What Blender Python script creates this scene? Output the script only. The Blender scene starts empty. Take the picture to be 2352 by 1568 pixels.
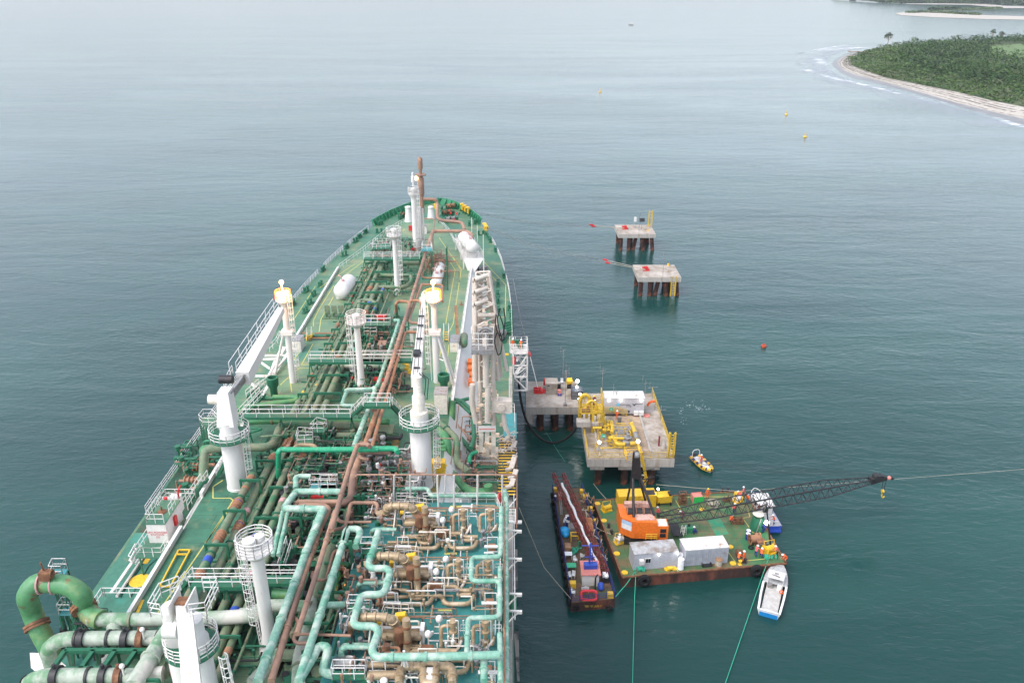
import bpy, math, random
from mathutils import Vector, Matrix
R=random.Random(7)
S=bpy.context.scene
COL=S.collection
# ---------------------------------------------------------------- camera, sky, sun, exposure
F=1880.0;CX=1176.0;HY=-45.0;H=72.5           # focal length and horizon measured on the photograph (2352 px wide), eye 72.5 m above the sea
PITCH=math.atan((784-HY)/F);PC=math.cos(PITCH);PS=math.sin(PITCH)
cam=bpy.data.objects.new("camera",bpy.data.cameras.new("camera"));COL.objects.link(cam)
cam.location=(0,0,H);cam.rotation_euler=(math.pi/2-PITCH,0,0)
cam.data.sensor_width=36;cam.data.lens=36*F/2352;cam.data.clip_start=1;cam.data.clip_end=60000
S.camera=cam
w=bpy.data.worlds.new("World");S.world=w;w.use_nodes=True
nt=w.node_tree;bg=nt.nodes["Background"];bg.inputs[1].default_value=0.15
sky=nt.nodes.new("ShaderNodeTexSky");sky.sky_type='NISHITA';sky.sun_disc=False
SUN_EL=math.radians(52);SUN_AZ=math.radians(235);CLOUD_H=2.3;CLOUD_Z=2.15
sky.sun_elevation=SUN_EL;sky.sun_rotation=SUN_AZ;sky.dust_density=3.0;sky.air_density=1.0;sky.ozone_density=1.0
hs=nt.nodes.new("ShaderNodeHueSaturation");hs.inputs["Saturation"].default_value=0.42
nt.links.new(sky.outputs[0],hs.inputs["Color"])
# thin bright overcast: cloud brightness varies a little and rises towards the horizon
tc=nt.nodes.new("ShaderNodeTexCoord");mp=nt.nodes.new("ShaderNodeMapping");mp.inputs["Scale"].default_value=(1,1,4)
nz=nt.nodes.new("ShaderNodeTexNoise");nz.inputs["Scale"].default_value=1.3;nz.inputs["Detail"].default_value=4
cr=nt.nodes.new("ShaderNodeValToRGB");cr.color_ramp.elements[0].position=.35;cr.color_ramp.elements[0].color=(.85,.89,.96,1);cr.color_ramp.elements[1].position=.68;cr.color_ramp.elements[1].color=(1.09,1.1,1.14,1)
mx=nt.nodes.new("ShaderNodeMix");mx.data_type='RGBA';mx.blend_type='MULTIPLY';mx.inputs[0].default_value=1
nt.links.new(tc.outputs["Generated"],mp.inputs[0]);nt.links.new(mp.outputs[0],nz.inputs[0]);nt.links.new(nz.outputs[0],cr.inputs[0])
sp=nt.nodes.new("ShaderNodeSeparateXYZ");nt.links.new(tc.outputs["Generated"],sp.inputs[0])
mr=nt.nodes.new("ShaderNodeMapRange");mr.inputs[1].default_value=0;mr.inputs[2].default_value=.75;mr.inputs[3].default_value=CLOUD_H;mr.inputs[4].default_value=CLOUD_Z;nt.links.new(sp.outputs[2],mr.inputs[0])
m2=nt.nodes.new("ShaderNodeMix");m2.data_type='RGBA';m2.blend_type='MULTIPLY';m2.inputs[0].default_value=1
nt.links.new(hs.outputs[0],mx.inputs[6]);nt.links.new(cr.outputs[0],mx.inputs[7]);nt.links.new(mx.outputs[2],m2.inputs[6]);nt.links.new(mr.outputs[0],m2.inputs[7]);nt.links.new(m2.outputs[2],bg.inputs[0])
sl=bpy.data.lights.new("sun","SUN");sl.energy=0.95;sl.angle=math.radians(20);sl.color=(1,.96,.9)
sun=bpy.data.objects.new("sun",sl);COL.objects.link(sun)
sun.rotation_euler=Vector((math.sin(SUN_AZ)*math.cos(SUN_EL),math.cos(SUN_AZ)*math.cos(SUN_EL),math.sin(SUN_EL))).to_track_quat('Z','Y').to_euler()
S.view_settings.view_transform='Standard';S.view_settings.look='None';S.view_settings.gamma=1;S.view_settings.exposure=0.2
S.render.engine='CYCLES'
# ---------------------------------------------------------------- measuring: a point seen in the photograph, at height z, in metres
ZT={0:(0,0,1),1:(0,1176,.2502),2:(551.25,1176,.27344),3:(294,882,.2502),4:(735,882,.21094),5:(514.5,606.4,.1875),6:(826.9,588,.1875),7:(698.3,349.1,.21094),
'a':(1157.6,771.75,.21089),'b':(1249.5,1065.75,.22273),'c':(1359.75,1029,.21094),'d':(1323,441,.1875),'e':(1561.9,992.25,.23438),'f':(1800.75,0,.23438),'g':(1690.5,1102.5,.21096),'h':(1323,882,.11719)}
def Z(k,x,y,z):
    o=ZT[k];x=o[0]+x*o[2];y=o[1]+y*o[2];h=H-z;D=F*h/(PC*(y-HY))
    return Vector(((x-CX)*D/F,(D-h*PS)/PC,z))
def top(k,y,p):
    'height at which the vertical through ground point p meets image row y'
    y=ZT[k][1]+y*ZT[k][2];a=(y-HY)*PC;return H-a*p[1]*PC/(F-a*PS)
# ---------------------------------------------------------------- materials
def mat(name,c,c2=None,sc=1.5,lo=.45,hi=.6,rough=.6,metal=0,c3=None,sc3=.25,lo3=.5,hi3=.6,bump=0,wave=None,det=6,mo=(.85,1.1),stretch=None,spec=.4,seam=None):
    m=bpy.data.materials.new(name);m.use_nodes=True;n=m.node_tree.nodes;l=m.node_tree.links;b=n["Principled BSDF"]
    b.inputs["Roughness"].default_value=rough;b.inputs["Metallic"].default_value=metal;b.inputs["Specular IOR Level"].default_value=spec
    t=n.new("ShaderNodeTexCoord");src=t.outputs["Object"]
    if stretch:
        q=n.new("ShaderNodeMapping");q.inputs["Scale"].default_value=stretch;l.new(src,q.inputs[0]);src=q.outputs[0]
    def noise(s,d=det):
        z=n.new("ShaderNodeTexNoise");z.inputs["Scale"].default_value=s;z.inputs["Detail"].default_value=d;z.inputs["Roughness"].default_value=.62;l.new(src,z.inputs["Vector"]);return z
    def mixc(fac,a,bb):
        x=n.new("ShaderNodeMix");x.data_type='RGBA';l.new(fac,x.inputs[0])
        for s,i in ((a,6),(bb,7)):
            if isinstance(s,tuple):x.inputs[i].default_value=(*s,1)
            else:l.new(s,x.inputs[i])
        return x.outputs[2]
    def rng(o,a,bb):
        x=n.new("ShaderNodeMapRange");x.inputs[1].default_value=a;x.inputs[2].default_value=bb;l.new(o,x.inputs[0]);return x.outputs[0]
    # light mottling everywhere
    v=noise(sc*3.3,3);d=tuple(k*mo[0] for k in c);u=tuple(min(1,k*mo[1]) for k in c)
    cur=mixc(rng(v.outputs[0],.35,.65),d,u)
    if c2: cur=mixc(rng(noise(sc).outputs[0],lo,hi),cur,c2)
    if c3: cur=mixc(rng(noise(sc3).outputs[0],lo3,hi3),cur,c3)
    if seam:
        bt=n.new("ShaderNodeTexBrick");bt.inputs["Scale"].default_value=1;bt.inputs["Brick Width"].default_value=seam[0];bt.inputs["Row Height"].default_value=seam[1];bt.inputs["Mortar Size"].default_value=seam[2];bt.inputs["Color1"].default_value=(1,1,1,1);bt.inputs["Color2"].default_value=(.93,.93,.93,1);bt.inputs["Mortar"].default_value=(.55,.5,.45,1);l.new(t.outputs["Object"],bt.inputs["Vector"])
        x=n.new("ShaderNodeMix");x.data_type='RGBA';x.blend_type='MULTIPLY';x.inputs[0].default_value=1;l.new(cur,x.inputs[6]);l.new(bt.outputs[0],x.inputs[7]);cur=x.outputs[2]
    l.new(cur,b.inputs["Base Color"])
    if wave:
        wv=n.new("ShaderNodeTexWave");wv.bands_direction=wave[0];wv.inputs["Scale"].default_value=wave[1];l.new(t.outputs["Object"],wv.inputs[0])
        bp=n.new("ShaderNodeBump");bp.inputs["Strength"].default_value=.6;bp.inputs["Distance"].default_value=wave[2];l.new(wv.outputs[0],bp.inputs["Height"]);l.new(bp.outputs[0],b.inputs["Normal"])
    elif bump:
        bp=n.new("ShaderNodeBump");bp.inputs["Strength"].default_value=.5;bp.inputs["Distance"].default_value=bump;l.new(noise(sc*4,4).outputs[0],bp.inputs["Height"]);l.new(bp.outputs[0],b.inputs["Normal"])
    return m
def glow(name,c,s):
    m=bpy.data.materials.new(name);m.use_nodes=True;b=m.node_tree.nodes["Principled BSDF"]
    b.inputs["Base Color"].default_value=(*c,1);b.inputs["Emission Color"].default_value=(*c,1);b.inputs["Emission Strength"].default_value=s;return m
RUST=(.15,.065,.035)
M=dict(
 white=mat("white paint",(.66,.635,.6),(.45,.3,.2),.8,.62,.86,.45,mo=(.96,1.03),stretch=(1.6,1.6,.22)),
 whiterust=mat("white paint with rust streaks",(.68,.65,.6),(.45,.25,.14),.7,.56,.76,.5,mo=(.95,1.03),stretch=(1.5,1.5,.3)),
 cream=mat("cream paint",(.72,.66,.56),(.45,.3,.2),.8,.6,.75,.5),
 beige=mat("grey beige arm paint",(.56,.49,.42),(.42,.34,.28),.7,.58,.75,.5,mo=(.95,1.04)),
 tan=mat("tan arm base paint",(.68,.54,.4),(.42,.25,.14),.9,.56,.7,.5),
 deck=mat("worn green deck paint",(.085,.19,.11),(.19,.22,.12),.35,.5,.62,.55,c3=(.05,.16,.1),sc3=.12,lo3=.46,hi3=.6,seam=(9,2.6,.03)),
 trunk=mat("worn light green deck paint",(.13,.23,.13),(.24,.26,.15),.22,.46,.64,.55,c3=(.07,.2,.14),sc3=.07,lo3=.5,hi3=.6,seam=(11,3.1,.03)),
 trunk2=mat("weathered deck paint with painted shade",(.045,.16,.095),(.2,.22,.11),.3,.54,.66,.55,c3=(.03,.1,.06),sc3=.14,lo3=.44,hi3=.56,seam=(7,2.4,.03)),  # wear, plus dark patches painted in as shade between the pipes
 dkgreen=mat("dark green manifold deck",(.025,.09,.05),(.09,.07,.04),.8,.5,.66,.6,c3=(.015,.05,.03),sc3=.3),
 side=mat("green side deck",(.05,.17,.115),(.17,.2,.12),.5,.6,.7,.5,c3=(.05,.24,.18),sc3=.1),
 teal=mat("teal module deck",(.035,.19,.18),(.09,.23,.2),.8,.55,.7,.5),
 tealplate=mat("teal grating plate",(.05,.26,.27),(.08,.2,.19),1,.5,.7,.5),
 hull=mat("dark hull paint",(.025,.035,.035),(.09,.05,.035),.3,.55,.65,.5),
 green=mat("green steel",(.02,.13,.07),(.08,.1,.04),1.3,.6,.7,.5),
 green2=mat("bright green steel",(.03,.2,.1),(.08,.12,.05),1.3,.6,.7,.5),
 olive=mat("dusty olive pipe",(.15,.2,.12),(.22,.2,.13),.6,.5,.65,.6,c3=(.05,.17,.08),sc3=.35,lo3=.54,hi3=.64),
 greenpipe=mat("green pipe",(.06,.22,.09),(.13,.24,.09),.5,.5,.65,.5),
 ubend=mat("rusty green discharge bend",(.075,.225,.095),(.15,.07,.04),.55,.57,.62,.45,c3=(.24,.3,.12),sc3=.3,lo3=.52,hi3=.66),
 mottled=mat("pale weathered green lagging",(.36,.4,.33),(.12,.24,.13),.6,.46,.6,.6,c3=(.52,.5,.44),sc3=.3,lo3=.52,hi3=.62),
 tealpipe=mat("mottled teal pipe",(.19,.37,.28),(.42,.5,.42),.9,.46,.62,.5,c3=(.1,.3,.2),sc3=.4,lo3=.54,hi3=.64),
 emerald=mat("emerald fire main",(.02,.3,.15),(.2,.42,.28),.9,.58,.68,.5),
 brownpipe=mat("rusty brown pipe",(.28,.165,.115),(.38,.22,.145),.5,.45,.6,.6,c3=(.2,.12,.09),sc3=.12,lo3=.5,hi3=.6),
 orangepipe=mat("red oxide pipe",(.34,.165,.09),(.24,.12,.07),.6,.5,.6,.55),
 insul=mat("bronze insulated pipe cladding",(.38,.28,.17),(.2,.13,.07),1.2,.5,.7,.42,metal=.2,c3=(.52,.42,.29),sc3=.5,lo3=.55,hi3=.65),
 rust=mat("rust",RUST,(.24,.115,.055),2,.45,.6,.8),
 steel=mat("grey steel",(.3,.3,.3),(.2,.15,.12),2,.5,.65,.5,metal=.3),
 dark=mat("dark steel",(.025,.025,.027),(.07,.05,.04),1.5,.55,.7,.5),
 black=mat("black rubber",(.012,.012,.013),rough=.8),
 yellow=mat("yellow paint",(.75,.46,.03),(.4,.2,.04),1.2,.58,.7,.45),
 jettyyellow=mat("jetty yellow paint",(.6,.4,.035),(.35,.2,.03),1.5,.55,.7,.45),
 yline=mat("faded yellow line",(.52,.47,.12),(.3,.33,.14),.8,.5,.7,.6),
 red=mat("red paint",(.55,.03,.03),rough=.5),
 pinkred=mat("coral paint",(.62,.22,.18),rough=.5),
 blue=mat("blue paint",(.03,.08,.4),rough=.4),
 navy=mat("navy blue",(.015,.03,.16),rough=.5),
 pink=mat("faded pink band",(.55,.3,.3),rough=.6),
 orange=mat("crane orange paint",(.72,.16,.02),(.5,.11,.03),1,.6,.75,.4),
 conc=mat("weathered concrete",(.36,.31,.26),(.22,.17,.12),.45,.46,.62,.8,c3=(.46,.41,.36),sc3=.18,lo3=.5,hi3=.62,bump=.01),
 concside=mat("streaked concrete edge",(.4,.37,.33),(.24,.17,.11),.5,.55,.7,.8,stretch=(1.6,1.6,.3)),
 pile=mat("rusty steel pile",(.045,.02,.016),(.2,.07,.035),.8,.5,.62,.8),
 bargedeck=mat("worn green barge deck",(.07,.14,.06),(.17,.13,.065),.35,.44,.6,.65,c3=(.035,.16,.065),sc3=.16,lo3=.5,hi3=.62,seam=(4.5,1.6,.025)),
 bargeside=mat("rusty barge side",(.05,.025,.02),(.15,.05,.03),.6,.45,.6,.8,stretch=(1,1,.4)),
 boatdeck=mat("dirty work boat deck",(.09,.06,.04),(.17,.1,.06),.9,.45,.6,.8,c3=(.07,.09,.05),sc3=.4),
 container=mat("grey container roof",(.42,.42,.42),(.24,.2,.17),.6,.45,.62,.6,bump=.01),
 contside=mat("pale grey corrugated side",(.4,.42,.46),(.3,.22,.18),.5,.62,.75,.5,wave=('X',4.2,.03)),
 contwhite=mat("off white rusty container roof",(.6,.58,.53),(.33,.17,.09),.7,.6,.7,.5),
 greywall=mat("grey cabin wall",(.4,.41,.45),rough=.5),
 orangecloth=mat("orange coverall",(.8,.13,.03),rough=.8),
 navycloth=mat("navy work trousers",(.02,.04,.2),rough=.8),
 pinkvest=mat("pink red work vest",(.75,.12,.12),rough=.8),
 maroon=mat("maroon coverall",(.2,.03,.05),rough=.8),
 skin=mat("skin",(.35,.2,.13),rough=.6),boot=mat("boot leather",(.02,.017,.015),rough=.7),
 helmet=mat("white helmet",(.85,.85,.83),rough=.3),yhelmet=mat("yellow helmet",(.85,.6,.05),rough=.3),
 rope=mat("pale rope",(.42,.38,.3),rough=.9),greenrope=mat("green rope",(.04,.4,.25),rough=.8),
 glass=mat("dark window glass",(.02,.025,.03),rough=.1),
 tarp=mat("blue tarpaulin",(.02,.3,.6),rough=.5),plastic=mat("white plastic",(.75,.75,.74),rough=.4),
 wood=mat("weathered timber",(.35,.2,.11),(.2,.12,.07),1,rough=.8),
 gelcoat=mat("white gelcoat",(.72,.72,.7),(.5,.48,.45),1.5,.55,.75,.3),
 turq=mat("turquoise sign",(.02,.45,.3),rough=.5),
 lampw=glow("lit white lamp",(1,.97,.92),14),lampy=glow("lit amber lamp",(1,.7,.32),7),basketglow=glow("basket rail with lamplight glow",(1,.26,.04),1.7),  # the basket rail's glow stands in for lamplight falling on it
 lens=glow("lamp glass",(1,.97,.9),.8),
)
# ---------------------------------------------------------------- mesh builder
def frame(d):
    d=d.normalized();u=Vector((0,0,1)) if abs(d.z)<.95 else Vector((0,1,0));a=d.cross(u).normalized();return a,a.cross(d).normalized()
W={}
class MB:
    def __init__(s):s.v=[];s.f=[];s.m=[];s.k=0
    def add(s,vs,fs):
        o=len(s.v);s.v+=[Vector(x) for x in vs];s.f+=[[i+o for i in f] for f in fs];s.m+=[s.k]*len(fs);return s
    def box(s,c,d,rz=0,ry=0,rx=0):
        q=Matrix.Rotation(rz,3,'Z')@Matrix.Rotation(ry,3,'Y')@Matrix.Rotation(rx,3,'X');c=Vector(c)
        vs=[c+q@Vector((x*d[0]/2,y*d[1]/2,z*d[2]/2)) for x in(-1,1) for y in(-1,1) for z in(-1,1)]
        return s.add(vs,[(0,1,3,2),(4,6,7,5),(0,4,5,1),(2,3,7,6),(0,2,6,4),(1,5,7,3)])
    def beam(s,a,b,w,h=None):
        a=Vector(a);b=Vector(b);h=h or w;p,q=frame(b-a)
        vs=[x+p*i*w/2+q*j*h/2 for x in(a,b) for i,j in((-1,-1),(1,-1),(1,1),(-1,1))]
        return s.add(vs,[(0,1,2,3),(7,6,5,4),(0,4,5,1),(1,5,6,2),(2,6,7,3),(3,7,4,0)])
    def cyl(s,a,b,r,r2=None,n=12,cap=True):
        a=Vector(a);b=Vector(b);r2=r if r2 is None else r2;p,q=frame(b-a);vs=[];fs=[]
        for c,rr in((a,r),(b,r2)):
            for i in range(n):
                t=2*math.pi*i/n;vs.append(c+(p*math.cos(t)+q*math.sin(t))*rr)
        for i in range(n):fs.append((i,(i+1)%n,n+(i+1)%n,n+i))
        if cap:fs+=[tuple(range(n-1,-1,-1)),tuple(range(n,2*n))]
        return s.add(vs,fs)
    def tube(s,pts,r,n=8,fil=0,cap=True,closed=False):
        P=[Vector(p) for p in pts]
        if fil and len(P)>2:
            Q=[P[0]]
            for i in range(1,len(P)-1):
                a,b,c=P[i-1],P[i],P[i+1];u=a-b;v=c-b
                if u.length<1e-5 or v.length<1e-5:continue
                dd=min(fil,u.length*.48,v.length*.48);u=u.normalized()*dd;v=v.normalized()*dd
                for k in range(6):
                    t=k/5;Q.append(b+u*(1-t)**2+v*t*t)
            Q.append(P[-1]);P=Q
        m=len(P);vs=[];fs=[];pq=None
        for i in range(m):
            if closed:d=P[(i+1)%m]-P[i-1]
            else:d=P[min(i+1,m-1)]-P[max(i-1,0)]
            if d.length<1e-6:d=Vector((0,0,1))
            d.normalize()
            if pq is None:pq=frame(d)
            else:
                a=pq[0]-d*pq[0].dot(d)
                a=a.normalized() if a.length>1e-4 else frame(d)[0];pq=(a,a.cross(d).normalized())
            for j in range(n):
                t=2*math.pi*j/n;vs.append(P[i]+(pq[0]*math.cos(t)+pq[1]*math.sin(t))*r)
        for i in range(m if closed else m-1):
            for j in range(n):
                a=i*n;b=((i+1)%m)*n;fs.append((a+j,a+(j+1)%n,b+(j+1)%n,b+j))
        if cap and not closed:fs+=[tuple(range(n-1,-1,-1)),tuple(range((m-1)*n,m*n))]
        return s.add(vs,fs)
    def ring(s,c,r,t,n=24,ax=None):
        c=Vector(c);p,q=frame(Vector(ax or (0,0,1)));return s.tube([c+(p*math.cos(2*math.pi*i/n)+q*math.sin(2*math.pi*i/n))*r for i in range(n)],t,5,closed=True)
    def lathe(s,c,prof,n=20,ax=None):
        c=Vector(c);d=Vector(ax or(0,0,1)).normalized();p,q=frame(d);vs=[];fs=[]
        for r,z in prof:
            for i in range(n):
                t=2*math.pi*i/n;vs.append(c+d*z+(p*math.cos(t)+q*math.sin(t))*max(r,.001))
        for k in range(len(prof)-1):
            for i in range(n):fs.append((k*n+i,k*n+(i+1)%n,(k+1)*n+(i+1)%n,(k+1)*n+i))
        return s.add(vs,fs)
    def ball(s,c,r,n=12,sz=1):
        return s.lathe(c,[(r*math.sin(math.pi*k/8),-r*sz*math.cos(math.pi*k/8)) for k in range(9)],n)
    def capsule(s,a,b,r,n=20):
        a=Vector(a);b=Vector(b);L=(b-a).length;pr=[(r*math.sin(math.pi/2*k/6),-r*.6*math.cos(math.pi/2*k/6)) for k in range(7)]
        pr+=[(r*math.cos(math.pi/2*k/6),L+r*.6*math.sin(math.pi/2*k/6)) for k in range(7)];return s.lathe(a,pr,n,b-a)
    def prism(s,poly,z0,z1,zt=None):
        n=len(poly);vs=[(p[0],p[1],z0) for p in poly]+[(p[0],p[1],z1) for p in poly]
        return s.add(vs,[tuple(range(n-1,-1,-1)),tuple(range(n,2*n))]+[(i,(i+1)%n,n+(i+1)%n,n+i) for i in range(n)])
    def flat(s,poly,z):return s.add([(p[0],p[1],z) for p in poly],[tuple(range(len(poly)))])
    def strip(s,pts,w,z=None):
        'flat painted line through pts'
        P=[Vector(p) for p in pts]
        for a,b in zip(P,P[1:]):
            d=(b-a);d.z=0;d.normalize();q=Vector((-d.y,d.x,0))*w/2;s.add([a-q,b-q,b+q,a+q],[(0,1,2,3)])
        return s
    def rail(s,pts,h=1.1,r=.035,sp=1.6,bars=(.5,1),closed=False):
        P=[Vector(p) for p in pts];
        if closed:P=P+[P[0]]
        for k in bars:s.tube([p+Vector((0,0,h*k)) for p in P],r,5)
        for a,b in zip(P,P[1:]):
            n=max(1,round((b-a).length/sp))
            for i in range(n+1):
                q=a.lerp(b,i/n);s.cyl(q,q+Vector((0,0,h)),r,n=5,cap=False)
        return s
    def ladder(s,a,b,w=.45,r=.04,cage=0,out=(0,-1,0),side=(1,0,0)):
        a=Vector(a);b=Vector(b);sd=Vector(side)*w/2;o=Vector(out);L=(b-a).length;d=(b-a)/L
        s.cyl(a-sd,b-sd,r,n=5);s.cyl(a+sd,b+sd,r,n=5)
        n=int(L/.42)
        for i in range(1,n):c=a+d*L*i/n;s.cyl(c-sd,c+sd,r*.8,n=4,cap=False)
        if cage:
            k0=cage;n=max(2,int((L-k0)/.85));A=[]
            for i in range(n+1):
                c=a+d*(k0+(L-k0)*i/n);hp=[c+sd*1.1*math.cos(t)*1.0+o*.65*math.sin(t) for t in [math.pi*j/6 for j in range(7)]];s.tube(hp,r*.8,4);A.append(hp)
            for j in(1,3,5):s.tube([h_[j] for h_ in A],r*.7,4)
        return s
    def truss(s,a,b,w,h,n,r,rb=None):
        a=Vector(a);b=Vector(b);p,q=frame(b-a);rb=rb or r*.6
        def cs(t):
            ww=w(t) if callable(w) else w;hh=h(t) if callable(h) else h;c=a.lerp(b,t);return [c+p*i*ww/2+q*j*hh/2 for i,j in((-1,-1),(1,-1),(1,1),(-1,1))]
        st=[cs(i/n) for i in range(n+1)]
        for j in range(4):s.tube([x[j] for x in st],r,6)
        for i in range(n):
            for j in range(4):
                k=(j+1)%4
                s.cyl(st[i][j],st[i+1][k],rb,n=4,cap=False) if i%2 else s.cyl(st[i][k],st[i+1][j],rb,n=4,cap=False)
        for x in (st[0],st[-1],st[n//2]):
            for j in range(4):s.cyl(x[j],x[(j+1)%4],rb,n=4,cap=False)
        return s
    def build(s,name,mats,parent=None,smooth=True,label=None):
        if not isinstance(mats,(list,tuple)):mats=[mats]
        me=bpy.data.meshes.new(name)
        if not s.v:s.box((0,0,0),(.01,.01,.01))
        lo=[min(v[i] for v in s.v) for i in range(3)];hi=[max(v[i] for v in s.v) for i in range(3)]
        c=Vector([(lo[i]+hi[i])/2 for i in range(3)])
        if parent is None:c.z=lo[2]
        me.from_pydata([v-c for v in s.v],[],s.f)
        for m in mats:me.materials.append(M[m] if isinstance(m,str) else m)
        me.polygons.foreach_set("material_index",s.m)
        if smooth:
            me.polygons.foreach_set("use_smooth",[True]*len(me.polygons));me.set_sharp_from_angle(angle=math.radians(38))
        me.update()
        o=bpy.data.objects.new(name,me);COL.objects.link(o)
        if parent:o.parent=parent;o.location=c-W[parent.name]
        else:o.location=c
        W[o.name]=c
        if label:o['label']=label
        return o
def thing(name,label,cat,loc=(0,0,0),group=None):
    o=bpy.data.objects.new(name,None);COL.objects.link(o);o.location=loc;o.empty_display_size=.5;W[o.name]=Vector(loc)
    o['label']=label;o['category']=cat
    if group:o['group']=group
    return o
def tag(o,label,cat,group=None):
    o['label']=label;o['category']=cat
    if group:o['group']=group
    return o
def struct(o,kind='structure'):o['kind']=kind;return o
def place(o,loc,rz=0):o.location=loc;o.rotation_euler=(0,0,rz);return o
def dup(root,loc,rz=0,label=None):
    def cp(o,par):
        c=o.copy();COL.objects.link(c)
        if par:c.parent=par
        for ch in o.children:cp(ch,c)
        return c
    r=cp(root,None);place(r,loc,rz)
    if label:r['label']=label
    return r
def text(body,size,mtx,m,parent,name="lettering"):
    cu=bpy.data.curves.new("t","FONT");cu.body=body;cu.size=size;cu.align_x='CENTER';cu.extrude=.004;cu.space_line=.85
    o=bpy.data.objects.new("t",cu);COL.objects.link(o);dg=bpy.context.evaluated_depsgraph_get();dg.update()
    me=bpy.data.meshes.new_from_object(o.evaluated_get(dg));bpy.data.objects.remove(o)
    me.name=name;me.transform(mtx);me.materials.clear();me.materials.append(M[m])
    for p in me.polygons:p.material_index=0
    q=bpy.data.objects.new(name,me);COL.objects.link(q);q.parent=parent;q.location=-W[parent.name];W[q.name]=Vector((0,0,0));return q
def upright(p,rz=0):return Matrix.Translation(p)@Matrix.Rotation(rz,4,'Z')@Matrix.Rotation(math.pi/2,4,'X')
# ---------------------------------------------------------------- sea
def water():
    m=bpy.data.materials.new("sea water");m.use_nodes=True;n=m.node_tree.nodes;l=m.node_tree.links;b=n["Principled BSDF"]
    b.inputs["Roughness"].default_value=.12;b.inputs["IOR"].default_value=1.4
    t=n.new("ShaderNodeTexCoord")
    def ns(scale,vec,d,dist=0):
        q=n.new("ShaderNodeMapping");q.inputs["Scale"].default_value=vec;q.inputs["Rotation"].default_value=(0,0,.12);l.new(t.outputs["Object"],q.inputs[0])
        z=n.new("ShaderNodeTexNoise");z.inputs["Scale"].default_value=scale;z.inputs["Detail"].default_value=d;z.inputs["Roughness"].default_value=.6;z.inputs["Distortion"].default_value=dist;l.new(q.outputs[0],z.inputs[0]);return z.outputs[0]
    big=ns(.012,(1,1.6,1),5)
    mr=n.new("ShaderNodeMix");mr.data_type='RGBA';mr.inputs[6].default_value=(.008,.045,.04,1);mr.inputs[7].default_value=(.012,.062,.052,1)
    r=n.new("ShaderNodeMapRange");r.inputs[1].default_value=.4;r.inputs[2].default_value=.6;l.new(big,r.inputs[0]);l.new(r.outputs[0],mr.inputs[0]);l.new(mr.outputs[2],b.inputs["Base Color"])
    slick=n.new("ShaderNodeMapRange");slick.inputs[1].default_value=.38;slick.inputs[2].default_value=.62;slick.inputs[3].default_value=.68;slick.inputs[4].default_value=1.2;l.new(ns(.009,(.35,1.5,1),4,1.2),slick.inputs[0])
    last=None
    for sc,vec,d,dist_,st in((.9,(.55,1.2,1),4,.2,.5),(.14,(.45,1.2,1),3,.6,.38),(.018,(.4,1.1,1),3,2.0,.3)):
        bp=n.new("ShaderNodeBump");mm=n.new("ShaderNodeMath");mm.operation='MULTIPLY';mm.inputs[1].default_value=st;l.new(slick.outputs[0],mm.inputs[0]);l.new(mm.outputs[0],bp.inputs["Strength"]);bp.inputs["Distance"].default_value=dist_;l.new(ns(sc,vec,d,.6),bp.inputs["Height"])
        if last:l.new(last.outputs[0],bp.inputs["Normal"])
        last=bp
    l.new(last.outputs[0],b.inputs["Normal"])
    return m
M['water']=water()
b=MB();b.flat([(-9000,-600),(9000,-600),(9000,14000),(-9000,14000)],0);o=struct(b.build("sea",'water',smooth=False))
# ---------------------------------------------------------------- near headland: beach, soil and forest
M['wet']=mat("wet sand",(.16,.15,.14),(.12,.11,.1),.05,rough=.35)
M['sand']=mat("dry sand",(.48,.44,.38),(.38,.33,.28),.3,.45,.6,.9)
M['soil']=mat("undergrowth soil",(.05,.08,.03),(.12,.14,.06),.05,.5,.6,.9)
M['meadow']=mat("marsh meadow",(.13,.2,.07),(.09,.14,.05),.08,.4,.6,.9,bump=.4)
def zf(L,z):return [Z('f',x,y,z) for x,y in L]
outer=[(3300,1500),(2352,1245),(2100,1165),(1700,1045),(1250,915),(900,825),(650,775),(520,705),(450,645),(442,605),(500,560),(600,520),(720,500),(860,486),(1040,458),(1250,434),(1600,414),(1900,402),(2352,372),(3300,330)]
dry  =[(3300,1440),(2352,1165),(2100,1110),(1700,1010),(1250,880),(900,785),(700,735),(600,695),(548,650),(530,615),(560,580),(620,545),(690,522),(860,484),(1040,457),(1250,433),(1600,413),(1900,401),(2352,371),(3300,329)]
veg  =[(3300,1250),(2352,1050),(2100,1000),(1700,905),(1250,815),(1000,765),(850,715),(740,680),(670,645),(640,612),(655,575),(700,540),(760,515),(880,481),(1050,455),(1255,431),(1600,411),(1900,399),(2352,369),(3300,327)]
A=zf([(x,y+12) for x,y in outer],-.4);B_=zf(outer,.15);C_=zf(dry,.7);D_=zf(veg,1.6)
def loft(name,a,c,m,cap=False):
    b=MB();n=len(a);b.add(list(a)+list(c),[(i,i+1,n+i+1,n+i) for i in range(n-1)])
    if cap:b.add(c,[tuple(range(n))])
    return struct(b.build(name,m,smooth=False))
loft("wet_sand",A,C_,'wet');loft("beach",[p+Vector((0,0,.004)) for p in C_],D_,'sand');loft("headland_ground",D_,D_,'soil',True)
def inside(p,poly):
    c=False;n=len(poly);x,y=p[0],p[1]
    for i in range(n):
        a=poly[i];b=poly[i-1]
        if (a[1]>y)!=(b[1]>y) and x<(b[0]-a[0])*(y-a[1])/(b[1]-a[1])+a[0]:c=not c
    return c
def proj(p):
    h=H-p[2];D=p[1]*PC+h*PS;return CX+F*p[0]/D,784+F*(h*PC-p[1]*PS)/D
mead=zf([(1940,470),(2100,445),(2352,430),(2500,470),(2500,560),(2150,560),(2010,530)],1.7)
b=MB();b.flat(mead,1.75);struct(b.build("meadow",'meadow',smooth=False))
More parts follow.
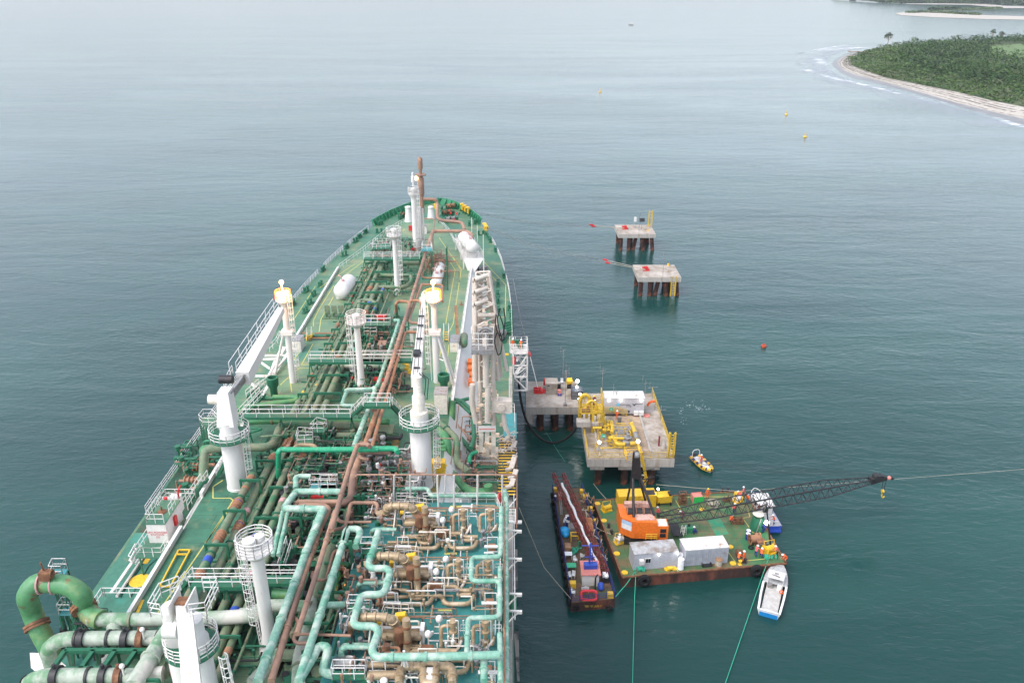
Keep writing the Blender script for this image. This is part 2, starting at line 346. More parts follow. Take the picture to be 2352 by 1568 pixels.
GR=[mat("foliage %d"%i,c,rough=.7,sc=.3,spec=.15) for i,c in enumerate([(.035,.075,.022),(.05,.1,.028),(.065,.12,.036),(.1,.155,.05),(.025,.055,.02),(.12,.14,.075)])]
def crown(b,c,rx,rz,n,size,rr,k):
    for i in range(n):
        t=rr.uniform(0,2*math.pi);u=rr.uniform(-.25,1);q=math.sqrt(max(0,1-u*u))*rr.uniform(.75,1.08);f=1+.25*math.sin(3*t+c[0])
        p=Vector(c)+Vector((math.cos(t)*q*rx*f,math.sin(t)*q*rx*f,u*rz*rr.uniform(.8,1.1)))
        a=Vector((rr.gauss(0,1),rr.gauss(0,1),rr.gauss(0,.5))).normalized();e=a.cross(Vector((rr.gauss(0,.5),rr.gauss(0,.5),1))).normalized()
        s1=size*rr.uniform(.6,1.3);b.k=k if rr.random()<.75 else rr.choice([k,min(5,k+1),max(0,k-1)])
        b.add([p-a*s1-e*s1*.6,p+a*s1*.7-e*s1*.8,p+a*s1+e*s1*.6,p-a*s1*.5+e*s1],[(0,1,2,3)])
b=MB();rr=random.Random(3)
xs=[p[0] for p in D_];ys=[p[1] for p in D_]
y=min(ys)+3
cnt=0
while y<max(ys):
    st=5.2 if y<760 else 7.5
    if y>1100:st=10
    x=min(xs)
    while x<max(xs):
        p=Vector((x+rr.uniform(-st,st)*.6,y+rr.uniform(-st,st)*.6,1.6));x+=st*rr.uniform(.7,1.3)
        if not inside(p,D_):continue
        sx,sy=proj(p)
        if sx>2400 or sx<1900:continue
        if inside(p,mead):
            if rr.random()<.75:continue
            crown(b,p+Vector((0,0,.3)),1.8,1,14,.5,rr,3);continue
        e=1e9
        for a,c in zip(D_[:13],D_[1:14]):
            t=max(0,min(1,(p-a).dot(c-a)/(c-a).length_squared));e=min(e,(p-a.lerp(c,t)).length)
        g_=math.sin(p.x*.021+1.3)*math.cos(p.y*.017)+.7*math.sin(p.x*.06+p.y*.045)+rr.uniform(-.4,.4)
        if rr.random()<.07:continue
        big=e>30 and rr.random()<(.22 if g_>0 else .07)
        hgt=(2.0 if e<12 else 3.2 if e<40 else 4.4+1.4*g_)*rr.uniform(.7,1.3)+(3 if big else 0)
        k=rr.choice([2,3,3,5,1]) if e<40 or g_<-.7 else (rr.choice([0,4,4,1]) if g_>.3 or big else rr.choice([1,1,2,2,3,0]))
        r_=st*.5*rr.uniform(.7,1.3)*(1.6 if big else 1)
        crown(b,(p.x,p.y,p.z+hgt*.4),r_,hgt*.6,int((30 if y<900 else 26)*(1.8 if big else 1)),(.55 if y<760 else .65)*(1.15 if big else 1),rr,k);cnt+=1
    y+=st
struct(tag(b.build("headland_forest",GR,smooth=False),"dense low green forest covering the headland behind the pale beach","forest"),'stuff')
def tree(k,x,y,base,hgt,label,rr):
    p=Z('f',x,y,base);t=thing("tree",label,"tree",p)
    q=MB();q.tube([p,p+Vector((.4,0,hgt*.35)),p+Vector((0,0,hgt*.7))],.35,6)
    for i in range(5):
        a=i*1.3;q.tube([p+Vector((.3,0,hgt*.45)),p+Vector((math.cos(a)*hgt*.18,math.sin(a)*hgt*.18,hgt*.68)),p+Vector((math.cos(a)*hgt*.36,math.sin(a)*hgt*.36,hgt*.8))],.14,5)
    q.build("trunk",'wood',t)
    c=MB()
    for i in range(6):
        a=i*1.05;crown(c,p+Vector((math.cos(a)*hgt*.2,math.sin(a)*hgt*.2,hgt*rr.uniform(.62,.85))),hgt*.17,hgt*.14,26,hgt*.05,rr,4)
    crown(c,p+Vector((0,0,hgt*.92)),hgt*.2,hgt*.16,40,hgt*.05,rr,0)
    c.build("crown",GR,t,smooth=False)
tree('f',1010,455,1.5,14,"tallest lone spreading tree at the left tip of the forest, against the surf",rr)
tree('f',2035,385,1.5,11,"slim lone tree rising from the surf line behind the forest at far right",rr)
tree('f',2120,395,1.5,10,"squat round tree beside the slim one behind the forest, next to the right edge",rr)
# driftwood trunk on the beach
q=MB();p=Z('f',650,512,.8);q.tube([p+Vector((-3,0,1.2)),p,p+Vector((7,1,.3)),p+Vector((14,0,0))],.45,6);q.tube([p,p+Vector((-1,0,3.2))],.25,5)
tag(q.build("driftwood",'wood'),"grey driftwood log lying on wet sand at the beach tip","driftwood")
# ---------------------------------------------------------------- far spit, lagoon banks and wooded hill
def band(name,L1,L2,z,m,kind='structure'):
    b=MB();a=zf(L1,z);c=zf(L2,z);n=len(a);b.add(a+c,[(i,i+1,n+i+1,n+i) for i in range(n-1)]);return struct(b.build(name,m,smooth=False),kind)
M['vegfar']=mat("distant scrub",(.1,.13,.07),(.06,.09,.045),.03,.4,.6,.9)
band("sand_spit",[(1092,135),(1150,152),(1500,172),(2000,190),(2500,198),(3200,205)],[(1096,131),(1180,121),(1500,128),(2000,152),(2500,165),(3200,180)],.4,'sand')
b=MB();rr=random.Random(5)
def scrub(L,nn,w,hgt,k):
    for i in range(nn):
        j=rr.uniform(0,len(L)-1.001);a=L[int(j)];c=L[int(j)+1];t=j-int(j);p=Z('f',a[0]+(c[0]-a[0])*t,a[1]+(c[1]-a[1])*t+rr.uniform(-w,w),1)
        crown(b,p,7,hgt*rr.uniform(.6,1.2),14,2.2,rr,rr.choice(k))
scrub([(1210,124),(1400,118),(1600,127),(1900,145)],160,4,3,(2,3,5));scrub([(1420,101),(1560,95),(1720,96)],120,3,7,(0,4,1));scrub([(1730,97),(1900,90),(2110,85)],160,6,3,(2,3,5))
struct(tag(b.build("spit_scrub",GR,smooth=False),"low scrub on the distant sand spit and lagoon island","scrub"),'stuff')
band("lagoon_bank",[(1410,104),(1560,108),(1900,106),(2140,92)],[(1440,99),(1560,97),(1900,86),(2130,83)],.4,'vegfar')
band("far_beach",[(1200,42),(1500,46),(1800,49),(1960,62),(2150,82),(2352,82),(3200,90)],[(1200,37),(1500,36),(1800,38),(1960,40),(2150,60),(2352,66),(3200,60)],.4,'sand')
M['hill']=mat("wooded hill",(.04,.075,.035),(.07,.11,.05),.02,.4,.6,.9,bump=4)
b=MB();base=[(950,31),(1030,35),(1200,38),(1500,37),(1800,40),(2000,44),(2200,60),(2500,66),(3300,62)];top_=[(0,2),(40,16),(80,34),(150,60),(200,80),(260,90),(300,90),(330,95),(380,100)]
rows=[]
for j in range(7):
    t=j/6;rows.append([Z('f',x,y,0)+Vector((0,500*t,(.5 if j==0 else 3+hh*math.sin(t*math.pi/2)*(1+.15*math.sin(x*.02+j))))) for (x,y),(e,hh) in zip(base,top_)])
n=len(base);b.add([p for r_ in rows for p in r_],[(j*n+i,j*n+i+1,(j+1)*n+i+1,(j+1)*n+i) for j in range(6) for i in range(n-1)])
struct(b.build("hill",'hill'))
b=MB();b.k=0;rr=random.Random(9)
for i in range(1700):
    j=rr.uniform(0,n-1.01);i0=int(j);t=j-i0;s_=rr.random()**1.5*3.5;r0=int(s_);u=s_-r0
    p=(rows[r0][i0].lerp(rows[r0][i0+1],t)).lerp(rows[r0+1][i0].lerp(rows[r0+1][i0+1],t),u)
    if proj(p)[0]>2420:continue
    crown(b,p+Vector((0,0,3)),9,7,12,3,rr,rr.choice([0,1,4,4,2]))
struct(tag(b.build("hill_forest",GR,smooth=False),"dark trees covering the distant headland hill","forest"),'stuff')
def house(x,y,w_,lab):
    p=Z('f',x,y,3);t=thing("house",lab,"house",p);b=MB();b.box(p+Vector((0,0,3)),(w_,9,7));b.build("wall",'white',t)
    b=MB();b.prism([(p.x-w_/2-1,p.y-5.5),(p.x+w_/2+1,p.y-5.5),(p.x+w_/2+1,p.y+5.5),(p.x-w_/2-1,p.y+5.5)],9.6,10.3);b.build("roof",'wood',t)
    b=MB()
    for i in range(3):b.box(p+Vector((w_*(i-1)*.3,-4.55,3)),(2,.1,2))
    b.build("window",'glass',t)
house(1740,22,26,"long white building at the foot of the distant wooded hill");house(1898,26,10,"small white house right of the long building below the distant hill")
# surf lines: soft foam ribbons lying on the water, and the pale shallows off the beach
def ribbon_mat(name,c,sc,lo,hi,gain,stretch=(1,1,1)):
    m=bpy.data.materials.new(name);m.use_nodes=True;n=m.node_tree.nodes;l=m.node_tree.links;b=n["Principled BSDF"];b.inputs["Base Color"].default_value=(*c,1);b.inputs["Roughness"].default_value=.7
    at=n.new("ShaderNodeAttribute");at.attribute_name="thick";t=n.new("ShaderNodeTexCoord");q=n.new("ShaderNodeMapping");q.inputs["Scale"].default_value=stretch;l.new(t.outputs["Object"],q.inputs[0])
    z=n.new("ShaderNodeTexNoise");z.inputs["Scale"].default_value=sc;z.inputs["Detail"].default_value=6;l.new(q.outputs[0],z.inputs[0])
    r=n.new("ShaderNodeMapRange");r.inputs[1].default_value=lo;r.inputs[2].default_value=hi;l.new(z.outputs[0],r.inputs[0])
    k=n.new("ShaderNodeMath");k.operation='MULTIPLY';l.new(at.outputs["Fac"],k.inputs[0]);l.new(r.outputs[0],k.inputs[1]);g=n.new("ShaderNodeMath");g.operation='MULTIPLY';g.use_clamp=True;g.inputs[1].default_value=gain;l.new(k.outputs[0],g.inputs[0]);l.new(g.outputs[0],b.inputs["Alpha"]);return m
M['foam']=ribbon_mat("sea foam",(.85,.87,.9),.12,.42,.64,.75,(.5,1,1));M['shallow']=ribbon_mat("milky shallows",(.45,.47,.52),.03,.3,.65,.5,(.5,1,1))
def ribbons(name,lines,z,m):
    b=MB();al=[]
    for L,w0,w1 in lines:
        P=[Z('f',x,y,z) for x,y in L];Q=[]
        for a,c in zip(P,P[1:]):Q+=[a.lerp(c,i/4) for i in range(4)]
        Q.append(P[-1]);n=len(Q);vs=[]
        for i,p in enumerate(Q):
            d=Q[min(i+1,n-1)]-Q[max(i-1,0)];d.normalize();q=Vector((-d.y,d.x,0));e=min(1,i/3,(n-1-i)/3)
            for off,k in((-w0,0),(-w0*.35,.8),(0,1),(w1*.4,.7),(w1,0)):vs.append(p+q*off);al.append(k*max(.0,e))
        b.add(vs,[(i*5+j,i*5+j+1,(i+1)*5+j+1,(i+1)*5+j) for i in range(n-1) for j in range(4)])
    o=b.build(name,m,smooth=False);at=o.data.attributes.new("thick",'FLOAT','POINT');at.data.foreach_set("value",al);return struct(o,'stuff')
ribbons("surf_foam",[([(240,510),(340,490),(470,462),(690,435)],10,8),([(330,505),(520,480),(700,470),(860,462)],14,10),([(890,441),(1060,433),(1250,427),(1420,420)],14,10),([(1650,407),(2000,396),(2352,369)],22,18),
 ([(560,775),(700,812),(900,858),(1040,895),(1225,942)],5,4),([(1225,925),(1340,962),(1540,1003),(1700,1040)],4,4),([(1860,1078),(2000,1115),(2120,1160),(2260,1215),(2400,1262)],5,3.5),([(150,665),(230,690),(320,722)],7,5),([(330,722),(480,765),(620,805)],5,5),([(190,640),(250,618)],9,8),([(300,550),(360,600),(390,650)],9,7)],.06,'foam')
ribbons("milky_shallows",[([(2352,1262),(2100,1185),(1700,1068),(1250,940),(900,850),(650,800),(500,730),(400,660),(380,600),(450,545),(600,500),(860,470)],2,26)],.03,'shallow')
# lines of seaweed and driftwood left by the tide
b=MB();al=[]
for f,w_ in((.12,.8),(.42,1.6),(.62,1.2),(.85,1.4)):
    Q=[]
    for i in range(14):
        for k in range(4):t=k/4;Q.append(C_[i].lerp(C_[i+1],t).lerp(D_[i].lerp(D_[i+1],t),f+.05*math.sin(i*2.1+k))+Vector((0,0,.12)))
    n=len(Q);vs=[]
    for i,p in enumerate(Q):
        d=Q[min(i+1,n-1)]-Q[max(i-1,0)];d.normalize();q=Vector((-d.y,d.x,0))
        for off,k in((-w_,0),(0,1),(w_,0)):vs.append(p+q*off);al.append(k)
    b.add(vs,[(i*3+j,i*3+j+1,(i+1)*3+j+1,(i+1)*3+j) for i in range(n-1) for j in range(2)])
o=b.build("strand_line",ribbon_mat("tide wrack",(.13,.1,.075),.25,.42,.55,1.3),smooth=False);at=o.data.attributes.new("thick",'FLOAT','POINT');at.data.foreach_set("value",al);struct(o,'stuff')
b=MB();rr=random.Random(11)
def surf(L,w0,dens=1.0):
    P=[Z('f',x,y,.08) for x,y in L]
    for a,c in zip(P,P[1:]):
        L_=(c-a).length;d=(c-a)/L_;q=Vector((-d.y,d.x,0));n=max(1,int(L_/5))
        for i in range(n):
            if rr.random()>dens:continue
            p=a.lerp(c,(i+rr.random())/n)+q*rr.gauss(0,w0*.4);w_=w0*rr.uniform(.3,1);l_=rr.uniform(3,8)
            b.add([p-d*l_,p-q*w_*.5,p+d*l_,p+q*w_*.5],[(0,1,2,3)])
surf([(140,526),(240,512)],3,.7);surf([(280,500),(335,490)],2.4,.7);surf([(440,466),(465,460)],2);surf([(690,436),(960,424)],1.6,.6)
struct(b.build("wave_crest",mat("dark wave face",(.16,.18,.2)),smooth=False),'stuff')
# foam and lamp glints, its pale flakes also standing in for lamp glitter
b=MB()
def glint_foam(k,L,w0,dens,nn=40,sz=.16):
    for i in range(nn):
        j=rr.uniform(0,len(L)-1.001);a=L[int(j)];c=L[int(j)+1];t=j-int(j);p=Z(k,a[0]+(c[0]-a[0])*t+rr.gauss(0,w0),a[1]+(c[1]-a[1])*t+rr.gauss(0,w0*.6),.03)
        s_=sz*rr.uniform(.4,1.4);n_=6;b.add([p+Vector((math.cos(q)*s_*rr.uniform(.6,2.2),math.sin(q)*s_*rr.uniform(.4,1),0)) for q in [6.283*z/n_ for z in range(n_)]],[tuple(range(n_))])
glint_foam(0,[(1560,950),(1566,940),(1580,932),(1592,930),(1603,934),(1612,940)],3,1.5,50,.05);glint_foam(0,[(1596,945),(1604,938),(1622,944),(1627,937),(1612,930)],3,1.5,36,.05)
glint_foam(0,[(1580,925),(1600,918),(1620,922)],2,1,10,.05);glint_foam(0,[(1575,960),(1568,970)],4,4,14,.05)
struct(b.build("foam_glint_flakes",mat("foam and lamp glints",(.6,.66,.66)),smooth=False),'stuff')
# ---------------------------------------------------------------- the gas carrier
UD=15.0;TD=19.5;MD=22.0            # heights of upper deck, trunk deck and module deck above the sea
SX=-21.5                           # ship centreline
ship=thing("gas_carrier","long green decked gas carrier covered in pipework, moored at the jetty","ship",(SX,120,0))
HB=[(-60,21.7),(130,21.7),(145,21.5),(156,21.0),(165,20.2),(175,19.2),(184,17.9),(192,16.4),(200,14.8),(207,12.8),(213,10.6),(218,8.2),(222,5.8),(225,3.4),(227,0.01)]
def hb(y):
    for (a,p),(c,q) in zip(HB,HB[1:]):
        if y<=c:return p+(q-p)*(y-a)/(c-a)
    return 0
def outline(k=1,rake=0,pull=0):
    ys=[-60,30,60,90,130,145,156,165,175,184,192,200,207,213,218,222,225,227]
    L=[(SX-hb(y)*(k if y>150 else 1),y-(max(0,y-170)*rake)) for y in ys];Rr=[(SX+hb(y)*(k if y>150 else 1),y-(max(0,y-170)*rake)) for y in ys[:-1]][::-1];return L+Rr
b=MB();T=outline();rows=[]
for z,k,rk in((-1,.55,.22),(4,.68,.14),(9,.84,.06),(UD,1,0)):rows.append([(x,y,z) for x,y in outline(k,rk)])
n=len(T)
b.add([p for r_ in rows for p in r_],[(j*n+i,(j+1)*n+i,(j+1)*n+(i+1)%n,j*n+(i+1)%n) for j in range(3) for i in range(n)])
b.build("hull",'hull',ship)
b=MB();b.flat(T[::-1],UD+.005);b.v=[Vector(v) for v in b.v];b.f=[f[::-1] for f in b.f];udk=b.build("upper_deck",'deck',ship,smooth=False)
# trunk: raised deck with sloping sides
TH=[(30,13.2),(156,13.2),(166,10.6),(181,7.4),(190,4.4)]
def thb(y):
    for (a,p),(c,q) in zip(TH,TH[1:]):
        if y<=c:return p+(q-p)*(y-a)/(c-a)
    return 4.4
ty=[30,90,156,161,166,173,181,186,190]
tp=[(SX-thb(y),y) for y in ty]+[(SX+thb(y),y) for y in ty[::-1]]
b=MB();b.flat([(x,y) for x,y in tp],TD);b.f=[f[::-1] for f in b.f];b.build("trunk_deck",'trunk',ship,smooth=False)
b=MB();n=len(tp);out=[(SX-thb(y)-3.4,y+(2 if y==190 else 0)) for y in ty]+[(SX+thb(y)+3.4,y+(2 if y==190 else 0)) for y in ty[::-1]]
b.add([(x,y,TD-.01) for x,y in tp]+[(x,y,UD+.02) for x,y in out],[(i,(i+1)%n,n+(i+1)%n,n+i) for i in range(n)])
b.build("trunk_side",'white',ship,smooth=False)
# darker working area of the trunk deck amidships (own paint, shade under the pipes painted in)
b=MB();b.prism([(SX-13.15,54),(SX+13.15,54),(SX+13.15,98),(SX-13.15,98)],TD-.05,TD+.006);b.build("pipe_area_deck",'trunk2',ship,smooth=False)
b=MB();b.prism([(SX-21.4,76.5),(SX-16.6,76.5),(SX-16.6,99),(SX-21.4,99)],UD-.05,UD+.012);b.build("manifold_deck",'dkgreen',ship,smooth=False)
b=MB();b.prism([(SX-21.4,40),(SX-16.8,40),(SX-16.8,76.4),(SX-21.4,76.4)],UD-.05,UD+.012);b.build("side_deck",'side',ship,smooth=False)
# starboard trunk deck strip next to coaming, coamings
b=MB()
for s in(-1,1):
    for y0,y1 in(((54,71),(77,98),(118,156)) if s<0 else ((98,156),)):
        if y1-y0<1:continue
        b.box((SX+s*13.35,(y0+y1)/2,TD+.25),(.35,y1-y0,.6))
b.build("coaming",'white',ship)
# sheer strake strip along starboard with pale tank marks
b=MB();b.box((SX+21.3,70,UD+.1),(.5,100,.2));b.build("gunwale",'concside',ship)
# ---- railings round the hull and the trunk
def side(y0,y1,s,inset=.15,st=3,z=UD):
    n=max(1,int((y1-y0)/st));return [Vector((SX+s*(hb(y0+(y1-y0)*i/n)-inset),y0+(y1-y0)*i/n,z)) for i in range(n+1)]
for s,y0,y1 in((-1,80,100),(-1,136,147),(-1,149,166),(-1,170,183),(-1,186,200),(1,119,145),(1,147,163),(1,166,181),(1,184,190),(-1,100.3,117),(1,60,78)):
    b=MB();b.rail(side(y0,y1,s),1.15,.04,1.5,(.35,.68,1));b.build("hull_railing",'white',ship)
for s in(-1,1):
    b=MB();b.rail([Vector((SX+s*(thb(y)-.1),y,TD)) for y in(156,161,166,173,181,186,190)],1.1,.04,1.5,(.5,1));b.build("trunk_railing",'white',ship)
b=MB();b.rail([Vector((SX+13.25,98+i*2.0,TD+.55)) for i in range(30)],.9,.035,2.0,(1,));b.build("trunk_railing",'white',ship)
b=MB()
for i in range(28):
    y=118+i*1.4;b.cyl((SX-13.2,y,TD+.5),(SX-12.9,y,TD+1.3),.04,n=5)
b.build("stanchions",'white',ship)
# ---- bow bulwark with its frames
for s in(-1,1):
    y0=203 if s<0 else 205
    P=side(y0,226.9,s,0,1.6);b=MB()
    for a,c in zip(P,P[1:]):
        o=Vector((s*.35,.25,1.6));b.add([a,c,c+o,a+o],[(0,1,2,3)]);i_=Vector((-s*.06,-.05,0));b.add([a+i_,c+i_,c+o+i_,a+o+i_],[(3,2,1,0)])
        inn=(Vector((SX,a.y-6,UD))-a).normalized();b.add([a+inn*.95,a+inn*.05,a+inn*.15+o,a+inn*.35+o],[(0,1,2,3)])
        b.beam(a+o,c+o,.3,.1)
    b.build("bulwark",'green2',ship)
# forecastle breakwater coamings, lines
def zt(k,L,z):return [Z(k,x,y,z) for x,y in L]
def yl(k,L,z,w=.14):
    b=MB();b.strip(zt(k,L,z+.012),w);b.build("deck_line",'yline',ship,smooth=False)
yl(5,[(1600,0),(1420,120),(1170,290)],TD);yl(5,[(1345,260),(1160,560),(1095,690),(1095,760)],TD);yl(5,[(1340,400),(1185,680),(1165,830)],TD)
yl(5,[(1120,270),(860,670)],UD+.0);yl(5,[(1005,980),(845,1180)],TD);yl(5,[(1090,975),(950,1230),(1110,1230)],TD);yl(5,[(1095,1275),(920,1275),(740,1430),(690,1480)],TD)
yl(5,[(795,1320),(830,1568)],TD);yl(6,[(1130,0),(1240,160),(1140,830),(1095,920)],TD);yl(6,[(1060,0),(1165,170),(1050,830)],TD);yl(6,[(1010,1070),(960,1310)],TD);yl(6,[(1090,1080),(1050,1450)],TD)
yl(6,[(1510,60),(1785,350),(1780,745),(1640,745)],UD);yl(6,[(1515,130),(1680,315)],UD);yl(6,[(1600,350),(1600,470)],UD)
yl(3,[(870,880),(780,940),(780,1045),(940,1045),(965,1065),(700,1480)],TD);yl(3,[(920,945),(940,975),(1040,975)],TD)
yl(1,[(2080,0),(1450,920)],TD);yl(7,[(660,1180),(460,1330)],TD);yl(7,[(1100,840),(1060,870)],TD);yl(7,[(1470,930),(1700,1270)],TD)
yl(1,[(1450,420),(1370,490),(1200,780)],UD);yl(1,[(1385,380),(1150,700),(1110,780)],UD)
b=MB();c=Z(1,1283,625,UD+.02);b.cyl(c,c+Vector((0,0,.01)),1.05,n=40);b.build("yellow_circle",'yellow',ship)
b=MB();c=Z(1,1348,440,UD+.02);b.box(c,(.55,1.1,.02),rz=.05);b.build("yellow_square",'yellow',ship)
b=MB();L=zt(1,[(1640,345),(1745,345),(1565,680),(1465,680)],TD+.25)
for a,c in zip(L,L[1:]+L[:1]):b.beam(a,c,.14,.14)
q=zt(1,[(1620,385),(1720,385)],TD+.25);b.beam(q[0],q[1],.14,.14)
for a in L:b.cyl(a-Vector((0,0,.25)),a,.05,n=6)
b.build("hose_rack",'yellow',ship)
# ---- tall lamp columns -------------------------------------------------------
def column(k,x,y,base,k2,ytop,r0,r1,name,m='white',lit=False,drums=2,cage=True,br=1.35,lad=(1,0,0),flare=True):
    p=Z(k,x,y,base);zt_=top(k2,ytop,p)
    b=MB();hgt=zt_-base
    pr=[(r0*1.9,0),(r0*1.3,.8),(r0*1.02,2.0)] if flare else [(r0,0)]
    b.lathe(p,pr+[(r1,hgt-1.2),(r1*1.1,hgt-.8),(br*.85,hgt-.25),(br,hgt),(br,hgt+.12),(0,hgt+.12)],16)
    c=b.build(name,m,ship);tp_=p+Vector((0,0,hgt+.12))
    b=MB();b.rail([tp_+Vector((math.cos(a)*br,math.sin(a)*br,0)) for a in [i*math.pi/7 for i in range(14)]],1.25,.045,.9,(.25,.5,.75,1),closed=True)
    b.build("basket_railing",'basketglow' if lit else 'white',c)  # lit columns: rail given emission to look lamplit
    for i in range(drums):
        b=MB();q=tp_+Vector(((-.35,.35)[i] if drums==2 else 0,(-.3,.35)[i] if drums==2 else 0,0));rr_=.55 if i==0 else .42
        b.lathe(q,[(rr_*.8,0),(rr_*.8,.5),(rr_,.6),(rr_,1.0),(rr_*.9,1.05),(0,1.05)],16);b.build("floodlight",'lampy' if lit else 'white',c)
    if cage:
        b=MB();sd=Vector(lad);b.ladder(p+sd*(r0+.25)+Vector((0,0,.3)),p+sd*(r1+.45)+Vector((0,0,hgt+.9)),.5,.045,cage=2.6,out=lad,side=(-lad[1],lad[0],0));b.build("caged_ladder",'white',c)
    return c,p,hgt
column(2,262,1150,TD,2,310,.55,.55,"lamp_column",br=1.45,lad=(-1,0,0))
column(5,1690,1530,TD,5,710,.5,.42,"lamp_column",drums=1,lad=(-1,0,0))
column(7,1018,1540,TD,7,905,.45,.4,"lamp_column",drums=1,lad=(.9,-.4,0))
mc,mp_,mh=column(7,1222,1082,TD,7,455,.62,.55,"foremast",drums=1,br=1.1,lad=(.8,-.6,0))
b=MB();q=mp_+Vector((.9,1.2,0));b.cyl(q,q+Vector((0,0,mh*.75)),.45,.4,n=14);b.cyl(q+Vector((.7,.2,0)),q+Vector((.7,.2,mh*.72)),.22,n=10)
b.build("mast_trunk",'white',mc)
b=MB();q=mp_+Vector((-.2,2.0,mh));b.cyl(q,q+Vector((0,0,4)),.22,n=8);b.cyl(q+Vector((0,0,2)),q+Vector((0,0,3.2)),.4,n=10);b.build("top_post",'white',mc)
# lit column to port with its raking legs
for k,x,y,yt,lx,legs in((5,850,1445,440,(.9,-.4,0),[((620,1385),(735,650))]),(6,943,1540,540,(-1,0,0),[((1150,1490),(950,800)),((1130,1560),(945,860))])):
    c,p,hg=column(k,x,y,TD,k,yt,.5,.42,"lit_lamp_column",lit=True,drums=2,lad=lx,br=1.05,flare=False)
    b=MB()
    for (lx0,ly0),(lx1,ly1) in legs:
        a=Z(k,lx0,ly0,TD);tz=top(k,ly1,p);b.cyl(a,(p.x,p.y,min(tz,TD+hg*.75)),.2,n=10)
        b.cyl(a.lerp(Vector((p.x,p.y,tz)),.4),(p.x,p.y,TD+hg*.3),.1,n=6)
    b.build("raking_leg",'white',c)
    b=MB();b.box((p.x,p.y,TD+hg*.62),(1.6,1.3,.6));b.build("rest_platform",'white',c)
    b=MB();q=p+Vector((0,0,hg+1.2));b.cyl(q,q+Vector((0,0,1.3)),.09,n=6);b.ball(q+Vector((0,0,1.4)),.32);tl=b.build("top_lamp",'lampy',c)
    l=bpy.data.lights.new("lamp_light",'POINT');l.energy=1800;l.color=(1,.5,.15);l.shadow_soft_size=.5;lo=bpy.data.objects.new("lamp_light",l);COL.objects.link(lo);lo.parent=tl;lo.location=(0,-1.8,-.6)
# brown vent mast with a drip tray, its lamp and the pipe that feeds it
p=Z(7,1285,600,TD+1.5);h1=top(7,60,p);b=MB()
b.lathe(p,[(.55,-1.5),(.55,3),(.75,3.2),(.75,7),(.4,8),(.36,h1-p.z-4.2),(.36,h1-p.z-3.0),(.6,h1-p.z-2.6),(.62,h1-p.z-.4),(.45,h1-p.z),(.3,h1-p.z)],14)
vm=b.build("vent_mast",'brownpipe',ship)
b=MB();b.cyl(p+Vector((0,0,h1-p.z-4.3)),p+Vector((0,0,h1-p.z-4.05)),1.35,n=20);b.build("drip_tray",'brownpipe',vm)
b=MB();b.ball(p+Vector((-1.1,-.3,h1-p.z-5.0)),.5);b.build("mast_lamp",'lampy',vm)
b=MB();b.ladder(p+Vector((-.8,-.2,0)),p+Vector((-.6,-.2,h1-p.z-4.5)),.4,.035);b.build("ladder",'white',vm)
# short white cowls on the forecastle
for x,y,yt,r in((1140,755,590,.9),(1385,720,590,.85)):
    p=Z(7,x,y,UD);zz=top(7,yt,p)-UD;b=MB();b.lathe(p,[(r*1.25,0),(r,1.2),(r*.8,2.5),(r*.8,zz-.6),(r*.9,zz-.5),(r*.9,zz-.1),(r*.6,zz),(0,zz)],16);b.build("deck_cowl",'white',ship)
# dark green mushroom ventilators
for k,x,y,yt,r in((5,620,1620,1385,.8),(6,1030,1640,1480,.85)):
    p=Z(k,x,y,TD);zz=max(2.5,top(k,yt,p)-TD);b=MB();b.lathe(p,[(r*.62,0),(r*.62,zz*.45),(r,zz*.62),(r,zz*.98),(r*.92,zz),(r*.75,zz),(r*.72,zz*.8),(0,zz*.8)],20);b.build("ventilator",'green',ship)
# ---- white pressure tanks
def tank(k,a,b_,r,z,saddle=2.2):
    A_=Z(k,*a,z);B_=Z(k,*b_,z);b=MB();b.capsule(A_,B_,r,24);t=b.build("pressure_tank",'white',ship);base=TD
    b=MB()
    for f in(.12,.85):
        c=A_.lerp(B_,f);d=(B_-A_).normalized();b.box((c.x,c.y,(base+z-r*.2)/2+.0),(r*1.7,.35,z-r*.2-base),rz=math.atan2(d.y,d.x)-math.pi/2)
    b.build("saddle",'white',t);b=MB();c=A_.lerp(B_,.25);b.cyl(c+Vector((0,0,r*.95)),c+Vector((0,0,r+.35)),.3,n=10);b.tube([c+Vector((0,0,r)),c+Vector((-.3,0,r+.9)),c+Vector((-.8,.4,r+1.0))],.09,6);b.build("manhole",'pink',t);return t
tank(5,(1440,330),(1530,215),1.45,TD+1.7)
tank(7,(1440,1420),(1478,1250),1.0,TD+1.6)
tt=tank(7,(1835,1040),(1740,930),1.25,TD+4.4)
# platform that carries the starboard tank
a=[Z(7,x,y,TD+2.2) for x,y in((1735,1160),(1955,1160),(1830,960),(1650,960))]
b=MB();b.prism([(q.x,q.y) for q in a],TD+2.0,TD+2.2)
cc=sum(a,Vector())/4;ft=Vector((SX+13.2,a[0].y-1.5,TD-1.5))
b.add([a[0],a[1],ft],[(0,1,2)]);b.add([a[1],a[2],ft],[(0,1,2)]);b.add([a[0],a[3],ft],[(2,1,0)])
for q in a:b.beam(q,(q.x,q.y,TD if q.x<SX+13 else UD),.25)
pl=b.build("tank_platform",'white',ship)
b=MB();b.rail(a,1.3,.04,1,(.35,.7,1),closed=True)
for q in(a[2],a[1].lerp(a[2],.5),a[1]):b.cyl(q,q+Vector((0,0,5)),.07,n=6)
b.truss(a[3]+Vector((0,0,.2)),a[0]+Vector((0,0,3)),1,.6,5,.05);b.build("platform_railing",'white',pl)
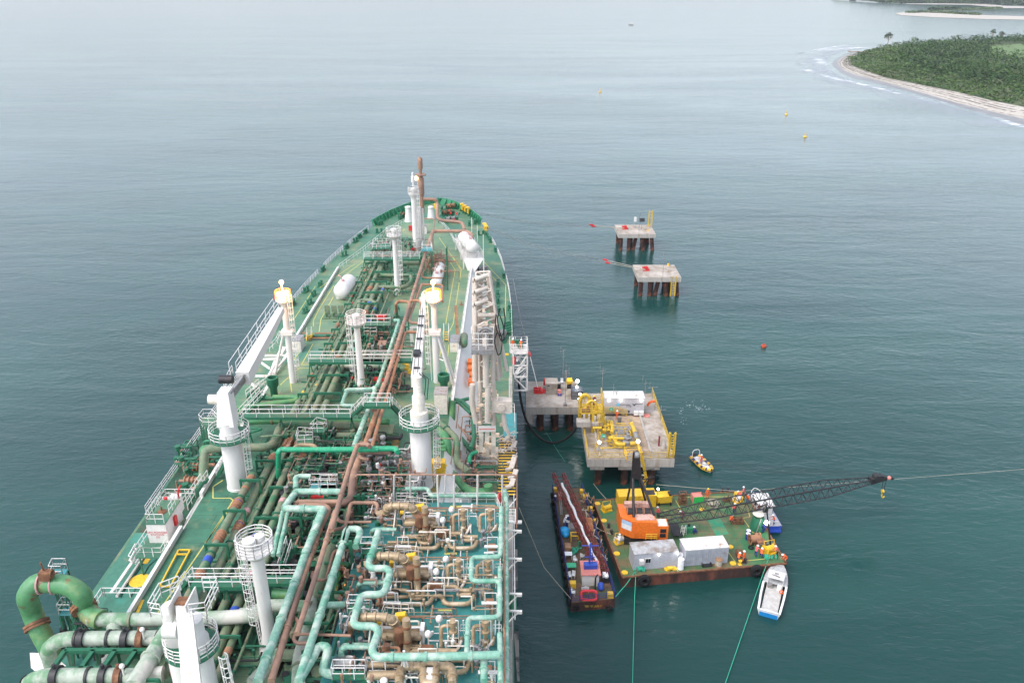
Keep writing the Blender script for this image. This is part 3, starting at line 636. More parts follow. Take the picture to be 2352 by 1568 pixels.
# ---- deck cranes
def crane(k,x,y,base,ytop,r,boom,bw,bh,dn,ring,flip=False):
    p=Z(k,x,y,base);zt_=top(k,ytop,p);hg=zt_-base
    b=MB();b.lathe(p,[(r*1.06,0),(r*1.06,.25),(r,.3),(r,hg*.82),(r*.86,hg*.86),(r*.86,hg),(0,hg)],28);c=b.build("deck_crane",'white',ship)
    pz=p+Vector((0,0,ring-base))
    b=MB();b.lathe(pz,[(r,0),(r+1.1,0),(r+1.1,.12),(r,.12)],24);b.build("ring_platform",'green',c)
    b=MB();b.rail([pz+Vector((math.cos(q)*(r+1.05),math.sin(q)*(r+1.05),.1)) for q in [i*math.pi/9 for i in range(18)]],1.2,.045,.9,(.33,.66,1),closed=True);b.build("ring_railing",'white',c)
    b=MB();b.ladder(p+Vector((r+.3,-.3,.3)),pz+Vector((r+.5,-.3,1)),.5,.045,cage=2.5,out=(1,-.3,0),side=(.3,1,0));b.build("caged_ladder",'white',c)
    return c,p,hg
c,p,hg=crane(3,1010,940,TD,340,1.12,None,1,1,0,TD+6.6)
# port crane house, boom with its walkway
b=MB();q=p+Vector((0,0,hg));b.add([q+Vector(v) for v in((-.95,-.9,-.3),(.95,-.9,-.3),(.95,.9,-.3),(-.95,.9,-.3),(-.6,-.2,3.6),(.6,-.2,3.6),(.6,1.4,3.6),(-.6,1.4,3.6))],[(3,2,1,0),(4,5,6,7),(0,1,5,4),(1,2,6,5),(2,3,7,6),(3,0,4,7)]);b.build("slewing_house",'white',c)
b=MB();b.cyl(q+Vector((-1.9,.6,2.4)),q+Vector((-.5,.6,2.4)),.55,n=14);b.build("winch_drum",'cream',c)
b0=Z(5,225,1420,0);B0=q+Vector((.1,2.0,3.0));zb=B0.z+1.2
e=Z(5,700,560,zb+1.0);s0=Z(5,235,1400,B0.z)
b=MB();b.truss if 0 else None
def girder(b,a,c,w0,w1,h0,h1):
    a=Vector(a);c=Vector(c);d=(c-a).normalized();p_,q_=frame(d);vs=[]
    for x,w,h in((a,w0,h0),(c,w1,h1)):
        for i,j in((-1,-1),(1,-1),(1,1),(-1,1)):vs.append(x+p_*i*w/2+q_*j*h/2)
    b.add(vs,[(0,1,2,3),(7,6,5,4),(0,4,5,1),(1,5,6,2),(2,6,7,3),(3,7,4,0)])
girder(b,s0,e,1.5,.8,1.7,.8);b.build("boom",'white',c)
b=MB();b.rail([s0+Vector((-.6,0,.8)),e+Vector((-.3,0,.35))],1.2,.045,1.7,(.5,1));b.rail([s0+Vector((-1.4,0,.8)),e+Vector((-.9,0,.35))],1.2,.045,3.4,(1,));b.build("boom_railing",'white',c)
b=MB();L=[s0+Vector((0,.4,0)),q+Vector((-.5,.3,2.8))];b.beam(s0,q+Vector((-.3,.5,1.8)),.5,.8);b.beam(s0+Vector((.2,0,.5)),q+Vector((.6,.5,3.2)),.2);b.build("boom_heel",'steel',c)
b=MB();t_=s0+Vector((-1.5,-.8,.3));b.cyl(t_+Vector((-.9,0,0)),t_+Vector((.6,0,0)),.5,n=14);b.build("hoist_drum",'dark',c)
# boom rest gantry between port crane and the lit column
b=MB()
for (x0,y0,x1,y1) in((160,1390,330,1380),(300,1370,540,1370),(410,1170,640,1160),(440,1120,760,1120),(420,1180,560,1280),(290,1430,470,1568),(540,1370,760,1020),(600,1330,760,1150)):
    b.beam(Z(5,x0,y0,TD+.6),Z(5,x1,y1,TD+.6),.22,.3)
b.build("boom_rest",'whiterust',ship)
b=MB()
b.rail(zt(5,[(10,1560),(60,1420),(110,1330)],TD+.8),1.2,.04,1);b.rail(zt(5,[(560,1075),(640,1000),(690,900)],TD+.5),1.2,.04,1);b.rail(zt(5,[(370,1560),(560,1450),(700,1240)],TD+.2),1.0,.04,1);b.build("rest_railing",'white',ship)
b=MB();P=zt(5,[(560,1440),(760,1020),(700,1000),(600,1200),(520,1420)],TD+.35);b.prism([(v.x,v.y) for v in P[::-1]],TD+.25,TD+.35);b.build("rest_walkway",'white',ship)
# starboard crane
c,p,hg=crane(4,1120,1105,TD,290,1.15,None,1,1,0,TD+8.2)
q=p+Vector((0,0,hg));b=MB();b.lathe(q,[(1.0,-.4),(1.0,0),(.7,.1),(.7,1.8),(.5,2.1),(.5,4.2),(0,4.2)],18);b.build("slewing_house",'cream',c)
zb=q.z+3.6;s0=Z(6,690,1540,zb);e=Z(6,765,690,zb+.4);e2=Z(6,785,500,zb+.6)
b=MB();girder(b,s0,e,1.15,.7,1.3,.8);girder(b,e,e2,.55,.35,.6,.4);b.build("boom",'whiterust',c)
b=MB();
for f in(.1,.3,.5,.7,.85):b.box(s0.lerp(e,f)+Vector((0,0,.72)),(.7,.25,.15))
b.tube([s0+Vector((.2,0,1.2)),s0.lerp(e,.5)+Vector((.15,0,1.0)),e+Vector((.1,0,.8))],.05,5);b.tube([s0+Vector((-.3,0,.9)),e+Vector((-.2,0,.6))],.04,5)
b.box(s0.lerp(e,.28)+Vector((-.1,0,.85)),(.7,1.2,.4));b.build("boom_fittings",'dark',c)
b=MB();b.tube([e2+Vector((-.3,0,0)),e2+Vector((-.2,0,.6)),e2+Vector((.1,-.3,1.0)),e2+Vector((.4,0,.4))],.1,6);b.box(e2+Vector((0,-1.2,.1)),(.9,.5,.5));b.build("boom_head",'cream',c)
b=MB();L=[q+Vector((-.5,-.2,2)),q+Vector((.6,.4,1.2)),q+Vector((.9,.2,3.8)),q+Vector((.3,.1,4.4)),q+Vector((.1,1,4.2))];b.tube(L,.05,5);b.tube([v+Vector((.3,0,0)) for v in L],.05,5);b.build("hydraulic_hose",'dark',c)
# boom crutch
b=MB();a=Z(6,640,1100,TD);b.beam(a,a+Vector((0,0,top(6,870,a)-TD)),.5,.5);b.beam(a+Vector((0,0,top(6,870,a)-TD)),a+Vector((1.6,0,top(6,870,a)-TD)),.3);b.build("boom_crutch",'whiterust',ship)
# aft port crane, seen from above with its jib over the pedestal
p=Z(1,1880,1568,TD)+Vector((-.2,-2.2,0));b=MB();hg=8.2;b.lathe(p,[(1.05,0),(1.05,hg),(.85,hg+.2),(.85,hg+1.8),(0,hg+1.8)],28);c=b.build("deck_crane",'white',ship)
rz_=Z(1,1770,1240,TD+hg-1.4);pz=Vector((p.x,p.y,TD+hg-1.4))
pz=Vector((rz_.x,rz_.y,TD+hg-1.4));b=MB();b.lathe(pz,[(.9,0),(2.0,0),(2.0,.12),(.9,.12)],24);b.build("ring_platform",'green',c)
b=MB();b.rail([pz+Vector((math.cos(t)*1.95,math.sin(t)*1.95,.1)) for t in [i*math.pi/10 for i in range(20)]],1.3,.045,.8,(.25,.5,.75,1),closed=True);b.build("ring_railing",'white',c)
b=MB();b.lathe((pz.x+.3,pz.y,TD),[(1.0,0),(1.0,hg-.5),(.8,hg-.2),(.8,hg+1.4),(0,hg+1.4)],24);b.build("pedestal",'white',c)
zb=TD+hg+1.9;s0=Z(1,1770,1640,zb);e=Z(1,1690,860,zb+1.4);b=MB();girder(b,s0,e,1.15,1.05,1.3,1.1);b.build("boom",'whiterust',c)
b=MB();b.box(e+Vector((0,-.1,.58)),(.85,.8,.12));b.build("boom_opening",'rust',c)
b=MB()
for s_ in(-.6,.6):b.prism([(e.x+s_-.05,e.y-1.1),(e.x+s_+.05,e.y-1.1),(e.x+s_+.05,e.y+1.0),(e.x+s_-.05,e.y+1.0)],e.z-.6,e.z+.95)
b.build("cheek_plate",'white',c)
b=MB();fl=e+Vector((0,.2,.1));b.rail([fl+Vector(v) for v in((-1.0,-1.6,0),(-1.9,-1.4,0),(-1.9,.6,0),(-.8,1.4,0))],1.3,.045,.8,(.33,.66,1));b.build("head_railing",'white',c);b=MB();b.rail([fl+Vector(v) for v in((1.0,1.2,0),(2.1,1.2,0),(2.1,-1.4,0),(1.0,-1.6,0))],1.3,.045,.8,(.33,.66,1));b.build("head_railing",'white',c)
b=MB();b.cyl(Z(1,1510,1080,zb-.2),Z(1,1640,1080,zb-.2),.6,n=16);b.build("winch_drum",'white',c)
b=MB();a=Vector((pz.x+3.0,pz.y-1.5,TD+.4));b.ladder(a,a+Vector((-.5,.6,hg-1.6)),.55,.05,cage=1.5,out=(.8,-.6,0),side=(.6,.8,0));b.build("caged_ladder",'white',c)
# ---- powder station house on the port side
a=Z(1,1370,270,UD+2.6);zb=UD+2.6
f=[Z(1,x,y,zb) for x,y in((1375,280),(1560,262),(1665,125))];w_=(f[1]-f[0]).length
x0=f[0].x;x1=f[1].x;y0=f[0].y;y1=y0+4.3;hh=min(3.2,top(1,112,f[0])-zb)
b=MB();b.box(((x0+x1)/2,(y0+y1)/2,zb+hh/2),(x1-x0,y1-y0,hh));hs_=b.build("powder_station",'white',ship)
b=MB();b.box(((x0+x1)/2,(y0+y1)/2,zb+hh+.04),(x1-x0+.1,y1-y0+.1,.08));b.build("roof",'deck',hs_)
b=MB();b.rail([Vector((x,y,zb+hh+.08)) for x,y in((x1-.1,y0+.1),(x0+.1,y0+.1),(x0+.1,y1-.1),(x1-.1,y1-.1),(x1-.1,y0+1.6))],1.15,.04,.9,(.5,1));b.build("roof_railing",'white',hs_)
b=MB();q=Vector(((x0+x1)/2-.1,y0+2.1,zb+hh+.1));b.lathe(q,[(.45,0),(.5,.05),(.3,.12),(.08,.2),(.08,.7),(0,.7)],14);b.build("monitor_base",'rust',hs_)
b=MB();q=Vector((x1+.12,y0+2.2,zb+hh*.55));b.box(q,(.25,.55,1.1));b.build("hose_box",'red',hs_)
text("DRY POWDER\nSTATION\n(3)",.34,upright((( x0+x1)/2,y0-.012,zb+hh*.52)),'red',hs_)
b=MB();b.prism([(x0-.6,y0-2.4),(x1+.3,y0-2.4),(x1+.3,y1),(x0-.6,y1)],zb-.15,zb);b.build("station_platform",'deck',ship)
b=MB();b.rail([Vector((x,y,zb)) for x,y in((x0-.5,y0+2),(x0-.5,y0-2.3),(x1+.2,y0-2.3),(x1+.2,y0-.4))],1.15,.045,1,(.5,1))
b.build("station_railing",'white',ship);b=MB();b.rail([Vector((x,y,zb+1)) for x,y in((x0-.7,y1+.2),(x0-.7,y1+2.6),(x1+.6,y1+2.6),(x1+.6,y1+.2))],1.15,.045,1,(.5,1));b.build("station_railing",'white',ship)
b=MB()
for x,y in((x0-.3,y0-2),(x1,y0-2),(x0-.3,y1-.3),(x1,y1-.3)):b.cyl((x,y,UD),(x,y,zb-.1),.1,n=6)
b.build("station_leg",'green',ship)
b=MB();b.prism([(x1+.35,y0),(SX-13.4,y0),(SX-13.4,y0+4.6),(x1+.35,y0+4.6)],zb-.3,zb-.2);b.build("grating_walkway",'tealplate',ship)
b=MB();b.cyl((x0-.2,y1+1.3,zb+.4),(x0-.2,y1+1.3,zb+1.9),.22,n=10);b.build("fire_extinguisher",'red',ship)
b=MB();b.box((x0+.9,y1+1.4,zb+1.1),(1.2,.8,1.9));b.box((x0-.4,y1+2.6,zb+.8),(1.6,.15,.5));b.build("valve_cabinet",'white',ship)
b=MB();q=Vector((x1-.3,y1+.5,zb+hh));b.tube([q,q+Vector((0,0,.9)),q+Vector((.15,.6,1.3))],.1,8);b.ring(q+Vector((0,0,.8)),.25,.05,12);b.build("fire_monitor",'red',ship)
# outer fixed railing by the yellow circle, steps
b=MB();L=zt(1,[(1310,370),(1180,560),(1030,780)],UD+.1)
for a,c in zip(L,L[1:]):b.beam(a+Vector((0,0,.6)),c+Vector((0,0,.6)),.3,.12);b.beam(a+Vector((.45,0,.1)),c+Vector((.45,0,.1)),.2,.2)
q=zt(1,[(1250,330),(1190,440),(1240,470),(1310,380)],UD+1.0);b.tube(q,.12,6);b.tube([v+Vector((0,0,.6)) for v in q],.08,6);b.build("lifting_bulwark",'white',ship)
b=MB();b.rail(zt(1,[(870,900),(950,780),(970,780),(1310,780)],UD+.3),1.2,.05,1.2,(.5,1));b.build("hull_railing",'white',ship);b=MB();b.rail(zt(1,[(1300,375),(1560,375)],UD+.3),1.0,.05,1.2,(.5,1));b.build("hull_railing",'white',ship)
b=MB();b.strip(zt(1,[(1310,800),(1260,920)],TD+.02),.3);b.build("yellow_stripe",'yellow',ship,smooth=False)
# ---- white lockers
def locker(k,x,y,wd,dp,hh,m='white',words=None,base=TD,name="deck_locker"):
    p=Z(k,x,y,base);b=MB();b.box(p+Vector((wd/2,dp/2,hh/2)),(wd,dp,hh));c=b.build(name,m,ship);b=MB();b.box(p+Vector((wd/2,dp/2,hh+.03)),(wd+.1,dp+.1,.06));b.build("lid",'steel',c)
    b=MB();b.box(p+Vector((wd*.5,-.02,hh*.5)),(wd*.8,.03,hh*.8));b.build("door",'cream',c)
    if words:text(words,.3,upright(p+Vector((wd/2,-.05,hh*.6))),'red',c)
locker(5,830,1080,1.5,2.4,1.9,'white');locker(6,1105,1180,1.3,3.0,1.7,'white',"(4)");locker(4,1250,330,1.7,2.2,3.0,'cream');locker(7,1250,890,1.8,1.4,1.8,'white',base=TD)
b=MB();b.box(Z(7,1165,870,TD)+Vector((0,0,.9)),(.9,.5,1.2));b.build("fire_box",'red',ship)
b=MB();b.box(Z(7,1187,1110,TD)+Vector((0,0,.7)),(.9,.6,1.2));b.build("fire_box",'red',ship)
# ---- bollards, fairleads and winches
def bollard(x,y,z=UD,rz=0):
    b=MB();b.box((x,y,z+.1),(1.9,.7,.2),rz=rz)
    for s_ in(-.55,.55):
        q=Vector((x+math.cos(rz)*s_,y+math.sin(rz)*s_,z+.2));b.lathe(q,[(.26,0),(.26,.75),(.34,.8),(.34,.95),(0,.95)],12)
    b.build("bollard",'green',ship)
def fairlead(x,y,z=UD,rz=0,m='green',sc=1):
    b=MB();c_,s_=math.cos(rz),math.sin(rz)
    def P(u,v,w_):return Vector((x+(c_*u-s_*v)*sc,y+(s_*u+c_*v)*sc,z+w_*sc))
    for u in(-.8,-.25,.3,.85):b.lathe(P(u,0,.3),[(.2*sc,0),(.2*sc,.5*sc),(.25*sc,.55*sc),(0,.6*sc)],8)
    b.beam(P(-1.1,0,.15),P(1.1,0,.15),.6*sc,.3*sc);b.beam(P(-1.1,0,1.0),P(1.1,0,1.0),.45*sc,.18*sc);b.build("roller_fairlead",m,ship)
def angle(y,s):d=(hb(y+1)-hb(y-1))*s/2;return math.atan2(1,d)
for s in(-1,1):
    for y in (147.8,168.2,184.5,193,197) if s<0 else (146,164.3,182.5):fairlead(SX+s*(hb(y)-.5),y,UD,angle(y,s))
for y in(192,194.3,196.6):fairlead(SX+hb(y)-.5,y,UD,angle(y,1),'green',.9)
def chock(x,y,rz,z=UD):
    b=MB();u=Vector((math.cos(rz),math.sin(rz),0));v=Vector((-u.y,u.x,0));c_=Vector((x,y,z+1.1))
    b.beam(c_-u*.35-Vector((0,0,1)),c_-u*.35+Vector((0,0,.5)),.22,.9);b.beam(c_+u*.35-Vector((0,0,1)),c_+u*.35+Vector((0,0,.5)),.22,.9);b.beam(c_-u*.4+Vector((0,0,.55)),c_+u*.4+Vector((0,0,.55)),.9,.25);b.ring(c_-v*.5+Vector((0,0,.1)),.33,.09,12,v);b.build("mooring_chock",'yellow',ship)
for y in(215.5,217.3,213.6):chock(SX+hb(y)-.6,y,angle(y,1),UD+.6)
for y in(198.5,197.3,196.1):chock(SX+hb(y)-.5,y,angle(y,1),UD+.4)
for k,x,y,z,rz in((7,820,880,UD,.2),(7,440,1130,UD,1),(7,835,795,UD,.9),(7,1500,640,UD,1.5),(7,1800,800,UD,1.6),(7,1925,905,UD,.1),(7,180,1460,UD,1.4),(5,1010,340,UD,1.2),(5,1100,390,UD,1.3),(5,1050,490,UD,1.3),(5,1000,590,UD,1.3),(6,1690,360,UD,1.57),(6,1685,490,UD,1.57),(6,1690,570,UD,1.57),(6,1690,690,UD,1.57),(7,560,980,UD,1.2),(7,2030,980,UD,1.5),(6,1850,740,UD,1.57),(6,1850,850,UD,1.57),(7,1060,730,UD,1),(7,1860,780,UD,1.57)):
    p=Z(k,x,y,z);bollard(p.x,p.y,z,rz)
b=MB()
for i in range(5):a=Z(6,1770,830+i*32,UD);b.beam(a,a+Vector((1.6,-.3,.6)),.3,.5)
b.build("fender_frames",'green',ship)
def winch(k,x,y,z,rz=0,drum='rust',m='green'):
    p=Z(k,x,y,z);u=Vector((math.cos(rz),math.sin(rz),0));v=Vector((-u.y,u.x,0));b=MB();b.box(p+Vector((0,0,.15)),(3.4,1.8,.3),rz=rz)
    for s_ in(-1.5,-.2,1.2):b.beam(p+u*s_+Vector((0,0,.2)),p+u*s_+Vector((0,0,1.4)),.2,1.1)
    b.box(p+u*1.6+Vector((0,0,.7)),(.6,1.0,1.0),rz=rz);c=b.build("mooring_winch",m,ship)
    for a_,c_ in((-1.35,-.4),(0,1.0)):
        b=MB();A_=p+u*a_+Vector((0,0,.9));C_=p+u*c_+Vector((0,0,.9));b.cyl(A_,C_,.42,n=14);b.cyl(A_,A_+u*.08,.7,n=14);b.cyl(C_-u*.08,C_,.7,n=14);b.build("rope_drum",drum,c)
winch(7,1560,690,UD,.5);winch(7,1600,760,UD,.3,'steel');winch(7,1100,720,UD,2.6);winch(7,1600,620,UD,.6,'orangepipe');winch(6,1740,1020,UD,1.4,'steel');winch(7,1900,1310,UD,.3,'steel','steel')
b=MB();
for x,y in((1380,560),(1480,560)):p=Z(7,x,y,UD);b.cyl(p,p+Vector((0,0,1.3)),.5,n=12);b.cyl(p+Vector((0,0,1.3)),p+Vector((0,0,1.5)),.75,n=14)
b.build("windlass",'green',ship);b=MB();p=Z(7,1440,610,UD);b.box(p+Vector((0,0,.6)),(1.2,.8,1.2));b.build("chain_stopper",'yellow',ship)
b=MB()
for i in range(14):
    a=Z(7,R.randint(1480,1700),R.randint(640,800),UD+.2);b.beam(a,a+Vector((R.uniform(-1,1),R.uniform(-1,1),R.uniform(.2,1.2))),.18)
b.build("windlass_gear",'green',ship);b=MB()
for i in range(9):
    a=Z(7,R.randint(1480,1660),R.randint(640,760),UD+.6);b.cyl(a,a+Vector((R.uniform(-.6,.6),R.uniform(-.6,.6),.3)),.2,n=8)
b.build("windlass_drums",'red',ship)
# ---------------------------------------------------------------- ship pipework
def pipe(pts,r,m,fil=None,name="pipe",parent=None,n=10,fl=0,flm=None,label=None):
    b=MB();b.tube(pts,r,n,fil=r*3 if fil is None else fil)
    if fl:
        for a,c in zip(pts,pts[1:]):
            a=Vector(a);c=Vector(c);L=(c-a).length
            if L<fl*.6:continue
            d=(c-a)/L;k=int(L/fl)
            for i in range(k):
                q=a+d*(L*(i+.5)/k)
                if flm:b.k=1
                b.cyl(q-d*.1,q+d*.1,r*1.16+.03,n=n);b.k=0
    return b.build(name,[m]+([flm] if flm else []),parent or ship,label=label)
def zp(k,L,r,m,z=None,**kw):return pipe([Z(k,*(p if len(p)==3 else (*p,z))) for p in L],r,m,**kw)
# port bundle, fore and aft along the trunk
PZ=TD+1.35
def py(x,y0,y1,r,m='olive',z=PZ,**kw):return pipe([(x,y0,z),(x,y1,z)],r,m,fl=kw.pop('fl',9),**kw)
bund=[(-29.1,.42,50,78,PZ+.95),(-28.3,.42,50,84,PZ-.1),(-28.1,.13,85,180,PZ-.3),(-27.65,.13,50,180,PZ-.3),(-27.4,.14,50,182,PZ-.2),(-28.6,.4,86,97,PZ),(-27.1,.2,50,176,PZ),(-26.0,.4,48,178,PZ),(-24.8,.45,46,97,PZ),(-24.9,.46,99,143,PZ),(-28.6,.17,96,178,PZ+.1),(-23.6,.3,120,142,PZ),(-23.9,.33,46,90,PZ),(-22.9,.14,46,120,PZ-.4),(-22.4,.18,104,150,PZ-.4)]
for x,r,a,c,z in bund:py(x,a,c,r,'olive',z,flm='green')
for y in [48+i*5.6 for i in range(23)]:
    b=MB()
    for x0,x1,z in((-29.8,-27.7,PZ+1.0 if y<79 else PZ),(-26.7,-23.2,PZ+.1)):
        if y>84 and x0<-29:x0=-28.9
        if y>150 and x0>-27:x0,x1=-26.8,-25.2
        b.beam((x0,y,z+.5),(x1,y,z+.5),.16,.3)
        for x in(x0,x1):b.beam((x,y,TD),(x,y,z+.6),.2,.2)
    b.beam((-29.9,y,PZ-.5),(-23.2 if y<150 else -25.2,y,PZ-.5),.12,.2)
    b.build("pipe_support",'green',ship)
# coloured bands and expansion bellows
cols=['pink','blue','orangepipe','yellow','red']
for x,r,a,c,z in bund:
    for i in range(4 if r>.25 else 2):
        y=R.uniform(a+1,c-1);k=R.choice([0,0,1,2] if r>.25 else [2,3,4]);b=MB();b.cyl((x,y,z),(x,y+R.uniform(.4,.8),z),r+.02,n=12,cap=False);b.build("painted_band",cols[k],ship)
for x,y,z,r in((-29.1,66,PZ+.95,.42),(-29.1,71.5,PZ+.95,.42),(-28.3,69,PZ-.1,.42),(-28.3,82,PZ-.1,.42),(-29.1,60,PZ+.95,.42),(-26,86,PZ,.4),(-26,110,PZ,.4),(-26,140,PZ,.4),(-24.8,82,PZ,.45),(-24.9,128,PZ,.46),(-28.6,104,PZ,.2),(-27.1,86,PZ,.2),(-27.6,86,PZ,.2),(-28.6,123,PZ,.2),(-28.6,150,PZ,.2)):
    b=MB()
    for i in range(4):b.ring((x,y+i*.42,z),r*1.05,.13,12,(0,1,0))
    b.cyl((x,y-.2,z),(x,y+1.5,z),r*1.02,n=12);b.build("expansion_bellows",'orangepipe',ship)
# elbows at the forward end and crossings
zp(7,[(880,1200),(830,1280),(830,1340),(1170,1345),(1170,1420),(1100,1470),(790,1470),(740,1540),(720,1568)],.36,'olive',PZ,fil=1.2)
zp(7,[(1080,1210),(1270,1215)],.4,'olive',PZ+.3);zp(7,[(750,1180),(640,1270),(500,1568)],.12,'olive',PZ)
zp(5,[(1640,620,PZ+.3),(1660,450,PZ+.3),(1760,440,PZ+.3),(1870,480,PZ+.2)],.38,'olive',fil=1.2)
zp(5,[(1400,1240),(1420,1250),(1500,1250),(1750,1260),(2120,1265)],.38,'mottled',PZ,fil=.8)
zp(5,[(1110,845),(1360,845)],.13,'orangepipe',TD+.9);zp(5,[(960,845),(1000,845)],.13,'orangepipe',TD+.9);zp(5,[(960,905),(1340,905)],.13,'orangepipe',TD+.4);zp(5,[(970,880),(1340,880)],.2,'green',TD+.6)
zp(5,[(1700,845),(2100,845)],.12,'orangepipe',TD+.9);zp(5,[(1700,885),(2200,885)],.2,'green',TD+.6)
# crossings aft of the port crane
zp(3,[(680,960,TD-2),(700,600,TD+1.6),(850,580,TD+1.6),(1330,580,TD+1.6),(1400,380,TD+1.7),(1500,372,TD+1.7),(2250,385,TD+1.7)],.52,'olive',fil=1.6,fl=7,flm='green')
zp(3,[(700,790,TD-2.5),(700,640,TD+1.0),(690,600,TD+1.4),(860,580,TD+1.4)],.53,'greenpipe',fil=1.2)
b=MB();q=Z(3,700,655,TD+.5);b.cyl(q,q+Vector((0,0,.45)),.56,n=14,cap=False);b.build("blue_band",'blue',ship)
zp(3,[(1740,475),(2100,470),(2150,500),(2120,545),(1720,535)],.42,'olive',TD+1.2,fil=1)
zp(3,[(1110,340),(1540,335),(1640,345),(2400,345)],.4,'greenpipe',TD+2.0,flm='orangepipe',fl=5)
zp(3,[(750,500,TD+1),(740,450,TD+1.2),(860,440,TD+1.2)],.16,'green2');zp(3,[(700,560,TD),(700,520,TD+1),(800,520,TD+1)],.16,'green2');zp(3,[(1000,220),(1560,150),(1540,120),(1330,120)],.35,'greenpipe',TD+1.4,fil=1)
zp(3,[(1120,130),(1330,130)],.28,'green2',TD+1.2);zp(3,[(1010,230),(1110,225)],.4,'greenpipe',TD+1.2);zp(3,[(1110,450),(1240,410),(1110,400)],.14,'green2',TD+1.5);zp(3,[(1220,480),(1420,470),(1450,410)],.13,'olive',TD+2.6)
zp(3,[(1380,860,TD+1),(1380,620,TD+5.2),(1400,600,TD+5.2),(2300,600,TD+5.2)],.3,'emerald',fil=.8,name="fire_main",fl=6)
zp(4,[(0,715),(820,700),(850,740)],.32,'emerald',TD+5.2,fil=.8,name="fire_main")
zp(3,[(1520,620),(1540,560),(1700,555),(1740,600)],.26,'insul',TD+3,fil=.8)
# emerald/teal lagged lines
zp(3,[(1430,1140),(1540,990),(1560,985),(1960,985)],.34,'tealpipe',TD+5.2,fil=1.1,fl=4)
zp(3,[(1430,1140,TD+5.2),(1800,1145,TD+5.2),(1790,1180,TD+5.2),(1620,1568,TD+5.2)],.36,'tealpipe',fil=1.0,fl=4)
zp(2,[(690,-20),(150,1420)],.38,'tealpipe',TD+5.0,fl=4)
zp(2,[(905,140,TD+5),(490,1420,TD+5)],.34,'tealpipe',fl=4)
zp(2,[(490,1420,TD+5),(610,1220,TD+4.6),(660,1120,TD+4.6),(745,1130,TD+4.6),(690,1340,TD+3.6),(780,1360,TD+3.4)],.36,'tealpipe',fil=1.2)
zp(2,[(870,260),(890,140),(1000,140),(1010,180),(970,290)],.34,'tealpipe',TD+5,fil=1)
zp(2,[(680,780,TD+5),(870,775,TD+4)],.3,'tealpipe');zp(3,[(1540,960),(1540,860),(1570,845),(1680,845)],.3,'tealpipe',TD+4,fil=.8)
zp(3,[(1330,1568),(1420,1170)],.22,'tealpipe',TD+3.6);zp(3,[(1380,1568),(1470,1170)],.22,'tealpipe',TD+3.6)
zp(4,[(370,680),(520,300),(600,70),(590,40)],.32,'tealpipe',TD+4.2,fl=4);zp(4,[(380,235),(235,235),(290,75),(590,70),(630,0)],.26,'tealpipe',TD+3.4,fil=.8)
zp(5,[(1490,1568),(1500,1540),(1870,1530),(2150,690),(2080,690)],.28,'tealpipe',TD+3.6,fil=.9,fl=4);zp(5,[(1600,940),(1560,1000),(1600,1060)],.26,'tealpipe',TD+1.6,fil=.6)
# long brown vent lines
zp(7,[(1355,1040),(1405,860),(1780,862),(1830,900),(1830,945)],.36,'brownpipe',TD+4.8,fil=1.4)
zp(7,[(1320,1100),(1405,860)],.36,'brownpipe',TD+4.6)
zp(7,[(1300,515,TD+8),(1430,515,TD+8),(1450,560,TD+7),(1450,740,TD+4.8),(1720,765,TD+4.8),(1750,850,TD+4.8)],.36,'brownpipe',fil=1.4)
zp(7,[(1285,560,TD+6),(1285,720,TD+2.2),(1420,730,TD+2.2),(1410,860,TD+2)],.13,'brownpipe',fil=.5)
zp(6,[(800,-20),(300,1590)],.31,'brownpipe',TD+4.5,fl=8)
zp(6,[(760,340),(600,770),(610,820),(820,820)],.22,'brownpipe',TD+4.0,fil=.8);zp(6,[(1010,560),(1010,350),(740,350),(600,760)],.2,'orangepipe',TD+4.0,fil=.8)
zp(6,[(370,1568),(550,940),(590,930),(820,935)],.24,'orangepipe',TD+4,fil=.8);zp(6,[(830,80),(770,200),(760,250),(790,268),(1010,268)],.16,'orangepipe',TD+3.6,fil=.6)
zp(6,[(450,740,TD+.5),(440,580,TD+3.8),(470,555,TD+3.8),(590,555,TD+3.8),(605,590,TD+3.8)],.26,'orangepipe',fil=.9);zp(6,[(605,560,TD+4.8),(640,545,TD+5),(730,545,TD+5),(755,600,TD+5),(750,640,TD+3)],.22,'orangepipe',fil=.9)
zp(4,[(700,0),(590,290)],.32,'brownpipe',TD+4.6);zp(4,[(640,240),(480,700)],.34,'orangepipe',TD+4.2,fl=7);zp(4,[(770,0),(690,250),(560,700)],.24,'orangepipe',TD+4.2)
zp(4,[(540,680,TD+6),(520,655,TD+6),(410,655,TD+6),(330,870,TD+6),(120,1590,TD+6)],.26,'brownpipe',fil=.7,fl=6)
zp(4,[(470,700),(360,1000),(340,1230),(290,1290),(-40,1300)],.42,'brownpipe',TD+3.8,fil=1.5)
zp(3,[(1540,1100),(1560,1080),(1950,1078)],.26,'brownpipe',TD+4.8,fil=.5);zp(3,[(1535,1108),(1800,1110),(1850,1140),(1650,1568)],.26,'brownpipe',TD+4.6,fil=.9,fl=6)
zp(2,[(720,-10),(520,580),(260,1420)],.3,'brownpipe',TD+4.7,fl=6);zp(2,[(800,-10),(640,520),(480,1020)],.24,'brownpipe',TD+5.4,fl=6)
zp(2,[(610,500),(600,560),(720,575),(790,320),(1000,320)],.15,'brownpipe',TD+4.2,fil=.5);zp(2,[(480,1020),(930,1035)],.12,'brownpipe',TD+4.2,fil=.4);zp(2,[(450,880),(495,920),(450,1070),(480,1100),(580,1095)],.16,'brownpipe',TD+4.4,fil=.5)
zp(2,[(920,-10),(880,130),(780,148)],.18,'brownpipe',TD+4.4,fil=.5);zp(2,[(800,50),(850,85),(950,85)],.15,'brownpipe',TD+4.4,fil=.5)
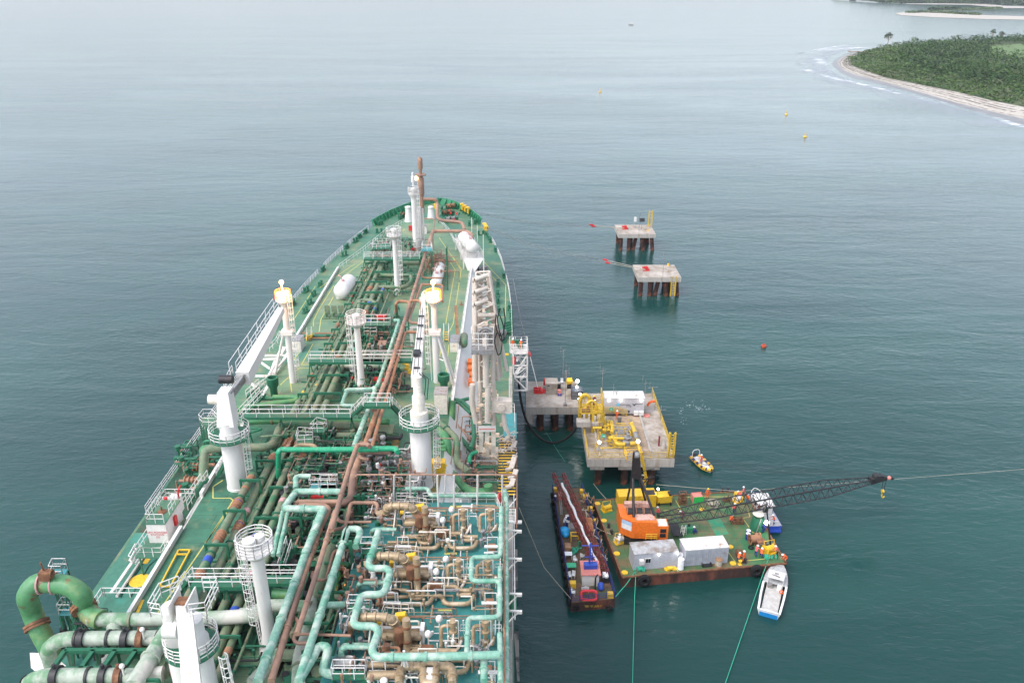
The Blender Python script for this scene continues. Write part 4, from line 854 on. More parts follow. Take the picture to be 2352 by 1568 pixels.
zp(4,[(270,1568),(330,1310),(360,1290),(610,1290),(630,1330),(610,1400),(680,1440)],.2,'brownpipe',TD+4,fil=.6);zp(4,[(90,1390),(240,1500),(560,1500)],.14,'brownpipe',TD+4.2,fil=.5)
zp(4,[(530,820),(430,800),(430,745),(760,745)],.2,'brownpipe',TD+4.4,fil=.5)
# big weathered lines of the centre
zp(2,[(880,250),(770,290),(720,420),(700,560),(650,640),(620,740)],.5,'olive',TD+2.2,fil=1.6);zp(2,[(600,740),(590,900),(560,1050),(500,1180),(490,1440)],.56,'mottled',TD+2.2,fil=1.2,fl=3.2,flm='olive')
zp(2,[(0,860),(120,850),(200,790),(360,780),(600,800)],.6,'mottled',TD+2.4,fil=2.2,fl=4);zp(2,[(280,680),(420,690)],.5,'greenpipe',TD+2.0);zp(2,[(680,715),(840,720)],.36,'olive',TD+2);zp(2,[(330,1200),(560,1200)],.5,'olive',TD+1.8,fl=2.5,flm='green')
zp(2,[(100,1435),(340,1180)],.55,'mottled',TD+1.6,fl=3)
zp(1,[(820,980),(930,985),(1480,985),(2060,965),(2400,940)],.62,'mottled',TD+2.4,fil=1.5,fl=4.2,flm='olive')
# rusty green discharge bend hanging over the port side
zp(1,[(470,1300,TD-2),(440,1220,TD-1),(350,1060,TD+.5),(290,900,TD+2),(240,760,TD+4.4),(330,640,TD+5.2),(480,650,TD+5.2),(640,670,TD+5.2),(760,760,TD+4.4),(770,860,TD+2.6),(850,960,TD+2.4),(930,985,TD+2.4)],.85,'ubend',fil=2.2,n=20,name="discharge_bend")
for a,c in (((330,1010,TD+.9),(350,1065,TD+.5)),((760,850,TD+3.0),(775,890,TD+2.8))):
    b=MB();A_=Z(1,*a);C_=Z(1,*c);d=(C_-A_).normalized();b.cyl(A_,A_+d*.22,1.08,n=28);b.cyl(A_+d*.28,A_+d*.5,1.08,n=28);b.build("bend_flange",'rust',ship)
for x in(380,500):A_=Z(1,x,650,TD+5.2);b=MB();b.ring(A_,.9,.09,24,(1,0,0));b.build("hoop",'pink',ship)
b=MB();q=Z(1,430,610,TD+6);b.box(q+Vector((0,0,.4)),(.9,.7,.8));b.cyl(q,q+Vector((-.3,.2,1.6)),.08,n=6);b.ring(q+Vector((.6,-.1,.6)),.35,.08,12,(1,0,0));b.build("vent_valve",'rust',ship)
def stage(k,L,z,base,m='tealplate',name="access_platform",hr=1.15,leg='green'):
    P=[Z(k,x,y,z) for x,y in L];b=MB();b.prism([(p.x,p.y) for p in P],z-.12,z);c=b.build(name,m,ship)
    b=MB();b.rail(P,hr,.04,1,(.5,1),closed=True);b.build("railing",'white',c)
    if leg:
        b=MB()
        for p in P:b.beam(p-Vector((0,0,.1)),(p.x,p.y,base),.14)
        for p,q in zip(P,P[1:]+P[:1]):b.beam((p.x,p.y,base),(q.x,q.y,z-.2),.08)
        b.build("leg",leg,c)
    return c
stage(1,[(470,590),(580,590),(625,520),(500,520)],TD+5.2,UD+1);stage(1,[(545,940),(660,940),(690,870),(590,870)],TD+1.5,UD)
# manifold branches and green truss at lower left
zp(1,[(470,1390,TD-1),(430,1250,TD+1.2),(560,1160,TD+2.2),(1440,1150,TD+2.2)],.62,'mottled',fil=2.0,fl=2.6,flm='dark',n=14)
zp(1,[(200,1640,TD),(330,1500,TD+2.2),(1300,1500,TD+2.2),(1500,1480,TD+2.2)],.62,'mottled',fil=2.0,fl=2.6,flm='dark',n=14)
zp(1,[(1220,1600),(1530,1100)],.68,'mottled',TD+3,fl=5,n=14);zp(1,[(1560,1460),(1680,1420)],.55,'brownpipe',TD+2.2)
zp(1,[(1040,1000),(1050,1120)],.6,'mottled',TD+2.0);zp(1,[(1010,1200),(1020,1250)],.4,'mottled',TD+1)
b=MB();P=[(610,1275),(1370,1275)];b.beam(Z(1,600,1270,TD+2),Z(1,1370,1270,TD+2),.35,.35)
for x in(600,860,1060,1250):b.beam(Z(1,x,1270,TD+2),Z(1,x-120,1440,TD+2),.35,.35);b.beam(Z(1,x+20,1280,TD+2),Z(1,x+60,1450,TD-1),.25)
for x in(660,900,1250,1400):b.beam(Z(1,x,1200,TD+1.5),Z(1,x+10,1420,TD-1),.3);
b.beam(Z(1,490,1440,TD+2),Z(1,1200,1440,TD+2),.35,.35);b.build("manifold_truss",'green',ship)
for x,y in((1305,1075),(1118,1410)):q=Z(1,x,y,TD+3.6);b=MB();b.ball(q,.22,12);b.cyl(q-Vector((0,0,1)),q,.08,n=8);b.build("valve_head",'white',ship)
for x,y in((1300,1160),(1100,1500),(760,1160),(520,1500),(960,1500),(1160,1160)):
    b=MB();q=Z(1,x,y,TD+2.2);b.cyl(q-Vector((.25,0,0)),q+Vector((.25,0,0)),.85,n=20);b.cyl(q,q+Vector((0,0,1.2)),.15,n=8);b.build("valve_flange",'rust' if x in(1300,1100) else 'dark',ship)
# white rescue boat half hidden under the manifold
b=MB();q=Z(1,300,1310,UD+2);d=Vector((3.4,-2.2,-.3));u=Vector((.5,.8,0))
vs=[q+Vector((-.2,0,.3)),q+d*.35+u*1.0+Vector((0,0,.3)),q+d+u*1.1,q+d-u*.9,q+d*.3-u*.9,q+Vector((0,0,-.9)),q+d*.4+Vector((0,0,-1.4)),q+d+Vector((0,0,-1.4))]
b.add(vs,[(0,4,3,2,1),(0,5,6,4),(4,6,7,3),(0,1,6,5),(1,2,7,6),(2,3,7)]);b.build("boat_davit_cradle",'whiterust',ship)
# catwalk bridges across the trunk
def catwalk(k,x0,x1,y,z,w_=1.1,m='green'):
    a=Z(k,x0,y,z);c=Z(k,x1,y,z);b=MB();b.box(((a.x+c.x)/2,a.y,z-.2),(c.x-a.x,w_,.35));q=b.build("catwalk",m,ship)
    b=MB()
    for s_ in(-1,1):b.rail([a+Vector((0,s_*w_/2,0)),Vector((c.x,a.y+s_*w_/2,z))],1.15,.045,1.7,(.5,1))
    b.build("catwalk_railing",'white',q);n=max(2,int((c.x-a.x)/4))
    for i in range(n+1):
        b=MB();x=a.x+(c.x-a.x)*i/n;b.beam((x-.5,a.y,TD),(x,a.y,z-.3),.14);b.beam((x+.5,a.y,TD),(x,a.y,z-.3),.14);b.build("catwalk_trestle",'green',q)
    return q
catwalk(1,1760,2350,645,TD+3.6);catwalk(3,1070,2050,285,TD+3.8);catwalk(5,1050,2100,1180,TD+3.4);catwalk(6,20,640,1265,TD+3.4);catwalk(7,655,1260,1155,TD+3.2);catwalk(2,20,480,560,TD+3.6)
def stair(k,a,c,m='green',w_=.8):
    A_=Z(k,*a);C_=Z(k,*c);d=(C_-A_);s_=Vector((-d.y,d.x,0))
    s_=s_.normalized()*w_/2 if s_.length>.01 else Vector((w_/2,0,0));b=MB()
    for e in(-1,1):b.beam(A_+s_*e,C_+s_*e,.1,.3)
    n=int(d.length/.5)+1
    for i in range(1,n):q=A_+d*i/n;b.beam(q-s_,q+s_,.3,.06)
    t=b.build("stair",m,ship);b=MB()
    for e in(-1,1):b.rail([A_+s_*e,C_+s_*e],1.1,.045,1.2,(.5,1))
    b.build("handrail",'white',t)
stair(3,(540,1110,UD+.5),(710,880,TD+1.6));stair(1,(1610,780,TD),(1750,610,TD+3.6));stair(4,(370,340,TD+3.8),(490,215,TD+6.4));stair(4,(890,350,TD+3.8),(765,215,TD+6.4))
a=Z(4,480,215,TD+6.4);c=Z(4,770,215,TD+6.4);b=MB();b.box(((a.x+c.x)/2,a.y,TD+6.2),(c.x-a.x,1.1,.35));q=b.build("over_bridge",'green',ship);b=MB()
for s_ in(-.55,.55):b.rail([a+Vector((0,s_,0)),c+Vector((0,s_,0))],1.15,.045,1.5,(.5,1))
b.build("bridge_railing",'white',q)
stair(3,(830,840,TD+.2),(900,700,TD+2.4));stair(2,(340,540,TD+.5),(420,290,TD+3.2));stair(3,(1110,130,TD+1.2),(1230,20,TD+1.6));stair(3,(1020,330,TD+1.2),(1240,90,TD+1.6))
stair(5,(1040,950,TD-.3),(1050,850,TD+1.4),'yellow');stair(6,(1055,1050,TD),(1060,900,TD+1.6),'yellow')
stage(3,[(660,350),(690,380),(800,385),(850,370),(780,300),(700,300)],UD+4.8,UD,'deck');stage(3,[(1670,960),(1920,960),(1930,905),(1690,905)],TD+3.0,TD);stage(3,[(1680,440),(1800,440),(1830,400),(1740,380)],TD+3.4,TD,'green');stage(3,[(1550,550),(1700,540),(1700,480),(1570,470)],TD+3.2,TD,'green')
stage(5,[(1720,750),(1960,750),(2040,745),(2040,700),(1730,700)],TD+2.8,TD,'deck');stage(5,[(1720,860),(1870,860),(1880,800),(1720,800)],TD+1.4,TD,'green');stage(7,[(740,1060),(940,1050),(950,1000),(760,1000)],TD+3.0,TD,'green');stage(7,[(1280,1075),(1400,1075),(1380,1030),(1300,1030)],TD+5.8,TD,'tealplate')
stage(2,[(1020,345),(1200,345),(1210,290),(1030,290)],MD+1.6,MD,'green');stage(2,[(905,850),(1095,850),(1110,780),(920,780)],MD+1.6,MD,'green');stage(2,[(775,1400),(1055,1400),(1060,1330),(790,1330)],MD+1.2,MD,'green')
stage(4,[(0,1140),(180,1140),(200,1090),(20,1090)],TD+3.0,TD)
# starboard manifold lines (green) between crane and loading arm
zp(4,[(1440,180,TD+1.5),(1430,400,TD-1),(1420,470,TD-1.5),(1300,400,TD-1),(1180,260,TD-.5)],.5,'greenpipe',fil=1.4,fl=4,flm='olive')
zp(4,[(1160,390,TD+1),(1250,470,TD+1),(1390,590,TD+1),(1390,820,TD-1.5),(1370,900,TD-2),(1560,1120,TD-2),(1640,1170,TD-2),(1840,1180,TD-2),(1830,1100,TD-1)],.52,'greenpipe',fil=1.4,fl=4,flm='olive')
zp(4,[(1180,320,TD+.5),(1260,380,TD+.5),(1500,610,TD+.5),(1480,800,TD-1.5),(1500,860,TD-1.5),(1620,960,TD-1.5)],.45,'olive',fil=1.2,fl=4,flm='green')
zp(4,[(1260,630),(1370,640)],.24,'greenpipe',TD+.4);zp(4,[(1260,680),(1370,680)],.24,'greenpipe',TD+.2);zp(4,[(1260,715),(1370,715)],.24,'greenpipe',TD)
zp(4,[(1350,170),(1530,170),(1660,300),(1680,600),(1640,700)],.3,'green',TD,fil=1);zp(4,[(1300,200),(1500,190),(1640,320)],.2,'green',TD+.3,fil=.8);zp(4,[(1520,180),(1650,150)],.25,'green',TD)
zp(4,[(1620,860),(1640,760),(1710,735)],.26,'emerald',UD+2.5,fil=.7);zp(4,[(1470,500),(1640,720)],.3,'green',UD+2.0);zp(4,[(1500,440),(1640,610)],.12,'brownpipe',UD+3)
zp(4,[(1300,980),(1310,1070),(1430,1090),(1520,1180)],.3,'olive',UD+3,fil=.8);zp(4,[(1480,500,UD+3),(1510,230,TD+2)],.07,'brownpipe');zp(4,[(1530,620,UD+3),(1550,350,TD+2),(1660,350,TD+2)],.07,'brownpipe')
zp(4,[(1420,910,UD+3),(1460,590,TD+2),(1240,590,TD+2)],.07,'brownpipe');zp(4,[(1530,1170,UD+2),(1570,830,TD+1),(1520,830,TD+1)],.07,'brownpipe')
b=MB();q=Z(4,1290,960,TD);b.box(q+Vector((0,0,.9)),(1.7,1.1,1.4));b.tube([q+Vector((-1,0,.5)),q+Vector((0,.3,1.9)),q+Vector((.9,0,.8))],.25,8);b.build("yellow_hose_reel",'yellow',ship)
b=MB();q=Z(4,1230,1150,TD);b.box(q+Vector((0,1.3,.03)),(1.4,4,.05));M['ochre']=mat("ochre primer",(.3,.2,.05),(.12,.14,.05),.6,.45,.6);b.build("ochre_tray",'ochre',ship);b=MB();q=Z(4,700,620,TD);b.box(q+Vector((0,0,.03)),(4,3,.03));b.build("ochre_tray",'ochre',ship)
b=MB();q=Z(4,660,640,TD);b.box(q+Vector((.3,1.4,.6)),(2.4,2.4,1.2));b.build("deck_hatch",'olive',ship)
# valve group forward of the module (small flanged trees)
for x,y,z in((560,700,4),(690,660,4),(650,820,3),(830,780,3),(560,790,3),(740,870,3),(990,780,3),(540,1010,3),(690,1010,3),(760,800,3),(630,900,2),(480,1150,2),(540,1150,2),(680,1150,2),(840,880,3),(700,940,2),(980,880,2),(600,1080,2),(520,870,3),(780,930,2)):
    b=MB();q=Z(4,x,y,TD+z-.8);b.lathe(q,[(.28,-.5),(.28,-.3),(.12,-.3),(.12,.2),(.35,.2),(.35,.3),(.12,.35),(.12,.7)],10);b.lathe(q+Vector((0,0,.7)),[(.08,0),(.3,.1),(.36,.3),(.3,.5),(0,.55)],10)
    b.cyl(q-Vector((0,0,.4)),(q.x,q.y,TD),.1,n=6);b.build('valve','steel',ship)
for x,y in((645,905),(820,845),(980,848),(540,1075),(690,1075)):q=Z(4,x,y,TD+2.4);b=MB();b.ball(q,.25,10);b.build('valve_dome','white',ship)
b=MB();q=Z(4,645,905,TD+2.6);b.ring(q,.35,.08,14,(1,-.5,0));q=Z(3,2310,760,TD+3);b.ring(q,.35,.1,14,(1,-.5,0));b.build("handwheel",'red',ship)
# masts of the lightning wires and little rusty pipes scattered over the centre of the deck: too many to count
b=MB()
def clutter(k,x0,x1,y0,y1,z0,z1,nn,mats,rad=(.04,.12),Lx=(1,4)):
    TD=UD if z0<18 else 19.5
    for i in range(int(nn*1.6)):
        q=Z(k,R.uniform(x0,x1),R.uniform(y0,y1),R.uniform(z0,z1));b.k=R.choice(mats);r=R.uniform(*rad);t=R.random();L=R.uniform(*Lx)
        d=Vector((0,L,0)) if t<.4 else Vector((L,0,0)) if t<.75 else Vector((0,0,-(q.z-TD)*.9))
        e=q+d;P=[q,e]
        if t<.75 and R.random()<.5:P.append(e+Vector((0,0,-(q.z-TD)*.8)))
        elif t<.75:P.append(e+(Vector((.8,0,0)) if t<.4 else Vector((0,.9,0)))*R.choice([-1,1]))
        b.tube(P,r,6,fil=.3)
        if R.random()<.5:b.cyl(q-Vector((0,0,.25)),q+Vector((0,0,.3)),r*2.4,n=8)
G=['green','brownpipe','steel','olive','white','orangepipe','dark']
clutter(3,1450,2300,420,1100,TD+.3,TD+3,150,[0,0,0,1,2,3,6]);clutter(3,1400,2300,1150,1560,TD+.3,TD+3,90,[0,0,0,1,3,6]);clutter(4,480,1050,700,1500,TD+.5,TD+4,170,[1,1,2,2,0,4,6],(.03,.09),(.5,2.2))
clutter(4,0,480,720,1300,TD+.4,TD+2.6,60,[0,0,1,3]);clutter(5,1650,2150,1270,1560,TD+.3,TD+2,60,[0,0,1,6]);clutter(5,1650,2150,560,1120,TD+.3,TD+2.2,80,[0,0,1,2]);clutter(7,720,1300,930,1150,TD+.3,TD+3,70,[0,0,0,1,2]);clutter(7,1300,1500,1100,1300,TD+.3,TD+3,50,[0,1,1,5])
clutter(2,820,1250,320,1420,TD+.5,MD+2,140,[1,1,5,2,4,6],(.04,.12),(.5,2.2));clutter(2,300,900,150,1400,TD+.3,TD+2.6,80,[0,0,0,3,6]);clutter(7,900,1180,1200,1560,TD+.3,TD+1.6,40,[0,0,3]);clutter(1,1820,2350,700,1500,TD+.2,TD+1,30,[0,0,6])
clutter(4,1420,1700,250,1150,UD+.3,UD+2.5,60,[1,1,0,2]);clutter(3,420,860,560,1010,UD+.3,UD+2.5,60,[0,0,0,1],(.05,.2),(.6,2.4));clutter(4,1580,1760,780,1180,UD+.4,UD+2.5,40,[1,0,2])
clutter(1,500,1500,1020,1300,UD+.3,TD+1,40,[0,0,6]);clutter(3,1150,1500,560,1560,TD+.2,TD+1,60,[0,0,3,6]);clutter(3,1350,2300,430,1560,TD+.2,TD+1.6,200,[0,0,0,6,6,3],(.08,.28),(1.5,5));clutter(2,300,900,50,1420,TD+.2,TD+1.8,140,[0,0,6,6,3],(.1,.3),(1.5,4));clutter(5,1450,2100,600,1560,TD+.2,TD+1,70,[0,6,3],(.06,.2),(1,4))
struct(b.build("small_bore_pipework",G,ship),'stuff')
for x,y in((600,760),(520,885)):b=MB();q=Z(3,x,y,UD+1.8);d=Vector((-1,0,0));b.cyl(q,q+Vector((2.6,.2,0)),.4,n=14);[b.cyl(q+Vector((i*.5,0,0)),q+Vector((i*.5+.15,0,0)),.55,n=14) for i in(0,1,2)];b.build("manifold_flange",'orangepipe',ship)
# steel goal-post frames standing over the pipes
for k,x,y,yt in((2,800,940,640),(2,965,640,240),(2,930,300,130),(2,660,1180,900),(4,500,1568,1190),(4,450,1568,1200),(2,540,300,20),(2,640,380,200),(2,840,640,400)):
    b=MB();p=Z(k,x,y,TD);z=min(MD+5,top(k,yt,p));b.beam(p,(p.x,p.y,z),.3,.3);b.beam((p.x-1.2,p.y,z-.4),(p.x+1.2,p.y,z-.4),.22,.22);b.beam((p.x,p.y,TD+1),(p.x+1.4,p.y+1.2,z-.5),.16)
    b.build("frame_post",'green',ship)
# trio of small green hatches, red boxes and a lifebuoy-orange stretcher
for x in(1255,1340,1425):b=MB();q=Z(5,x,660,TD);b.box(q+Vector((0,0,.1)),(1.3,1.2,.2));b.box(q+Vector((0,1.2,1.0)),(.9,.1,1.6));b.cyl(q+Vector((0,0,.2)),q+Vector((0,0,1.0)),.25,n=8);b.build("hatch_cover",'olive',ship)
for k,x,y,z in((5,1930,650,TD+3.2),(5,1905,1420,TD+1.2),(3,1740,1040,TD+1.8)):q=Z(k,x,y,z);b=MB();b.box(q,(1.5,.8,.7));b.build("red_box",'red',ship)
b=MB();q=Z(5,1940,1010,TD+1);b.box(q,(1.1,1.5,1.0));b.box(q+Vector((0,0,.6)),(1.3,1.7,.12));b.build("wooden_crate_stand",'brownpipe',ship)
for x,y in((560,1340),(590,1410)):q=Z(6,x,y,TD+1.4);b=MB();b.tube([q+Vector((.9*math.cos(t)-.6,.9*math.sin(t),0)) for t in(-.4,0,.5,1.0,1.5)],.28,8);b.build("yellow_hose_coil",'yellow',ship)
for k,x,y,hh in((7,1565,1500,9),(7,1560,1180,7)):
    p=Z(k,x,y,TD);b=MB();b.cyl(p,p+Vector((0,0,top(k,y-450 if y>1300 else 1030,p)-TD)),.13,n=8);b.build("deck_post",'green',ship)
p=Z(6,1240,600,TD);b=MB();b.lathe(p,[(.35,0),(.35,.08),(.18,.1),(.05,.9),(0,.9)],12);b.build("traffic_cone",'orangepipe',ship)
# ---------------------------------------------------------------- regasification module on the starboard side
mx0=Z(2,900,600,MD).x;mx1=-1.0;my1=Z(4,1500,1285,MD).y
b=MB();b.prism([(mx0,38),(mx1,38),(mx1,my1),(-8.6,my1),(mx0+4,my1-1.5),(mx0,my1-4)],MD-.35,MD);b.build("module_deck",'teal',ship)
for x in(mx0+.5,-9,-5,-1.4):
    for y in(48,56,64,my1-.6):
        b=MB();b.beam((x,y,UD if x>-8 else TD),(x,y,MD-.4),.35);b.build("module_leg",'green',ship)
def shift(f,dy):
    'build the parts of one unit moved dy metres along the ship'
    f(Vector((0,dy,0)))
def U(x,y,z,o):return Z(2,x,y,z)+o
def unit(o,full=True):
    def up(L,r,m='insul',name="insulated_pipe",**kw):return pipe([U(x,y,z,o) for x,y,z in L],r,m,name=name,**kw)
    z=MD
    b=MB()
    for yy in(480,520):b.capsule(U(1310,yy,z+.9,o),U(1585,yy,z+.9,o),.38,14)
    b.box(U(1450,555,z+.2,o),(2.6,.8,.4));h=b.build("heat_exchanger",'insul',ship)
    b=MB();b.box(U(1605,500,z+.9,o),(.35,1.0,1.5));b.box(U(1450,455,z+1.5,o),(3.2,.18,.12));b.build("end_plate",'white',h)
    up([(1040,440,z+1.5),(1120,430,z+1.5),(1140,370,z+3),(1280,365,z+3.1),(1370,380,z+3),(1405,440,z+1.6)],.36,fil=1.3,fl=.6)
    up([(1480,380,z+3.4),(1490,600,z+.6),(1495,690,z)],.33,fl=1.1,flm='rust')
    b=MB();q=U(1440,640,z,o);b.lathe(q,[(.15,0),(.2,1.2),(.42,1.3),(.42,2.4),(.2,2.5),(0,2.5)],14);b.build("drip_pot",'rust',ship)
    b=MB();q=U(1440,375,z+2,o);b.box(q,(.9,.5,.6),ry=-.2);b.build("actuator_box",'yellow',ship);b=MB();b.box(U(1280,430,z+.6,o),(.5,.5,.6));b.build("actuator_box",'yellow',ship)
    up([(1260,655,z+.6),(1425,655,z+.6),(1430,720,z+.6),(1535,725,z+.6),(1545,620,z+.6),(1820,622,z+.6),(1830,655,z+.6),(1970,655,z+.6)],.2,fil=.55)
    up([(1140,710,z+.4),(1410,710,z+.4)],.17);up([(1120,772,z+.5),(1590,770,z+.5),(1625,700,z+.5),(1695,700,z+.5),(1720,770,z+.5),(1930,770,z+.5),(1965,700,z+.5)],.21,fil=.6)
    up([(1820,690,z+.5),(1940,690,z+.5)],.19)
    b=MB();b.box(U(1645,620,z+.8,o),(1.0,.6,.7));b.build("trace_box",'rust',ship)
    b=MB();A=[U(1582,740,z,o),U(1722,700,z,o)]
    for q in A:b.beam(q,q+Vector((0,0,1.9)),.09)
    b.beam(A[0]+Vector((0,0,1.9)),Vector((A[1].x,A[0].y,z+1.9)),.09);b.beam((A[1].x,A[0].y,z+1.9),(A[1].x,A[0].y,z),.09);b.build("support_frame",'cream',ship)
    for x,y in((1730,405),(1648,510)):
        b=MB();q=U(x,y,z+1.6,o);b.cyl((q.x,q.y,z),q,.06,n=6);b.lathe(q,[(.15,-.15),(.28,0),(.3,.25),(.2,.42),(0,.45)],14);b.build("deck_lamp",'white',ship)
    for x,w_ in((1840,1),(2085,1)):
        b=MB();q=U(x,590,z,o);b.lathe(q,[(.3,0),(.3,.5),(.18,.6),(.18,1.3),(.36,1.35),(.36,1.55),(.2,1.6),(.2,2.1),(.34,2.15),(.34,2.6),(0,2.7)],12);b.tube([q+Vector((.2,-.2,.3)),q+Vector((.6,-.3,.3)),q+Vector((.7,0,.9))],.12,8,fil=.2);pmp=b.build("booster_pump",'insul',ship)
        b=MB()
        for s_ in(-.45,.45):b.beam(q+Vector((s_,0,0)),q+Vector((s_,0,2.6)),.08)
        b.beam(q+Vector((-.45,0,2.6)),q+Vector((.45,0,2.6)),.08);b.rail([q+Vector((.6,.3,1.2)),q+Vector((1.3,.3,1.2))],.7,.03,.6,(.5,1));b.build("pump_frame",'white',pmp)
        up([(x-95,600,z+.2),(x-95,440,z+1.8),(x-20,440,z+1.8)],.17,fil=.4)
    b=MB();b.box(U(1860,585,z-.02,o)+Vector((0,0,.06)),(.8,1.2,.1));b.build("sump_cover",'dark',ship)
    b=MB();b.tube([U(1850,640,z+.3,o),U(1880,600,z+.8,o),U(1900,550,z+1.0,o)],.13,8,fil=.3);b.build("flexible_hose",'beige',ship);b=MB();b.tube([U(2060,620,z+.3,o),U(2110,590,z+.8,o),U(2140,545,z+1.0,o)],.1,8,fil=.3);b.build("flexible_hose",'beige',ship)
    for x in(1280,2100):
        b=MB();A_=U(x-40,860,z,o);hh=2.4
        C_=A_+Vector((1.0,0,0));
        for q in(A_,C_):b.beam(q,q+Vector((0,0,hh)),.08)
        for k in(.3,.6,1):b.beam(A_+Vector((0,0,hh*k)),C_+Vector((0,0,hh*k)),.06)
        b.box(A_+Vector((.45,-.05,1.35)),(1.5,.3,.12));b.build("light_frame",'white',ship)
    b=MB();q=U(2100,760,z+.3,o);b.box(q,(.7,.5,.6));b.build("pump_motor",'orangepipe',ship)
    b=MB()
    for i in range(5):
        q=U(1990+R.uniform(-20,60),650+R.uniform(-50,60),z+.6,o);b.lathe(q,[(.12,-.6),(.12,.1),(.2,.15),(.2,.3),(.05,.35)],8);b.tube([q,q+Vector((R.uniform(.3,1),0,.2)),q+Vector((.6,.4,.6))],.06,6)
    b.build("instrument_cluster",'steel',ship)
    b=MB();b.tube([U(1500,378,z+1.3,o),U(2190,376,z+1.3,o)],.05,6);b.tube([U(1600,395,z+1.1,o),U(2190,400,z+1.1,o)],.04,6);b.cyl(U(1768,376,z,o),U(1768,345,z+1.5,o),.05,n=6);b.build("sprinkler_line",'orangepipe',ship)
    b=MB();a=U(1770,345,z+.012,o);b.box(a,(1.2,.32,.008));b.build("faded_marking",'yline',ship,smooth=False)
    b=MB();b.beam(U(1310,530,z,o),U(1370,580,z+.3,o),.14);b.build("brace",'cream',ship);b=MB();
    for A,Bq in(((1300,350,z+2.8),(1290,600,z)),((1215,400,z+2.5),(1190,640,z))):b.beam(U(*A,o),U(*Bq,o),.12);b.build("brace",'cream',ship);b=MB()
    b.rail([U(1500,360,z+1.6,o),U(1320,345,z+1.6,o),U(1300,400,z+1.6,o)],1.0,.03,.8,(.5,1));b.build("pipe_guard",'cream',ship)
    up([(1160,590,z+1.4),(1030,590,z+1.4),(1000,600,z+1.4),(995,640,z+.2)],.22,m='tealpipe',fil=.5);up([(1220,590,z+1.4),(1080,590,z+1.4)],.2,m='tealpipe')
unit(Vector((0,0,0)));unit(Vector((0,7.7,0)));unit(Vector((0,-7.7,0)))
# serpentine teal lines weaving over the units
zp(2,[(1165,150),(1125,300),(1075,440),(1105,470),(1230,470),(1262,500),(1210,690),(1060,690),(1010,715),(950,930),(990,955),(1130,955),(1165,1000),(1105,1160),(1140,1215),(1700,1210),(2180,1195)],.32,'tealpipe',MD+3.2,fil=.9,fl=2.2)
zp(2,[(1720,1420),(1420,1215)],.01,'tealpipe',MD) if 0 else None
zp(2,[(2195,-40),(2190,340),(2180,372),(1960,380),(1945,400),(1943,560),(1975,578),(2160,575),(2182,600),(2182,860),(2150,880),(1935,888),(1915,910),(1905,1180),(1930,1200)],.22,'tealpipe',MD+2.8,fil=.6,fl=2.2)
zp(2,[(2183,460),(2180,900)],.2,'tealpipe',MD+2.0,fl=2.5);zp(2,[(2182,1020),(2190,1420)],.22,'tealpipe',MD+2.4,fl=2.5);zp(2,[(2050,1220),(2050,1420)],.28,'tealpipe',MD+2.4,fl=2)
zp(2,[(2232,-120),(2238,1425)],.24,'tealpipe',MD+1.2,fl=2.2)
zp(2,[(2215,-100),(2222,1425)],.07,'orangepipe',MD+1.6)
# the loops at the foot of the picture
zp(2,[(1335,1440),(1345,1330),(1380,1292),(1510,1292),(1545,1320),(1545,1440),(1640,1440),(1640,1320),(1670,1292),(1760,1292),(1785,1320),(1785,1440)],.34,'insul',MD+1.6,fil=.9,fl=1.2,name="insulated_pipe")
zp(2,[(1070,1280),(1330,1280)],.24,'insul',MD+1.5);zp(2,[(1070,1370),(1330,1360)],.34,'insul',MD+1.4);zp(2,[(1520,1290),(1560,1260),(1640,1265),(1660,1300)],.24,'insul',MD+1.9,fil=.6)
zp(2,[(1440,1260),(1440,1180),(1480,1160),(1820,1165)],.22,'insul',MD+1.5,fil=.6)
zp(2,[(850,1200),(860,1120),(1100,1120)],.26,'tealpipe',MD+1,fil=.6)
b=MB();q=Z(2,1210,1440,MD+1.2);b.lathe(q,[(.3,0),(.3,.4),(.2,.5),(0,.5)],14);b.build("deck_lamp",'white',ship)
b=MB();a=Z(2,1385,1440,MD);b.beam(a,a+Vector((.1,0,3.4)),.18);b.beam(a+Vector((-.5,0,0)),a+Vector((.1,0,3.4)),.1);b.beam(a+Vector((.6,0,0)),a+Vector((.1,0,3.4)),.1);b.box(Z(2,1590,1370,MD+1.8),(.5,1.6,.12));b.build("support_frame",'white',ship)
b=MB();q=Z(2,890,1290,MD+.2)
b.cyl(q+Vector((-.9,0,.3)),q+Vector((.9,0,.3)),.45,n=14);
for i in range(6):b.cyl(q+Vector((-.9+i*.16,0,.3)),q+Vector((-.86+i*.16,0,.3)),.5,n=14)
b.build("compressor",'steel',ship)
